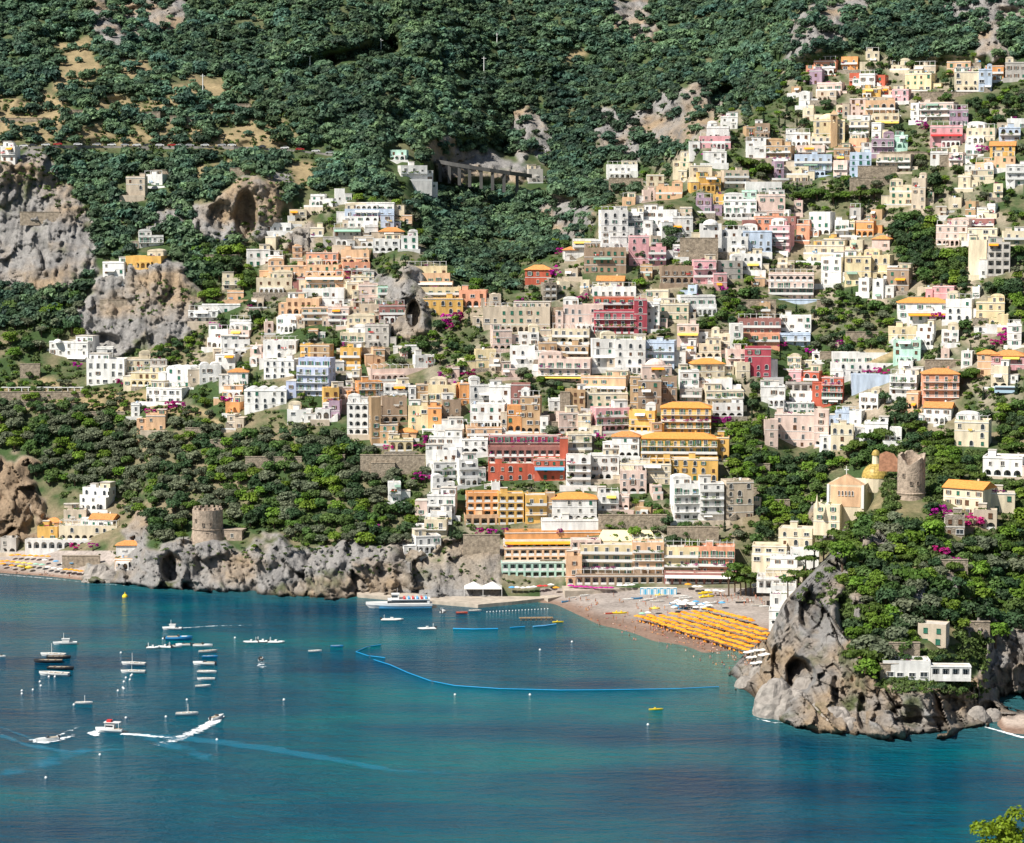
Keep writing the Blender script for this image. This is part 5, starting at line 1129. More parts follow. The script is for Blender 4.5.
for r in ("20 40 364 377;0 84 392 400;137 166 209 208;609 643 178 191;598 667 515 528;667 719 527 542;680 718 238 261;817 826 300 306;925 979 360 367;740 776 300 308;742 776 310 315;"
          "245 302 457 466;560 570 392 412;541 565 414 421;541 566 422 431;310 345 455 462;463 500 535 552;371 395 463 478;360 425 455 475;0 30 402 408;40 75 404 410;90 125 412 418;"
          "100 140 300 306;690 730 330 336;820 846 352 358;846 892 332 338;715 760 428 433;722 762 446 451;735 770 464 469;858 897 166 178;880 930 152 160;940 980 155 161;850 890 178 188;920 985 92 97;"
          "735 772 488 494;752 790 500 508;205 240 255 263;185 215 428 434;210 250 440 446;350 390 348 356;540 561 560 570;880 918 664 676;888 920 643 658;966 990 622 634;940 968 560 570;20 60 212 220;"
          "62 100 556 566;150 175 170 176;230 262 168 174;170 200 116 120;0 50 118 122;60 110 110 114;120 160 112 117;200 250 104 108").split(';'):
    x0, x1, y0, y1 = map(float, r.split()); stone_wall(x0, x1, y0, y1, 'long stone' if x1-x0 > 45 else 'stone')
# pergola of the terrace road on the left
t = link('roadside_pergola', None, None, gpt(42, 393)); k = ground(42, 393)[0]/F; b = MB()
for i in range(13): x = (-40 + i*6.6)*k; c = MB(); c.box(x-.18, x+.18, -.3, .0, -.6, 2.3, FRAME); c.build('post', t)
b.box(-41*k, 41*k, -.4, .1, 2.3, 2.6, FRAME); b.box(-41*k, 41*k, 1.6, 1.9, 2.3, 2.6, FRAME); b.build('beam', t); tag(t, 'long white pergola of square posts along the garden terrace', 'pergola')
# concrete landing stage
PC = mat('jetty_concrete', (.50, .43, .35), .95, .3, .4, .2)
def slab(name, pix, z, depth, m, kind='structure', label=None, cat=None):
    P = [Vector(at(px, py, Dz(py, z))) for px, py in pix]; b = MB(); n = len(P)
    b.faces([p - Vector((0, 0, depth)) for p in P] + P, [tuple(range(n, 2*n)), tuple(range(n-1, -1, -1))] + [(i, (i+1)%n, (i+1)%n+n, i+n) for i in range(n)], m)
    c = sum(P, Vector())/n; o = b.build(name); return tag(o, label, cat, None, kind)
slab('jetty', [(455, 602.5), (478, 604.5), (512, 601.5), (560, 596.5), (575, 590), (560, 583), (470, 589), (433, 594), (355, 590), (358, 594)], 1.3, 3.5, PC, None, 'low concrete landing stage below the rocks beside the ferry', 'jetty'); lm('the landing stage', 478, 600)
slab('promenade', [(565, 591), (640, 588.5), (750, 589), (790, 594), (790, 575), (640, 576), (560, 583)], 3.9, 4, PC)
slab('harbour_wall', [(548, 598.5), (585, 592), (590, 590), (560, 590), (540, 596)], 1.6, 3, PC)

# ------------------------------------------------------------------ cars
def car_mesh(c):
    m = mat('car_paint_' + c, {'white': (.75,.75,.75), 'silver': (.45,.46,.48), 'red': (.45,.03,.03), 'dark': (.05,.055,.07), 'blue': (.08,.15,.35)}[c], .3, 0, spec=.5)
    b = MB(); P = [(-2.1,.35),(-2.1,.85),(-1.9,.98),(-1.0,1.02),(-.45,1.45),(.9,1.48),(1.65,1.05),(2.05,.95),(2.1,.4)]
    n = len(P); b.faces([(x, -.8, z) for x, z in P] + [(x, .8, z) for x, z in P], [tuple(range(n)), tuple(range(2*n-1, n-1, -1))] + [(i, i+n, (i+1)%n+n, (i+1)%n) for i in range(n)], m); return b.mesh('body')
wh = MB()
wh_v = []; wh.faces([(.33*math.cos(i*math.pi/5), -.1, .33*math.sin(i*math.pi/5)) for i in range(10)] + [(.33*math.cos(i*math.pi/5), .1, .33*math.sin(i*math.pi/5)) for i in range(10)], [tuple(range(9, -1, -1)), tuple(range(10, 20))] + [(i, (i+1)%10, (i+1)%10+10, i+10) for i in range(10)], mat('tyre_rubber', (.03,.03,.03))); WHM = wh.mesh('wheel')
gl = MB(); gl.faces([(-.9,-.812,1.03),(-.42,-.812,1.4),(.85,-.812,1.42),(1.5,-.812,1.06),(-.9,.812,1.03),(-.42,.812,1.4),(.85,.812,1.42),(1.5,.812,1.06)], [(0,3,2,1),(4,5,6,7)], GLASS); GLM = gl.mesh('side_windows')
CARM = {c: car_mesh(c) for c in ('white', 'silver', 'red', 'dark', 'blue')}
def car(px, py, c, yaw=0, dy=0):
    d = ground(px, py)[0] - 1.2; p = Vector(at(px, py, d)); t = link('parked_car', None, None, p, yaw)
    link('body', CARM[c], t); link('side_windows', GLM, t)
    for x in (-1.3, 1.3):
        for y in (-.78, .78): link('wheel', WHM, t, (x, y, .33))
    later(t, px, py, c + ' parked car', 'small', 'car', 'cars parked along the roads')
for i, px in enumerate((4, 14, 24, 33, 46, 58, 78, 97, 112, 125, 137, 148, 160, 172, 180, 190, 205, 222, 232, 262, 285, 300, 316, 330)):
    car(px, road_y(px) - .6, 'white silver white dark white red white silver'.split()[i % 8], R(random.uniform(-5, 5)) + (math.pi if i % 3 == 0 else 0))
for px, py, c in ((572, 178.5, 'white'), (584, 178.5, 'silver'), (596, 179, 'dark'), (548, 178, 'silver'), (664, 186, 'white'), (838, 178, 'silver'), (846, 179, 'white'), (862, 181, 'dark'), (874, 181, 'white'), (884, 182, 'silver'), (228, 241, 'blue'), (236, 242, 'white'), (224, 245, 'silver')): car(px, py, c, R(8))
# coach on the upper road
p = gpt(1006, 394); t = link('coach', None, None, p, R(-12)); b = MB(); BP = mat('coach_paint', (.45, .62, .75), .3, 0, spec=.5); b.box(-4.5, 4.5, -1.2, 1.2, .5, 3.1, BP); b.box(-4.2, 4.2, -1.1, 1.1, 3.1, 3.25, FRAME); b.build('body', t)
b = MB(); b.box(-4.3, 4.3, -1.23, -1.202, 1.7, 2.7, GLASS); b.build('side_windows', t)
for x in (-3, 3):
    for y in (-1.05, 1.05): link('wheel', WHM, t, (x, y, .5), 0, (1.5,)*3)
tag(t, 'pale blue and white coach parked under the arched cream house', 'coach')

# ------------------------------------------------------------------ boats
def hull_mesh(name, L, B, H, m, inner=None, transom=.75, deck=True, sheer=.35, nose=1.0):
    b = MB(); n = 9; S = []
    for i in range(n):
        t = i/(n-1); x = -L/2 + L*t; wd = B/2*(transom + (1-transom)*min(1, t*3)) * (1 - max(0, (t-.45)/.55)**2.0*nose); wd = max(wd, .02)
        zz = H*(1 + sheer*max(0, t-.3)); kx = x + (0 if t < .8 else -(t-.8)*L*.28)
        S.append([(x, -wd, zz), (x, -wd*.97, zz*.55), (kx, -wd*.55, -.1), (kx, 0, -.3), (kx, wd*.55, -.1), (x, wd*.97, zz*.55), (x, wd, zz)])
    v = [p for s in S for p in s]; f = []
    for i in range(n-1):
        for j in range(6): f.append((i*7+j, (i+1)*7+j, (i+1)*7+j+1, i*7+j+1))
    f.append(tuple(range(6, -1, -1))); b.faces(v, f, m)
    if deck:
        dm = inner or m; q = .78 if inner else 1
        for i in range(n-1):
            a0, a1, c0, c1 = S[i][0], S[i+1][0], S[i][6], S[i+1][6]
            b.face([(a0[0], a0[1], a0[2]*q), (a1[0], a1[1], a1[2]*q), (c1[0], c1[1], c1[2]*q), (c0[0], c0[1], c0[2]*q)], dm)
    return b.mesh(name)
BW = mat('boat_white', (.80, .80, .78), .35, .05); BD = mat('boat_dark', (.05, .05, .055), .5, .1); BB = mat('boat_blue', (.05, .30, .60), .5, .1); BI = mat('boat_inside', (.42, .36, .28), .8, .2)
BR = mat('boat_red', (.6, .08, .05), .5, .1); BG = mat('boat_rubber', (.70, .69, .66), .6, .05)
BM = {'white': BW, 'dark': BD, 'blue': BB, 'red': BR, 'grey': BG}
def boat(kind, px, py, Lpx, c, look, noun, yaw=0, group='boats on the bay', z=0.0, D=None):
    p = sea(px, py) if D is None else Vector(at(px, py, D)); L = Lpx*p.y/F; m = BM[c]; t = link(kind, None, None, p + Vector((0, 0, z)), yaw + R(random.uniform(-11, 11))); B = L*.30
    def part(n, fn):
        b = MB(); fn(b); return b.build(n, t)
    if kind in ('rowing_boat', 'sailing_boat', 'fishing_boat'):
        link('hull', hull_mesh('hull', L, B, L*.085 + .2, m, BI if kind != 'fishing_boat' else m), t)
        h = L*.085 + .2
        for x in (-L*.25, 0, L*.18): part('bench', lambda b: b.box(x-.15, x+.15, -B*.44, B*.44, h*.86, h*.95, WOOD if c != 'white' else BW))
        if kind != 'rowing_boat': part('mast', lambda b: b.tube([(L*.05, 0, h*.5), (L*.05, 0, L*.5)], .09, FRAME if c != 'dark' else WOOD, 5))
        if kind == 'fishing_boat': part('cabin', lambda b: (b.box(-L*.18, L*.12, -B*.28, B*.28, h*.7, h+1.0, BW), b.box(-L*.2, L*.14, -B*.32, B*.32, h+1.0, h+1.12, BW)))
    elif kind == 'inflatable_boat':
        part('tube', lambda b: b.tube([(-L/2, -B*.42, .35), (L*.2, -B*.42, .4), (L*.42, -B*.2, .5), (L*.5, 0, .58), (L*.42, B*.2, .5), (L*.2, B*.42, .4), (-L/2, B*.42, .35)], .28, m, 8))
        part('floor', lambda b: b.box(-L*.45, L*.3, -B*.38, B*.38, .1, .25, BI)); part('console', lambda b: b.box(-L*.08, L*.06, -.35, .35, .25, 1.2, BW))
        part('outboard_motor', lambda b: b.box(-L*.55, -L*.45, -.22, .22, .2, 1.15, BD)); part('roll_bar', lambda b: b.tube([(-L*.35, -B*.4, .5), (-L*.36, -B*.36, 1.9), (-L*.36, B*.36, 1.9), (-L*.35, B*.4, .5)], .07, FRAME, 5))
    elif kind in ('speedboat', 'cabin_cruiser'):
        link('hull', hull_mesh('hull', L, B*1.05, L*.11 + .15, m, None), t); h = L*.11 + .15
        part('windscreen', lambda b: b.faces([(L*.05, -B*.35, h), (L*.05, B*.35, h), (-L*.02, B*.33, h+.65), (-L*.02, -B*.33, h+.65), (L*.0, -B*.35, h), (L*.0, B*.35, h), (-L*.07, B*.33, h+.65), (-L*.07, -B*.33, h+.65)], [(0,1,2,3),(7,6,5,4),(0,3,7,4),(1,5,6,2),(3,2,6,7)], GLASS))
        part('cockpit', lambda b: b.box(-L*.44, -L*.03, -B*.36, B*.36, h-.05, h+.12, BI)); part('sunbathing_pad', lambda b: b.box(L*.1, L*.34, -B*.24, B*.24, h, h+.2, FRAME))
        if kind == 'cabin_cruiser':
            part('cabin', lambda b: b.box(-L*.22, L*.12, -B*.36, B*.36, h, h+1.25, BW)); part('side_windows', lambda b: b.box(-L*.18, L*.09, -B*.365, B*.365, h+.55, h+1.05, GLASS))
            part('roof', lambda b: b.box(-L*.42, L*.16, -B*.42, B*.42, h+1.75, h+1.9, BW)); part('flying_bridge', lambda b: b.box(-L*.1, L*.06, -B*.3, B*.3, h+1.9, h+2.5, AWR))
            for x in (-L*.4, L*.1):
                for y in (-B*.38, B*.38): part('post', lambda b: b.box(x-.05, x+.05, y-.05, y+.05, h+.1, h+1.75, FRAME))
        else: part('outboard_motor', lambda b: b.box(-L*.56, -L*.48, -.25, .25, .3, 1.3, BD))
    if look: later(t, px, py, noun, look, 'boat', group)
    return t
PI = math.pi
for r in [('fishing_boat', 65, 644.5, 24, 'white', 'masted', 'white boat with a red stern cover', PI), ('sailing_boat', 53, 656, 26, 'white', 'masted', 'white open boat', PI), ('rowing_boat', 59, 658.5, 25, 'dark', 'black-hulled', 'dark open boat', 0),
 ('rowing_boat', 48, 662.5, 29, 'dark', 'pale-decked', 'dark open boat', PI), ('rowing_boat', 61, 669.5, 28, 'dark', 'brown', 'dark open boat', 0), ('rowing_boat', 54, 675.5, 32, 'white', 'long', 'white open boat', PI),
 ('sailing_boat', 84, 704, 18, 'white', 'masted', 'white open boat', 0), ('sailing_boat', 133.5, 665, 25, 'white', 'masted', 'white open boat', PI), ('sailing_boat', 133, 673, 25, 'white', 'low masted', 'white open boat', PI),
 ('fishing_boat', 172, 629.5, 20, 'white', 'tall-masted', 'white fishing boat', PI), ('speedboat', 179, 640, 27, 'blue', 'tarpaulin-covered', 'blue motorboat', 0), ('inflatable_boat', 153, 648.5, 13, 'white', 'small', 'white inflatable', 0),
 ('inflatable_boat', 165, 648, 13, 'white', 'moored', 'white inflatable', PI), ('speedboat', 175, 647.5, 14, 'white', 'moored', 'white motorboat', 0), ('speedboat', 183, 646, 15, 'white', 'screened', 'white motorboat', PI),
 ('speedboat', 203, 647, 20, 'white', 'low', 'white motorboat', 0), ('rowing_boat', 208, 652.5, 19, 'grey', 'grey', 'grey open boat', 0), ('rowing_boat', 210, 657.5, 16, 'blue', 'bright', 'blue open boat', 0), ('speedboat', 204, 665, 23, 'white', 'dark-engined', 'white motorboat', PI),
 ('rowing_boat', 207, 673, 20, 'white', 'posted', 'white open boat', 0), ('rowing_boat', 206, 680, 18, 'white', 'square-ended', 'white open boat', PI), ('rowing_boat', 203, 687, 16, 'white', 'small', 'white open boat', 0),
 ('inflatable_boat', 251, 643, 14, 'white', 'white', 'white inflatable', PI), ('inflatable_boat', 263, 642.5, 14, 'white', 'moored', 'white inflatable', 0), ('inflatable_boat', 276, 643, 16, 'white', 'arched', 'white inflatable', 0),
 ('speedboat', 261, 660, 12, 'white', 'head-on', 'white speedboat', PI/2), ('sailing_boat', 187, 715, 23, 'white', 'thin-masted', 'white open boat', 0), ('speedboat', 217, 719, 22, 'white', 'speeding', 'white speedboat', R(58)),
 ('cabin_cruiser', 109, 732, 29, 'white', 'moving', 'white cabin cruiser', R(172)), ('speedboat', 47, 741, 24, 'white', 'speeding', 'white speedboat', R(205)), ('inflatable_boat', 392, 620.5, 22, 'grey', 'dark-bottomed', 'grey inflatable', 0),
 ('inflatable_boat', 427, 629.5, 18, 'white', 'console', 'white inflatable', PI), ('rowing_boat', 315, 652, 14, 'white', 'small', 'white open boat', 0), ('rowing_boat', 337, 647, 13, 'blue', 'small', 'blue open boat', 0),
 ('inflatable_boat', 443, 612.5, 9, 'white', 'stubby', 'white inflatable', R(60)), ('rowing_boat', 462, 613.5, 12, 'red', 'small', 'red open boat', 0), ('rowing_boat', 475, 611.5, 13, 'grey', 'tied-up', 'grey open boat', 0), ('speedboat', 476, 606, 12, 'blue', 'covered', 'blue motorboat', 0),
 ('speedboat', 2, 657, 8, 'white', 'half-seen', 'white motorboat', 0)]: boat(*r)
# ferry
p = sea(399, 607.5); L = 67*p.y/F; t = link('ferry', None, None, p, R(184)); B = 6.0
link('hull', hull_mesh('hull', L, B, 1.7, BW, None, .9, True, .5), t)
def fp(n, fn):
    b = MB(); fn(b); return b.build(n, t)
fp('hull_stripe', lambda b: b.box(-L*.49, L*.30, -B*.492, B*.492, .12, .5, mat('sea_blue_paint', (.05, .22, .40), .4, 0)))
fp('cabin', lambda b: b.box(-L*.46, L*.17, -B*.42, B*.42, 1.6, 3.2, BW)); fp('cabin_windows', lambda b: b.box(-L*.42, L*.175, -B*.425, B*.425, 2.1, 2.85, GLASS))
fp('upper_deck', lambda b: b.box(-L*.47, L*.12, -B*.45, B*.45, 3.2, 3.35, BW)); fp('wheelhouse', lambda b: (b.box(.0*L, L*.11, -B*.3, B*.3, 3.35, 5.0, BW), b.box(-L*.01, L*.115, -B*.32, B*.32, 5.0, 5.15, BW)))
fp('wheelhouse_windows', lambda b: b.box(L*.02, L*.113, -B*.303, B*.303, 4.0, 4.7, GLASS)); fp('deck_rail', lambda b: [b.tube([(-L*.46, s*B*.44, 4.3), (-.01*L, s*B*.44, 4.3)], .05, FRAME, 4) for s in (-1, 1)])
for i in range(6): fp('deck_seats', lambda b: b.box(-L*(.42-.065*i), -L*(.39-.065*i), -B*.36, B*.36, 3.35, 3.9, AWR if i % 2 else AWL))
fp('aerial', lambda b: b.tube([(L*.03, 0, 5.1), (L*.02, 0, 7.2)], .06, FRAME, 4))
tag(t, 'white passenger ferry with a blue waterline berthed at the rocks', 'ferry'); lm('the white ferry', 399, 605)
# floating dock, pedalo, kayak, booms, buoys
p = sea(536, 620); t = link('floating_dock', None, None, p, R(4)); b = MB(); b.box(-6, 6, -1, 1, .7, .95, WOOD); b.build('planks', t)
for i in range(7): b = MB(); b.cyl(-5.4+i*1.8, -.7, -.6, 1.1, .2, .2, WOOD, 6); b.build('pile', t)
tag(t, 'small wooden floating dock off the end of the beach', 'dock'); lm('the floating dock', 536, 619)
YP = mat('yellow_plastic', (.85, .62, .03), .4, 0)
def floaty(name, px, py, Lm, m, label, cat, yaw=0):
    t = link(name, None, None, sea(px, py), yaw); link('hull', hull_mesh('hull', Lm, Lm*.22, .4, m, None, .4), t); b = MB(); b.box(-.5, -.1, -.3, .3, .35, .8, m); b.build('seat', t); tag(t, label, cat)
floaty('pedal_boat', 558, 622.5, 4.0, YP, 'yellow pedal boat beside the floating dock', 'pedal boat'); floaty('kayak', 656, 710, 4.2, YP, 'lone yellow kayak in the open bay', 'kayak', R(5))
BL = mat('boom_blue', (.02, .32, .66), .5, .1)
def boom(pix, r, label, m=BL, name='floating_boom'):
    P = [sea(x, y) for x, y in pix]; Q = []
    for a, c in zip(P, P[1:]): Q += [a.lerp(c, k/5) for k in range(5)]
    b = MB(); b.tube([q + Vector((0, 0, .12)) for q in Q + [P[-1]]], r, m, 6); tag(b.build(name), label, 'boom')
boom([(374, 660), (390, 665), (408, 673), (430, 681), (455, 686), (500, 689), (560, 690.5), (620, 690), (680, 689), (719, 687)], .14, 'long blue swimming boom curving across the bay to the headland')
boom([(381, 645), (368, 647), (356, 652), (368, 656), (385, 658)], .13, 'short hooked blue boom off the end of the long one'); boom([(453, 629), (475, 629.5), (498, 629)], .25, 'dark blue boom floating off the landing stage'); boom([(533, 627), (546, 626), (556, 624.5)], .3, 'light blue boom beside the yellow pedal boat', AWL); boom([(510, 628), (525, 627)], .22, 'short blue boom before the floating dock')
wb = MB(); wb.dome(0, 0, 0, .38, .38, .5, FRAME, 10, 4); WB = wb.mesh('buoy')
yb = MB(); yb.dome(0, 0, 0, 1.1, 1.1, 1.2, YP, 12, 5); yb.cyl(0, 0, 1.1, 1.9, .2, .1, YP, 6); o = link('marker_buoy', yb.mesh('buoy'), None, sea(125, 597)); tag(o, 'large yellow marker buoy off the left rocks', 'buoy')
for px, py in ((49, 677), (55, 677), (40, 682), (41, 686), (33, 690), (22, 691), (22, 694), (74, 705), (124, 682), (126, 678), (132, 675), (118, 691), (124, 689), (131, 676), (130, 680), (163, 639), (235, 638), (187, 700), (166, 717), (126, 718), (100, 755), (46, 778), (121, 653), (123, 688), (455, 695), (530, 695), (648, 725), (217, 740), (540, 650), (572, 642), (284, 700)):
    o = link('mooring_buoy', WB, None, sea(px, py)); later(o, px, py, 'mooring buoy', 'white', 'buoy', 'white mooring buoys')
for i in range(20):
    px = 487 + i*3.2; o = link('float', WB, None, sea(px, 612 - .16*i), 0, (.6,)*3); later(o, px, 611, 'line float', 'white', 'float', 'white floats of the swimming line')
# wakes: churned white water as thin patchy sheets just above the sea
def foam_mat(name, c, thr, sc=.5, al=1.0):
    m = bpy.data.materials.new(name); nt, N, L, b = nodes_of(m); b.inputs['Base Color'].default_value = (*c, 1); b.inputs['Roughness'].default_value = .7
    g = N.new('ShaderNodeNewGeometry'); n = N.new('ShaderNodeTexNoise'); n.inputs['Scale'].default_value = sc; n.inputs['Detail'].default_value = 6; n.inputs['Roughness'].default_value = .7; L.new(g.outputs['Position'], n.inputs['Vector'])
    a = N.new('ShaderNodeAttribute'); a.attribute_name = 'edge'; q0 = N.new('ShaderNodeMath'); q0.operation = 'MULTIPLY_ADD'; q0.inputs[1].default_value = 2.6; q0.inputs[2].default_value = -.8; L.new(n.outputs['Fac'], q0.inputs[0]); q = N.new('ShaderNodeMath'); q.operation = 'ADD'; L.new(q0.outputs[0], q.inputs[0]); L.new(a.outputs['Fac'], q.inputs[1])
    r = N.new('ShaderNodeMapRange'); r.inputs['From Min'].default_value = thr; r.inputs['From Max'].default_value = thr + .35; r.inputs['To Max'].default_value = al; L.new(q.outputs[0], r.inputs['Value']); L.new(r.outputs[0], b.inputs['Alpha']); return m
FOAM = foam_mat('foam', (.88, .93, .95), .85); FOAMB = foam_mat('aerated_water', (.02, .30, .48), .75, .10, .28)
def wake(pix, ws, m, dens=None, name='foam_wake', z=.06):
    P = [sea(x, y) for x, y in pix]; n = len(P); T = []; v = []; E = []
    K = 12
    for i in range((n-1)*K+1):
        a = min(i//K, n-2); t = i/K - a; p = P[a].lerp(P[a+1], t); w_ = ws[a]*(1-t) + ws[a+1]*t; d = (P[a+1] - P[a]).normalized(); q = Vector((-d.y, d.x, 0)); de = (dens[a]*(1-t) + dens[a+1]*t) if dens else .7
        for j in range(7): s = (j-3)/3; v.append(p + q*w_*s + Vector((0, 0, z))); E.append(de*(1 - abs(s)**2) )
    me = raw_mesh(name, np.array([tuple(x) for x in v]), grid_faces((n-1)*K+1, 7), [m]); set_attr(me, 'edge', np.array(E)); tag(link(name, me), 'churned water trailing a boat', 'wake', None, 'stuff')
wake([(221, 716), (214, 722), (196, 731), (172, 741), (150, 746)], [1.4, 2.4, 2.8, 3.0, 3.2], FOAM, [1.1, .9, .7, .5, .1]); wake([(121, 734), (140, 735), (158, 737), (185, 739)], [1.3, 1.8, 1.6, 1.2], FOAM, [1, .8, .6, .2])
wake([(97, 731), (93, 733), (97, 736)], [1.2, 2.2, 1.4], FOAM, [.9, 1, .8]); wake([(35, 739), (42, 742), (60, 739), (78, 735)], [2.2, 3.0, 2.4, 2.0], FOAM, [.9, 1, .7, .2]); wake([(34, 740), (22, 735), (0, 727)], [.8, 1.0, 1.6], FOAMB, [.9, .7, .4])
wake([(261, 660), (262, 667), (263, 673)], [1.3, 2.0, 2.4], FOAM, [.5, .35, .1])
wake([(183, 628), (215, 626), (260, 625)], [.4, .5, .5], FOAM, [.9, .5, .3])
wake([(140, 735), (230, 743), (320, 757), (390, 770), (470, 775)], [3, 4, 3.5, 3, 2], FOAMB, [.8, .75, .8, .7, .2], z=.03); wake([(150, 738), (190, 752), (240, 770)], [3, 4, 3], FOAMB, [.5, .5, .2], z=.045); wake([(0, 775), (60, 760), (110, 745)], [5, 6, 5], FOAMB, [.45, .5, .3], z=.035)
wake([(560, 599.5), (575, 603.5), (592, 611), (612, 619), (640, 632), (670, 641)], [.8, .9, .9, .8, .7, .5], FOAM, [.6, .7, .7, .6, .5, .3]); wake([(985, 727), (1000, 731), (1024, 738)], [.6, 1.0, 1.3], FOAM, [.6, .9, .9])
wake([(757, 719), (775, 723), (800, 722), (850, 733), (900, 736), (940, 731)], [.5, .6, .5, .7, .6, .5], FOAM, [.7, .5, .35, .5, .3, .3]); wake([(0, 574.5), (60, 579.5), (90, 583), (130, 586)], [.5, .5, .5, .4], FOAM, [.6, .5, .4, .4])
wake([(44, 741), (60, 735), (78, 727)], [.5, .9, 1.1], FOAM, [.9, .6, .2]); wake([(0, 735), (30, 746), (70, 752), (140, 748)], [1.5, 2, 2, 1.5], FOAMB, [.6, .7, .6, .3], z=.05)
# boulders at the foot of the headland
def boulder(px, py, rx, ry, rz, look, seed, yaw=0, z=-1.0):
    p = sea(px, py); n = 22; k = 14; v = []
    for j in range(k+1):
        for i in range(n):
            a = 2*math.pi*i/n; e = -math.pi/2*.4 + (math.pi/2*1.4)*j/k; d = Vector((math.cos(a)*math.cos(e), math.sin(a)*math.cos(e), math.sin(e)))
            s = 1 + .22*float(ridged(d.x*1.6+seed, d.y*1.6, d.z*1.6, 3, seed)) + .07*float(vnoise(d.x*6, d.y*6, d.z*6, seed)); s = min(s, 1.12); v.append((d.x*rx*s, d.y*ry*s, d.z*rz*s))
    f = [(j*n+i, j*n+(i+1)%n, (j+1)*n+(i+1)%n, (j+1)*n+i) for j in range(k) for i in range(n)]; b = MB(); b.faces(v, f, mat('boulder_rock', (.33, .30, .27), .95, .4, .5, 1.0, bscale=1.2))
    o = b.build('boulder', None, p + Vector((0, ry, z)), yaw); later(o, px, py - 8, 'boulder', look, 'boulder', 'boulders at the foot of the headland')
boulder(778, 719, 6.2, 6, 10.5, 'big pale', 1, R(10)); boulder(794, 721, 6.0, 6, 8.5, 'broad pale', 2); boulder(806, 708, 4.2, 4.5, 9.0, 'upper', 3); boulder(824, 726, 4.6, 4, 7.0, 'slanting', 4); boulder(838, 730, 5.0, 4, 6.5, 'slanting ribbed', 5); boulder(851, 733, 3.4, 3, 4.5, 'low', 6)
boulder(884, 736, 4.2, 3, 5.6, 'tan', 7); boulder(748, 689, 3.6, 4, 4.0, 'low', 8); boulder(760, 688, 4.0, 4, 6.5, 'grey', 9); boulder(97, 582, 6, 5, 6.5, 'dark cove', 10); boulder(108, 583, 5, 4, 5, 'broad cove', 14); boulder(88, 583, 3, 3, 3, 'small cove', 11); boulder(995, 722, 3.0, 3, 4, 'small', 12); boulder(980, 724, 3.6, 3, 5, 'wave-cut', 13)
# ------------------------------------------------------------------ beach things
POLE = mat('white_pole', (.7, .7, .7), .5, 0)
def parasol_meshes(m, r=1.32, h=2.1, n=8, rise=.42):
    b = MB(); v = [(r*math.cos(2*math.pi*i/n), r*math.sin(2*math.pi*i/n), h) for i in range(n)] + [(r*.97*math.cos(2*math.pi*i/n), r*.97*math.sin(2*math.pi*i/n), h-.16) for i in range(n)] + [(0, 0, h+rise)]
    b.faces(v, [(i, (i+1)%n, 2*n) for i in range(n)] + [(n+i, n+(i+1)%n, (i+1)%n, i) for i in range(n)] + [tuple(range(2*n-1, n-1, -1))], m); c = b.mesh('canopy')
    b = MB(); b.cyl(0, 0, -.3, h+rise-.05, .045, .045, POLE, 5); return c, b.mesh('pole')
PAR = {k: parasol_meshes(m) for k, m in (('orange', AWO), ('yellow', AWY), ('white', AWW), ('blue', AWL), ('green', AWG), ('red', AWR), ('crimson', AWP))}
PAR['amber'] = parasol_meshes(mat('amber_canvas', (.85, .27, .012), .9, .08))
PAR['gold'] = parasol_meshes(mat('gold_canvas', (.90, .36, .03), .9, .08))
def parasol(p, c, px, py, look, noun=None, group='beach parasols', s=1.0):
    t = link('beach_parasol', None, None, p, random.uniform(0, .7)); q = s*random.uniform(.94, 1.06); link('canopy', PAR[c][0], t, (0, 0, 0), 0, (q,)*3); link('pole', PAR[c][1], t, (0, 0, 0), 0, (q,)*3)
    cc = 'orange' if c == 'amber' else c
    if noun is False: t['category'] = 'parasol'; t['group'] = group; t['label'] = look
    else: later(t, px, py, noun or cc + ' parasol', look, 'parasol', group)
    return t
bm_ = MB(); bm_.box(-.32, .32, -.95, .35, .28, .36, AWO); bm_.faces([(-.32,.35,.36),(.32,.35,.36),(.32,.95,.72),(-.32,.95,.72),(-.32,.35,.28),(.32,.35,.28),(.32,.95,.64),(-.32,.95,.64)], [(0,1,2,3),(7,6,5,4),(2,6,7,3)], AWO)
BED = bm_.mesh('bed_pad'); bf = MB(); [bf.box(x-.03, x+.03, y-.03, y+.03, -.1, .28, POLE) for x in (-.28, .28) for y in (-.85, .3)]; BEDF = bf.mesh('bed_legs')
ROWN = ['front', 'second', 'third', 'fourth', 'fifth', 'sixth', 'seventh']
ORD = 'first second third fourth fifth sixth seventh eighth ninth tenth eleventh twelfth thirteenth fourteenth fifteenth sixteenth seventeenth eighteenth nineteenth twentieth'.split()
ORD += ['twenty-' + w for w in ORD[:9]] + ['thirtieth'] + ['thirty-' + w for w in ORD[:9]] + ['fortieth'] + ['forty-' + w for w in ORD[:9]] + ['fiftieth'] + ['fifty-' + w for w in ORD[:9]]
def sand(px, py, dz=0): 
    p = gpt(px, py); return Vector((p.x, p.y, p.z + dz))
beds = 0
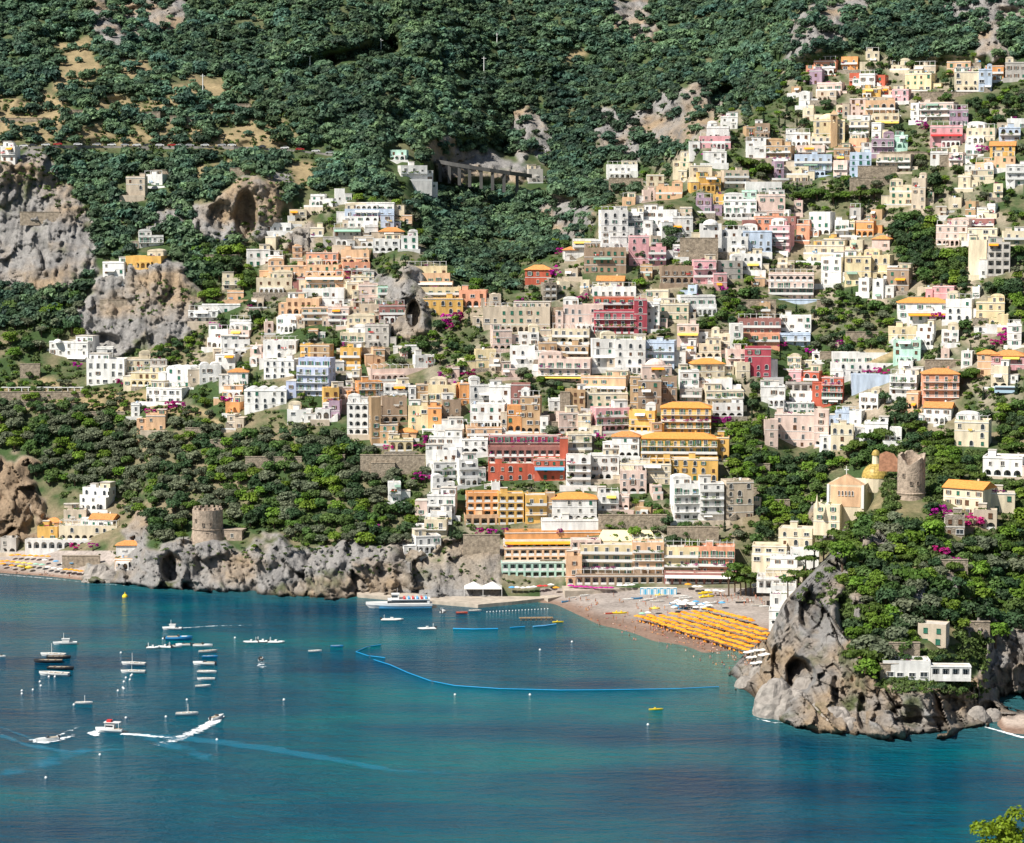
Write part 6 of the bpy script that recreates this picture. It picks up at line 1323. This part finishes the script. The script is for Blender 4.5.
for ri, (a, c, n) in enumerate((((638, 616), (748, 650.5), 38), ((650, 616), (752, 647), 34), ((662, 615.5), (757, 643), 32), ((672, 613.5), (763, 639), 33), ((684, 612.5), (765, 635), 30), ((694, 611), (765, 630), 28), ((706, 608.5), (752, 620.5), 17))):
    for i in range(n):
        t = i/(n-1); px = a[0] + (c[0]-a[0])*t + random.uniform(-.8, .8); py = a[1] + (c[1]-a[1])*t + random.uniform(-.5, .5); p = sand(px, py+5.5)
        parasol(p, random.choice(['orange', 'amber', 'gold']), px, py, f'orange beach parasol, {ORD[i]} from the floating dock end of the {ROWN[ri]} row', False, 'orange parasols in rows on the beach')
        if i % 3 < 2 and beds < 140:
            beds += 1; t_ = link('sunbed', None, None, p + Vector((.9, -1.4, 0)), random.uniform(-.15, .15)); link('bed_pad', BED, t_); link('bed_legs', BEDF, t_)
            tag(t_, f'orange sunbed at the {ORD[i]} parasol of the {ROWN[ri]} row', 'sunbed', 'orange sunbeds on the beach')
lm('the orange parasol rows', 705, 630)
rq = random.Random(44)
for px, py, c in ((571,586,'crimson'),(576,587,'crimson'),(581,587,'crimson'),(586,587.5,'crimson'),(591,587.5,'crimson'),(596,588,'crimson'),(601,588,'crimson'),(606,588,'crimson'),(611,588,'crimson'),
   (512,588,'blue'),(517,588,'white'),(523,588,'white'),(529,587.5,'white'),(534,587,'white'),(540,586.5,'red'),(545,586,'red'),(551,585,'white'),(556,588,'orange'),
   (620,586,'white'),(626,585.5,'white'),(632,585,'white'),(695,587,'white'),(700,587,'white'),(708,591,'white'),(716,591,'white'),(722,591.5,'white'),(688,585,'orange'),(642,613,'green'),(648,612,'white'),(655,608,'yellow'),
   (747,653,'white'),(752,652,'white'),(757,651,'white'),(763,650,'white'),(750,658,'white'),(756,657,'white'),(762,656,'white'),(766,655,'white'),(754,664,'white'),(760,663,'white'),
   *[(rq.uniform(672, 722), rq.uniform(600, 607), rq.choice(['white','blue','white','white'])) for _ in range(22)],(2,560,'orange'),(7,560,'orange'),(13,561,'orange'),(18,561.5,'yellow'),(24,562,'yellow'),(30,562.5,'yellow'),(36,563,'green'),(12,564.5,'orange'),(42,564,'green'),(48,566,'white'),(54,567,'white'),(60,568,'white'),(66,568.5,'orange'),(71,569,'orange'),(76,569.5,'orange'),(81,570,'orange'),(3,563,'orange'),(20,565,'yellow'),(29,566,'yellow'),
   (45,559,'white'),(64,562,'white'),(12,554,'orange'),(18,554,'orange'),(24,554.5,'orange'),(30,554.5,'orange'),(36,555,'orange'),(42,555,'orange'),(48,555,'orange'),(56,560,'blue'),(72,562,'blue')):
    p = sand(px, py+6 if px < 470 or py > 600 else py + 5)
    if 505 < px < 560: p.z = max(p.z, 1.35)
    parasol(p, c, px, py, 'round', None, 'parasols of the waterfront' if px > 400 else 'parasols of the small cove')
# marquees
def marquee(px0, px1, py0, py1, D, label):
    cx = (px0+px1)/2; p = Vector(at(cx, py1, D)); w = (px1-px0)*D/F; h = at(cx, py0, D)[2] - p.z; t = link('marquee', None, None, p)
    b = MB(); k = max(1, round(w/6)); s = w/k
    for i in range(k):
        x = -w/2 + i*s; b.faces([(x,0,h*.55),(x+s,0,h*.55),(x+s,s,h*.55),(x,s,h*.55),(x+s/2,s/2,h),(x,0,h*.47),(x+s,0,h*.47),(x+s,s,h*.47),(x,s,h*.47)], [(0,1,4),(1,2,4),(2,3,4),(3,0,4),(5,6,1,0),(6,7,2,1),(8,5,0,3)], AWW)
    b.build('roof', t)
    for i in range(k+1):
        b = MB(); x = -w/2 + i*s; b.box(x-.08, x+.08, .02, .18, -.5, h*.55, FRAME); b.build('post', t)
    tag(t, label, 'marquee')
marquee(464, 502, 583, 595, 893, 'white peaked marquee on the landing stage behind the ferry'); lm('the white marquee', 482, 587)
marquee(753, 772, 583, 592, 885, 'white canvas shelter behind the beach pines')
p = Vector(at(627, 541, 917)); t = link('roof_awning', None, None, p, R(-2)); w = 59*917/F; b = MB(); b.faces([(-w/2,0,0),(w/2,0,0),(w*.42,5,3.6),(-w*.42,5,3.6),(-w/2,0,-.3),(w/2,0,-.3),(w/2,6,0),(-w/2,6,0)], [(0,1,2,3),(4,5,1,0),(1,6,2),(0,3,7),(4,7,6,5)], mat('pale_yellow_canvas', (.85, .72, .45), .9, .08)); b.build('canopy', t)
for i in range(8): b = MB(); x = -w/2 + .3 + (w-.6)*i/7; b.box(x-.12, x+.12, .2, .44, -2.6, -.05, FRAME); b.build('post', t)
tag(t, 'big pale yellow awning over the roof terrace of the yellow seafront apartments', 'awning')
# bathing cabins
for i in range(11):
    px = 642 + i*3.3; p = sand(px, 594.5); t = link('bathing_cabin', None, None, p, R(-2)); c = i % 2; b = MB(); b.box(-.62, .62, 0, 1.4, -.5, 2.4, FRAME if c else mat('cabin_blue', (.10, .45, .70), .6, .05)); b.box(-.66, .66, -.08, 1.48, 2.4, 2.5, FRAME); b.build('body', t)
    b = MB(); b.box(-.38, .38, -.05, -.003, 0, 2.0, mat('cabin_blue', (.1, .45, .7)) if c else FRAME); b.build('door', t); tag(t, f'{"white" if c else "blue"} bathing cabin, {ORD[i]} from the promenade end of the row', 'cabin', 'row of bathing cabins')
# boats pulled up on the sand
for i, (px, py, L, c, yw) in enumerate(((628,600,11,'white',.1),(637,599,12,'blue',.05),(650,600,12,'white',.1),(657,602,14,'grey',0),(662,597,12,'grey',.2),(681,597.5,16,'white',.1),(686,599,14,'white',.15),(675,604,11,'blue',0),(690,605,12,'white',.2),(700,605,13,'blue',.1),(712,604,13,'white',.15),(720,602.5,11,'white',.1),(741,603,11,'dark',0),(748,602,12,'white',.1),(757,606,12,'grey',0),(764,607,10,'white',0),(566,602,9,'blue',.3),(572,598,8,'grey',.2),(585,596,10,'white',0),(610,614,9,'red',.1),(644,601,9,'white',.4),(668,606,9,'white',.1),(683,609,10,'blue',.2),(706,608,10,'white',.1))):
    boat('rowing_boat', px, py, L, c, 'beached', ('pale ' if c == 'white' else '') + c + ' beached boat', yw, 'boats pulled up on the sand', 0.0, ground(px, py)[0])
for px, py in ((617, 613.5), (622, 613.5), (660, 596), (703, 594), (708, 593), (709, 597), (704, 597.5), (655, 609), (25, 567), (29, 568.5)):
    d = ground(px, py)[0]; t = link('pedal_boat', None, None, Vector(at(px, py, d)), R(random.uniform(-20, 20))); link('hull', hull_mesh('hull', 3.6, 1.5, .45, YP, None, .9), t); b = MB(); b.box(-.5, .0, -.5, .5, .4, 1.0, YP); b.build('seat', t); later(t, px, py, 'yellow pedal boat', 'beached', 'pedal boat', 'yellow pedal boats on the sand')
# ------------------------------------------------------------------ people
def skin_person(joints, edges, radii, m):
    me = bpy.data.meshes.new('tmp'); me.from_pydata(joints, edges, []); o = bpy.data.objects.new('tmp', me); col.objects.link(o)
    md = o.modifiers.new('s', 'SKIN'); me.skin_vertices[0].data[0].use_root = True
    for i, r in enumerate(radii): me.skin_vertices[0].data[i].radius = (r, r)
    sb_ = o.modifiers.new('u', 'SUBSURF'); sb_.levels = 1; sb_.render_levels = 1
    dg = bpy.context.evaluated_depsgraph_get(); out = bpy.data.meshes.new_from_object(o.evaluated_get(dg)); out.name = 'person'; out.materials.clear(); out.materials.append(m)
    bpy.data.objects.remove(o); return out
SKIN = mat('skin', (.50, .27, .17), .6, 0)
E = [(0,1),(1,2),(2,3),(3,4),(2,5),(5,6),(6,7),(2,8),(8,9),(9,10),(0,11),(11,12),(12,13),(13,14),(0,15),(15,16),(16,17),(17,18)]
RR = [.13,.125,.12,.06,.10,.055,.045,.035,.055,.045,.035,.09,.065,.05,.05,.09,.065,.05,.05]
stand = [(0,0,.95),(0,0,1.15),(0,0,1.38),(0,-.01,1.5),(0,-.02,1.64),(-.19,0,1.4),(-.25,.02,1.12),(-.24,-.1,.88),(.19,0,1.4),(.26,0,1.12),(.27,-.08,.87),(-.1,0,.88),(-.12,-.03,.48),(-.13,.02,.08),(-.13,-.14,.04),(.1,0,.88),(.12,.05,.48),(.13,.1,.08),(.14,-.06,.04)]
walk = [(x, y + (.22 if i in (12, 13, 14) else (-.16 if i in (16, 17, 18) else 0))*(1 if z < .6 else 0), z) for i, (x, y, z) in enumerate(stand)]
sit = [(0,0,.12),(0,.06,.32),(0,.1,.55),(0,.08,.67),(0,.05,.82),(-.19,.1,.56),(-.28,.2,.32),(-.26,.3,.06),(.19,.1,.56),(.22,-.1,.42),(.15,-.3,.42),(-.1,-.06,.12),(-.14,-.42,.42),(-.14,-.62,.08),(-.14,-.78,.05),(.1,-.06,.12),(.14,-.44,.40),(.14,-.66,.08),(.14,-.82,.05)]
lie = [(0,0,.12),(0,.2,.13),(0,.42,.13),(0,.54,.15),(0,.69,.17),(-.19,.44,.12),(-.3,.2,.08),(-.28,-.05,.06),(.19,.44,.12),(.34,.6,.08),(.2,.78,.08),(-.1,-.08,.11),(-.13,-.48,.12),(-.13,-.88,.07),(-.13,-.98,.13),(.1,-.08,.11),(.13,-.46,.26),(.13,-.8,.07),(.13,-.92,.06)]
POSE = {'standing': skin_person(stand, E, RR, SKIN), 'walking': skin_person(walk, E, RR, SKIN), 'sitting': skin_person(sit, E, RR, SKIN), 'lying': skin_person(lie, E, RR, SKIN)}
JT = {'standing': stand, 'walking': walk, 'sitting': sit, 'lying': lie}
def blob(name, c, r, m):
    b = MB(); n, k = 10, 6; v = []
    for j in range(k+1):
        for i in range(n): a = 2*math.pi*i/n; e = math.pi*(j/k - .5); v.append((c[0] + r[0]*math.cos(a)*math.cos(e), c[1] + r[1]*math.sin(a)*math.cos(e), c[2] + r[2]*math.sin(e)))
    b.faces(v, [(j*n+i, j*n+(i+1)%n, (j+1)*n+(i+1)%n, (j+1)*n+i) for j in range(k) for i in range(n)], m); return b.mesh(name)
HAIR = mat('dark_hair', (.04, .025, .015), .8, 0)
CLO = {'red': AWR, 'blue': mat('blue_cloth', (.06, .14, .4), .9, 0), 'white': mat('white_cloth', (.8, .8, .78), .9, 0), 'black': mat('black_cloth', (.03, .03, .03), .9, 0), 'orange': AWO, 'pink': mat('pink_cloth', (.7, .2, .35), .9, 0)}
CM = {}
for ps, J in JT.items():
    h = J[4]; CM[ps, 'hair'] = blob('hair', (h[0], h[1] + (.035 if ps != 'lying' else .03), h[2] + .045), (.10, .10, .10), HAIR); a, b2 = J[0], J[1]
    for cn, cm in CLO.items(): CM[ps, cn] = blob('swimwear', ((a[0]+b2[0])/2, (a[1]+b2[1])/2 , (a[2]+b2[2])/2 - (.02 if ps in ('standing', 'walking') else 0)), (.19, .15 if ps != 'lying' else .2, .17 if ps != 'lying' else .145), cm)
def person(px, py, ps, cn, z=None):
    p = sand(px, py) if z is None else sea(px, py) + Vector((0, 0, z)); t = link('person', POSE[ps], None, p, random.uniform(0, 6.28)); link('hair', CM[ps, 'hair'], t); link('swimwear', CM[ps, cn], t)
    later(t, px, py, f'person {ps} in {cn}', '', 'person', 'people on the beach and waterfront')
rp = random.Random(12)
def edge_y(px): return float(np.interp(px, [560, 600, 650, 700, 760], [600, 620, 636, 652, 675]))
cn_ = list(CLO)
for _ in range(62): px = rp.uniform(566, 690); y0 = 596; y1 = min(edge_y(px), float(np.interp(px, [638, 748], [616, 650])) if px > 640 else 999); person(px, rp.uniform(y0, max(y1, y0+2)), rp.choice(['standing', 'walking', 'sitting', 'lying']), rp.choice(cn_))
for _ in range(80): px = rp.uniform(640, 758); a = float(np.interp(px, [638, 748], [622, 657])); person(px, rp.uniform(a, edge_y(px)-3 if edge_y(px)-3 > a else a+2), rp.choice(['standing', 'sitting', 'lying', 'lying', 'walking']), rp.choice(cn_))
for _ in range(26): px = rp.uniform(585, 740); person(px, edge_y(px) + rp.uniform(2, 9), 'standing', rp.choice(cn_), -rp.uniform(.5, 1.0))
for _ in range(30): px = rp.uniform(715, 768); person(px, rp.uniform(594, 606), rp.choice(['standing', 'walking']), rp.choice(cn_))
for _ in range(22): px = rp.uniform(500, 572); person(px, 592.5 - (px-500)*.04, rp.choice(['standing', 'walking']), rp.choice(cn_), 1.9 if px < 556 else 1.3)
for _ in range(10): px = rp.uniform(5, 80); person(px, 574 - rp.uniform(0, 3) + px*.06, rp.choice(['standing', 'lying']), rp.choice(cn_))
# slender masts and pylons on the mountain
for px, y0, y1 in ((203, 80, 100), (261, 66, 78), (310, 60, 70), (381, 44, 52), (484, 62, 82), (497, 38, 46)):
    p = gpt(px, y1); h = at(px, y0, p.y)[2] - p.z; t = link('power_pole', None, None, p); b = MB(); b.tube([(0, 0, -2), (0, 0, h + 3)], [.35, .22], FRAME, 6); b.build('pole', t); b = MB(); b.box(-1.2, 1.2, -.1, .1, h+1.9, h+2.15, FRAME); b.build('crossarm', t); later(t, px, (y0+y1)/2, 'power pole', 'thin pale', 'pole', 'poles on the mountain')
# ------------------------------------------------------------------ planting
def covered(px, py, r, lim):
    j0, j1, i0, i1 = int((px-r)//4), int((px+r)//4)+1, int((py-r)//4), int((py+r)//4)+1
    a = BIT[max(0, i0):max(0, i1), max(0, j0):max(0, j1)]; return a.size > 0 and a.mean() > lim
USED = []
def plant_region(poly, n, mix, rad, lim=.25, gap=.75, rock=.45, seed=1):
    r = random.Random(seed); xs = [p[0] for p in poly]; ys = [p[1] for p in poly]; done = 0
    for _ in range(n*40):
        if done >= n: break
        px, py = r.uniform(min(xs), max(xs)), r.uniform(min(ys), max(ys))
        if not inpoly(px, py, poly): continue
        if rockiness(px, py) > rock: continue
        q = r.uniform(*rad); d = ground(px, py)[0]; rpx = q*F/d
        if covered(px, py, rpx*.8, lim): continue
        if any(abs(px-a) < gap*(rpx+c)*.8 and abs(py-b) < gap*(rpx+c)*.55 for a, b, c in USED): continue
        k = r.choice(mix)
        if (k == Dk and r.random() < .36) or (k == Br and r.random() < .27): k = 'broadleaf_tree'
        if k in ('cypress',): q *= .55
        if 'bush' in k: q *= .7
        tree(k, px, py, q); USED.append((px, py, rpx)); done += 1
O, Dk, Br, Pn, Cy, GB, DB = 'olive_tree', 'evergreen_tree', 'leafy_tree', 'umbrella_pine', 'cypress', 'garden_bush', 'dark_bush'
# single trees the photograph shows apart
for px, py, k, q in ((242,377,Cy,1.5),(250,376,Cy,1.5),(257,378,Cy,1.35),(249,384,Cy,1.2),(148,399,Cy,1.5),(252,385,Cy,1.0),(688,172,Cy,1.4),(779,121,Cy,1.5),(785,124,Cy,1.4),(797,122,Cy,1.3),(713,25,Cy,2.2),(752,22,Cy,1.8),(778,22,Cy,2.2),(772,30,Cy,1.6),(652,196,Cy,1.4),(684,240,Cy,1.8),(296,374,Pn,3.6),(750,163,Pn,6.0),(762,168,Pn,5.5),(741,160,Pn,4.5),
   (800,196,Pn,5.5),(818,193,Pn,6.0),(834,197,Pn,5.0),(860,195,Pn,5.5),(875,192,Pn,5.0),(926,195,Dk,5.0),(933,180,Dk,6.0),(672,232,Dk,5.5),(668,244,Dk,5.5),(968,252,Pn,6.0),(960,256,Pn,4.5),(1016,250,Pn,5.5),(964,376,Pn,5.0),(972,372,Pn,4.5),(872,438,Pn,6.5),(884,434,Pn,6.0),(860,446,Pn,5.5),(848,450,Pn,4.0),
   (224,541-12,Dk,3.4),(181,522,Pn,4.5),(262,514,Dk,5.5),(275,522,Pn,4.5),(292,524,Pn,4.0),(250,520,Dk,4.5),(175,505,Dk,4.5),(183,535,Pn,3.0),(193,505,Pn,4),
   (160,515,Dk,5.5),(155,530,Dk,4.5),(310,452,Dk,6.0),(356,450,Dk,5.5),(312,462,Dk,5),(355,462,Dk,4.0),(370,525,Br,3.4),(383,520,Br,2.8),(130,443,O,4.5),(134,452,O,4.0),(640,255,Dk,3.5),(835,335,DB,3),(470,360,Br,3.6),(462,365,Br,3.4),(448,372,Br,3.4),(440,358,Br,3),(405,351,Dk,3.2),(742,345,Br,5),(750,352,Br,5.0),(903,402,Dk,4.0),(885,397,Dk,3.5),(910,418,Dk,4.5),(900,408,Dk,4.0)):
    tree(k, px, py, q, D=ground(px, min(py+5, 700))[0] - 1.5); USED.append((px, py, q*F/1000))
for px, py, q in ((898,516,3.0),(906,521,3.2),(918,522,2.8),(927,517,3.2),(932,508,3.0),(890,508,2.8),(884,516,3.0),(895,526,3.4),(938,520,3)): tree(random.choice([Dk, Br, 'broadleaf_tree']), px, py, q, D=776)
for px, py, q in ((735,568,4.4),(746,572,4.6),(757,574,4.2),(741,579,4.0),(729,575,3.8),(751,581,3.6)): tree(Pn, px, py, q, D=884)
for px, py, q in ((814,549,3.2),(806,560,3.6),(798,574,3.8),(788,580,3.0),(815,572,3.0),(824,545,3.2),(805,585,2.4)): tree(Pn, px, py, q, D=752)
for px, py, q in ((103,377,2.6),(108,370,2.8),(112,364,2.2),(122,381,2.8),(170,406,3.4),(178,404,3.0),(150,411,2.4),(163,411,2.0),(215,325,2.6),(232,398,2.8),(242,399,2.6),(226,398,2.2),(78,364,2.2),(450,318,3.8),(458,317,3.6),(450,326,2.4),(1003,338,3.6),(1007,332,3.2),(996,342,2.6),(982,148,3.0),(858,370,2.6),(870,370,2.6),(884,370,2.6),(842,369,2.2),(934,316,2.2),(943,314,2.2),(497,454,2.8),(510,451,3.0),(521,452,2.6),(599,412,3.0),(604,418,2.4),(601,435,2.4),(718,420,2.8),(728,420,2.6),(412,465,2.0),(418,476,2.8),(425,477,2.4),(374,527,2.2),(400,539,1.8),(468,372,3.0),(450,382,2.8),(444,374,2.4),(476,410,2.4),(506,411,2.2),(430,438,3.0),(420,444,2.6),(388,447,2.0),(560,251,2.6),(568,251,2.4),(582,296,2.6),(519,300,2.2),(551,268,3.0),(556,272,2.6),(948,514,2.6),(942,509,2.4),(935,512,2.2),(972,520,3.4),(976,512,2.4),(945,552,2.6),(952,560,2.6),(940,548,2.0),(706,141,2.4),(706,153,2.2),(813,72,2.4),(921,123,2.6),(926,127,2.2),(938,132,2.4),(782,344,2.2),(840,343,2.2),(846,346,2.0),(810,350,2.2),(560,531,1.6),(480,531,2.2),(492,531,2.2),(505,531,2.2),(725,288,1.8),(75,545,2.4),(93,545,2.2),(250,307,1.8),(340,344,1.8),(349,277,2.2),(350,270,2.4)):
    tree('bougainvillea', px, py, q*.98, D=ground(px, py+3)[0] - 2.2)
plant_region([(0,400),(130,412),(240,430),(340,425),(400,470),(425,500),(420,540),(370,545),(300,538),(230,518),(180,545),(130,520),(110,488),(40,480),(30,452),(0,445)], 330, [O]*6 + [Dk]*4 + [Br]*3, (2.9, 5.0), .2, .5, seed=2)
plant_region([(-5,290),(80,286),(80,335),(60,350),(-5,355)], 26, [Dk, Dk, Br, O], (3.2, 5.2), .2, .7, seed=3)
plant_region([(195,245),(245,245),(262,280),(262,320),(190,312),(200,280)], 26, [Dk, Dk, Br], (3.2, 5.2), .2, .6, seed=4)
plant_region([(0,386),(130,376),(180,390),(240,430),(130,425),(0,415)], 40, [Br, Br, O, GB, GB], (1.6, 3.0), .2, .7, seed=5)
plant_region([(140,340),(205,315),(215,350),(160,366)], 22, [Dk, Br, GB], (1.8, 3.6), .2, .7, seed=6)
plant_region([(405,330),(425,325),(450,340),(474,345),(470,362),(420,352)], 14, [Br, Dk, GB], (2, 3.4), .3, .7, seed=7)
plant_region([(865,210),(925,205),(960,240),(968,290),(1024,280),(1024,345),(1005,300),(915,296),(890,262)], 85, [Dk, Dk, Dk, Br], (3.4, 5.6), .2, .48, seed=8)
plant_region([(800,300),(900,290),(905,345),(840,352),(800,330)], 34, [Br, Dk, GB, O], (2, 4), .2, .66, seed=9)
plant_region([(697,290),(770,290),(775,335),(745,322),(700,318)], 22, [Br, Dk, GB, Pn], (2, 4.0), .25, .66, seed=10)
plant_region([(722,420),(768,425),(776,450),(835,452),(860,440),(905,455),(850,490),(812,520),(755,540),(757,505),(733,480)], 130, [Dk, Dk, Br, GB, Br], (2.6, 4.8), .2, .48, seed=11)
plant_region([(832,575),(850,530),(880,500),(900,520),(940,530),(1024,520),(1024,640),(985,640),(955,625),(900,655),(860,672),(846,640),(858,600)], 150, [Dk, Dk, Br, Br, Pn, O], (2.0, 6.0), .25, .5, .6, seed=12)
plant_region([(868,460),(900,440),(955,448),(1010,450),(1024,460),(1024,520),(945,515),(930,460)], 34, [Br, Dk, Br, Pn], (2.4, 4.4), .25, .6, seed=13)
plant_region([(858,508),(945,520),(940,545),(848,548)], 16, [Br, Dk, GB], (1.8, 3.4), .3, .6, seed=23)
plant_region([(860,398),(925,405),(955,430),(1024,395),(1024,455),(960,450),(900,448),(905,430),(870,412)], 42, [Dk, Br, Pn], (2.4, 4.4), .2, .62, seed=14)
plant_region([(878,650),(900,640),(960,650),(985,690),(880,690),(860,690),(850,650)], 30, [DB, GB, Dk], (1.3, 2.4), .15, .7, .7, seed=15)
plant_region([(190,545),(240,545),(420,540),(420,552),(240,560)], 30, [DB, GB], (1.4, 2.6), .3, .8, .9, seed=16)
plant_region([(955,100),(1024,95),(1024,130),(965,125)], 20, [Dk, Br], (2.6, 4), .2, .65, seed=17)
plant_region([(670,285),(700,270),(700,295)], 6, [Br, Dk], (2, 3), .4, .7, seed=18)
plant_region([(340,250),(410,250),(425,300),(405,310),(352,300)], 26, [Dk, Br, GB], (1.6, 3.0), .2, .7, .6, seed=19)
plant_region([(190,300),(340,195),(410,200),(470,285),(600,205),(700,100),(800,55),(1024,55),(1024,440),(820,430),(760,420),(740,540),(670,560),(600,530),(400,540),(430,440),(330,410),(180,410)], 400, [Br, Br, Dk, Dk, GB, GB, Cy, O], (1.8, 4.0), .58, .62, seed=20)
plant_region([(-5,360),(60,365),(40,385),(-5,385)], 10, [Br, GB], (2, 3), .2, .7, seed=21)
plant_region([(525,280),(600,270),(600,300),(530,304)], 14, [Br, GB, Dk], (1.6, 3), .3, .7, seed=22)
print('trees', TREECOUNT)
wood()
pts = []
r = np.random.default_rng(5)
def sp(poly, n, rad, rock=.5, lim=.6):
    xs = [p[0] for p in poly]; ys = [p[1] for p in poly]
    for _ in range(n):
        px, py = r.uniform(min(xs), max(xs)), r.uniform(min(ys), max(ys))
        if not inpoly(px, py, poly) or rockiness(px, py) > rock or covered(px, py, 3, lim): continue
        if py > 585 and px < 800 and px > 380: continue
        pts.append((gpt(px, py), r.uniform(*rad)))
sp([(0,285),(200,285),(240,245),(340,195),(600,200),(800,60),(1024,60),(1024,440),(830,560),(740,575),(560,575),(430,560),(400,545),(230,545),(140,540),(60,500),(40,440),(0,445)], 14000, (.9, 2.3))
sp([(832,575),(880,440),(1024,430),(1024,640),(985,660),(900,660),(860,690),(846,640)], 3600, (.9, 2.2), .7)
sp([(780,600),(832,560),(850,600),(880,690),(990,700),(985,640)], 800, (.7, 1.8), 2.0)
sp([(0,165),(100,240),(200,300),(80,340),(290,170),(290,250),(200,240)], 900, (.8, 1.9), 2.0)
sp([(85,545),(420,545),(560,585),(560,596),(400,575),(90,565)], 330, (.5, 1.2), 2.0)
sp([(0,95),(300,95),(330,190),(0,190)], 900, (.9, 2.0), 2.0)
sp([(590,120),(720,85),(740,150),(640,175),(500,190),(400,190),(420,120)], 260, (.9, 2), 2.0)
sp([(880,678),(975,676),(985,692),(960,694),(885,694)], 160, (.7, 1.3), 2.0, 2)
scrub('undergrowth', pts, leaf_material('scrub_leaves', (.10, .15, .04), 0, 0, .3), 'low green scrub between the walls and over the terraces', 6)
# foreground crown at the lower corner, on its own ledge
p0 = Vector(at(1026, 848, 46)); t = link('foreground_tree', None, None, p0 - Vector((0, 0, 4.5))); rs = random.Random(5)
c = [(rs.uniform(-.9, .9), rs.uniform(-.6, .6), rs.uniform(-.5, .42)) for _ in range(26)]; c += [(.3, 0, .75), (.5, .1, .9), (-.45, 0, .42), (-.15, 0, .62), (.75, 0, 1.1)]
v, f, tt_ = leaves(c, [(.26, .26, .2)]*len(c), 9000, .032, seed=77); me = raw_mesh('crown', v, f, [LEAF['front']]); set_attr(me, 'tint', tt_); link('crown', me, t, (0, 0, 4.5)); link('trunk', trunk_mesh('trunk', 4.6, .14, 0, 6, .9, 3), t)
tag(t, 'yellow-green leafy treetop poking up in the nearest corner of the view', 'tree')
b = MB(); q = p0 - Vector((0, 0, 5)); b.faces([(q.x-14, q.y-14, q.z+.6), (q.x+16, q.y-14, q.z+1.2), (q.x+16, q.y+8, q.z), (q.x-14, q.y+8, q.z-.4), (q.x-30, q.y-30, q.z-40), (q.x+30, q.y-30, q.z-40), (q.x+34, q.y+22, q.z-40), (q.x-30, q.y+22, q.z-40)], [(0,1,2,3),(0,4,5,1),(1,5,6,2),(2,6,7,3),(3,7,4,0)], mat('ledge_rock', (.35, .3, .24), .95, .4, .5, .8))
tag(b.build('viewpoint_ledge'), None, None, None, 'structure')
# ------------------------------------------------------------------ labels from what stands beside each thing
def direction(dx, dy):
    a = math.degrees(math.atan2(-dy, dx)) % 360
    return ['right of', 'above and right of', 'above', 'above and left of', 'left of', 'below and left of', 'below', 'below and right of'][int(((a + 22.5) % 360)//45)]
for a_ in (('the white house in the grove', 394, 493), ('the roadside pergola', 42, 390), ('the white house above the cove', 95, 500), ('the bathing cabins', 658, 590), ('the beach pines', 742, 572), ('the orange earth cliff', 18, 495), ('the long grove wall', 351, 459), ('the peach house in the wood', 155, 424), ('the white marquee', 482, 588), ('the yellow cliff house', 144, 262), ('the rock grotto', 414, 312), ('the tall wood-side pines', 820, 195), ('the sea cave', 800, 674), ('the coach', 1010, 388), ('the mint house', 910, 352), ('the wooded gully', 930, 200), ('the moored dark boats', 55, 665), ('the cabin cruiser', 109, 732), ('the stone outbuilding', 956, 527), ('the small cove beach', 60, 572)): lm(*a_)
bk = {}
for e in THINGS:
    o, px, py, noun, lk = e
    L = min(LM, key=lambda l: (l[1]-px)**2 + (l[2]-py)**2); dx, dy = px - L[1], py - L[2]
    bk.setdefault((noun, L[0], direction(dx, dy)), []).append((math.hypot(dx, dy), e))
SHORT = set()
for (noun, L, d), es in bk.items():
    es.sort(key=lambda t: t[0])
    for i, (_, (o, px, py, n_, lk)) in enumerate(es):
        o_ = ORD[min(i, len(ORD)-1)]
        rel = f'{d} {L}' if len(es) == 1 else f'{d} {L}'
        if len(es) == 1: s = f'{lk} {noun} {d} {L}'
        else: s = f'{lk} {noun}, ' + ('nearest' if i == 0 else o_) + f' {noun.split(" in ")[0] if len(noun.split()) > 4 else noun} {d} {L}'
        if len(s.split()) > 16: s = f'{o_} {noun} {d} {L}'
        o['label'] = ' '.join(s.split())
scene.cycles.max_bounces = 5; scene.cycles.diffuse_bounces = 2; scene.cycles.glossy_bounces = 2; scene.cycles.transmission_bounces = 2; scene.cycles.transparent_max_bounces = 6
print(random.Random(3).sample([o['label'] for o, *_ in THINGS], 40)); print('dup labels', len(THINGS) - len({o['label'] for o, *_ in THINGS}))
print('objects', len(bpy.data.objects), 'things', len(THINGS), 'houses', HN)
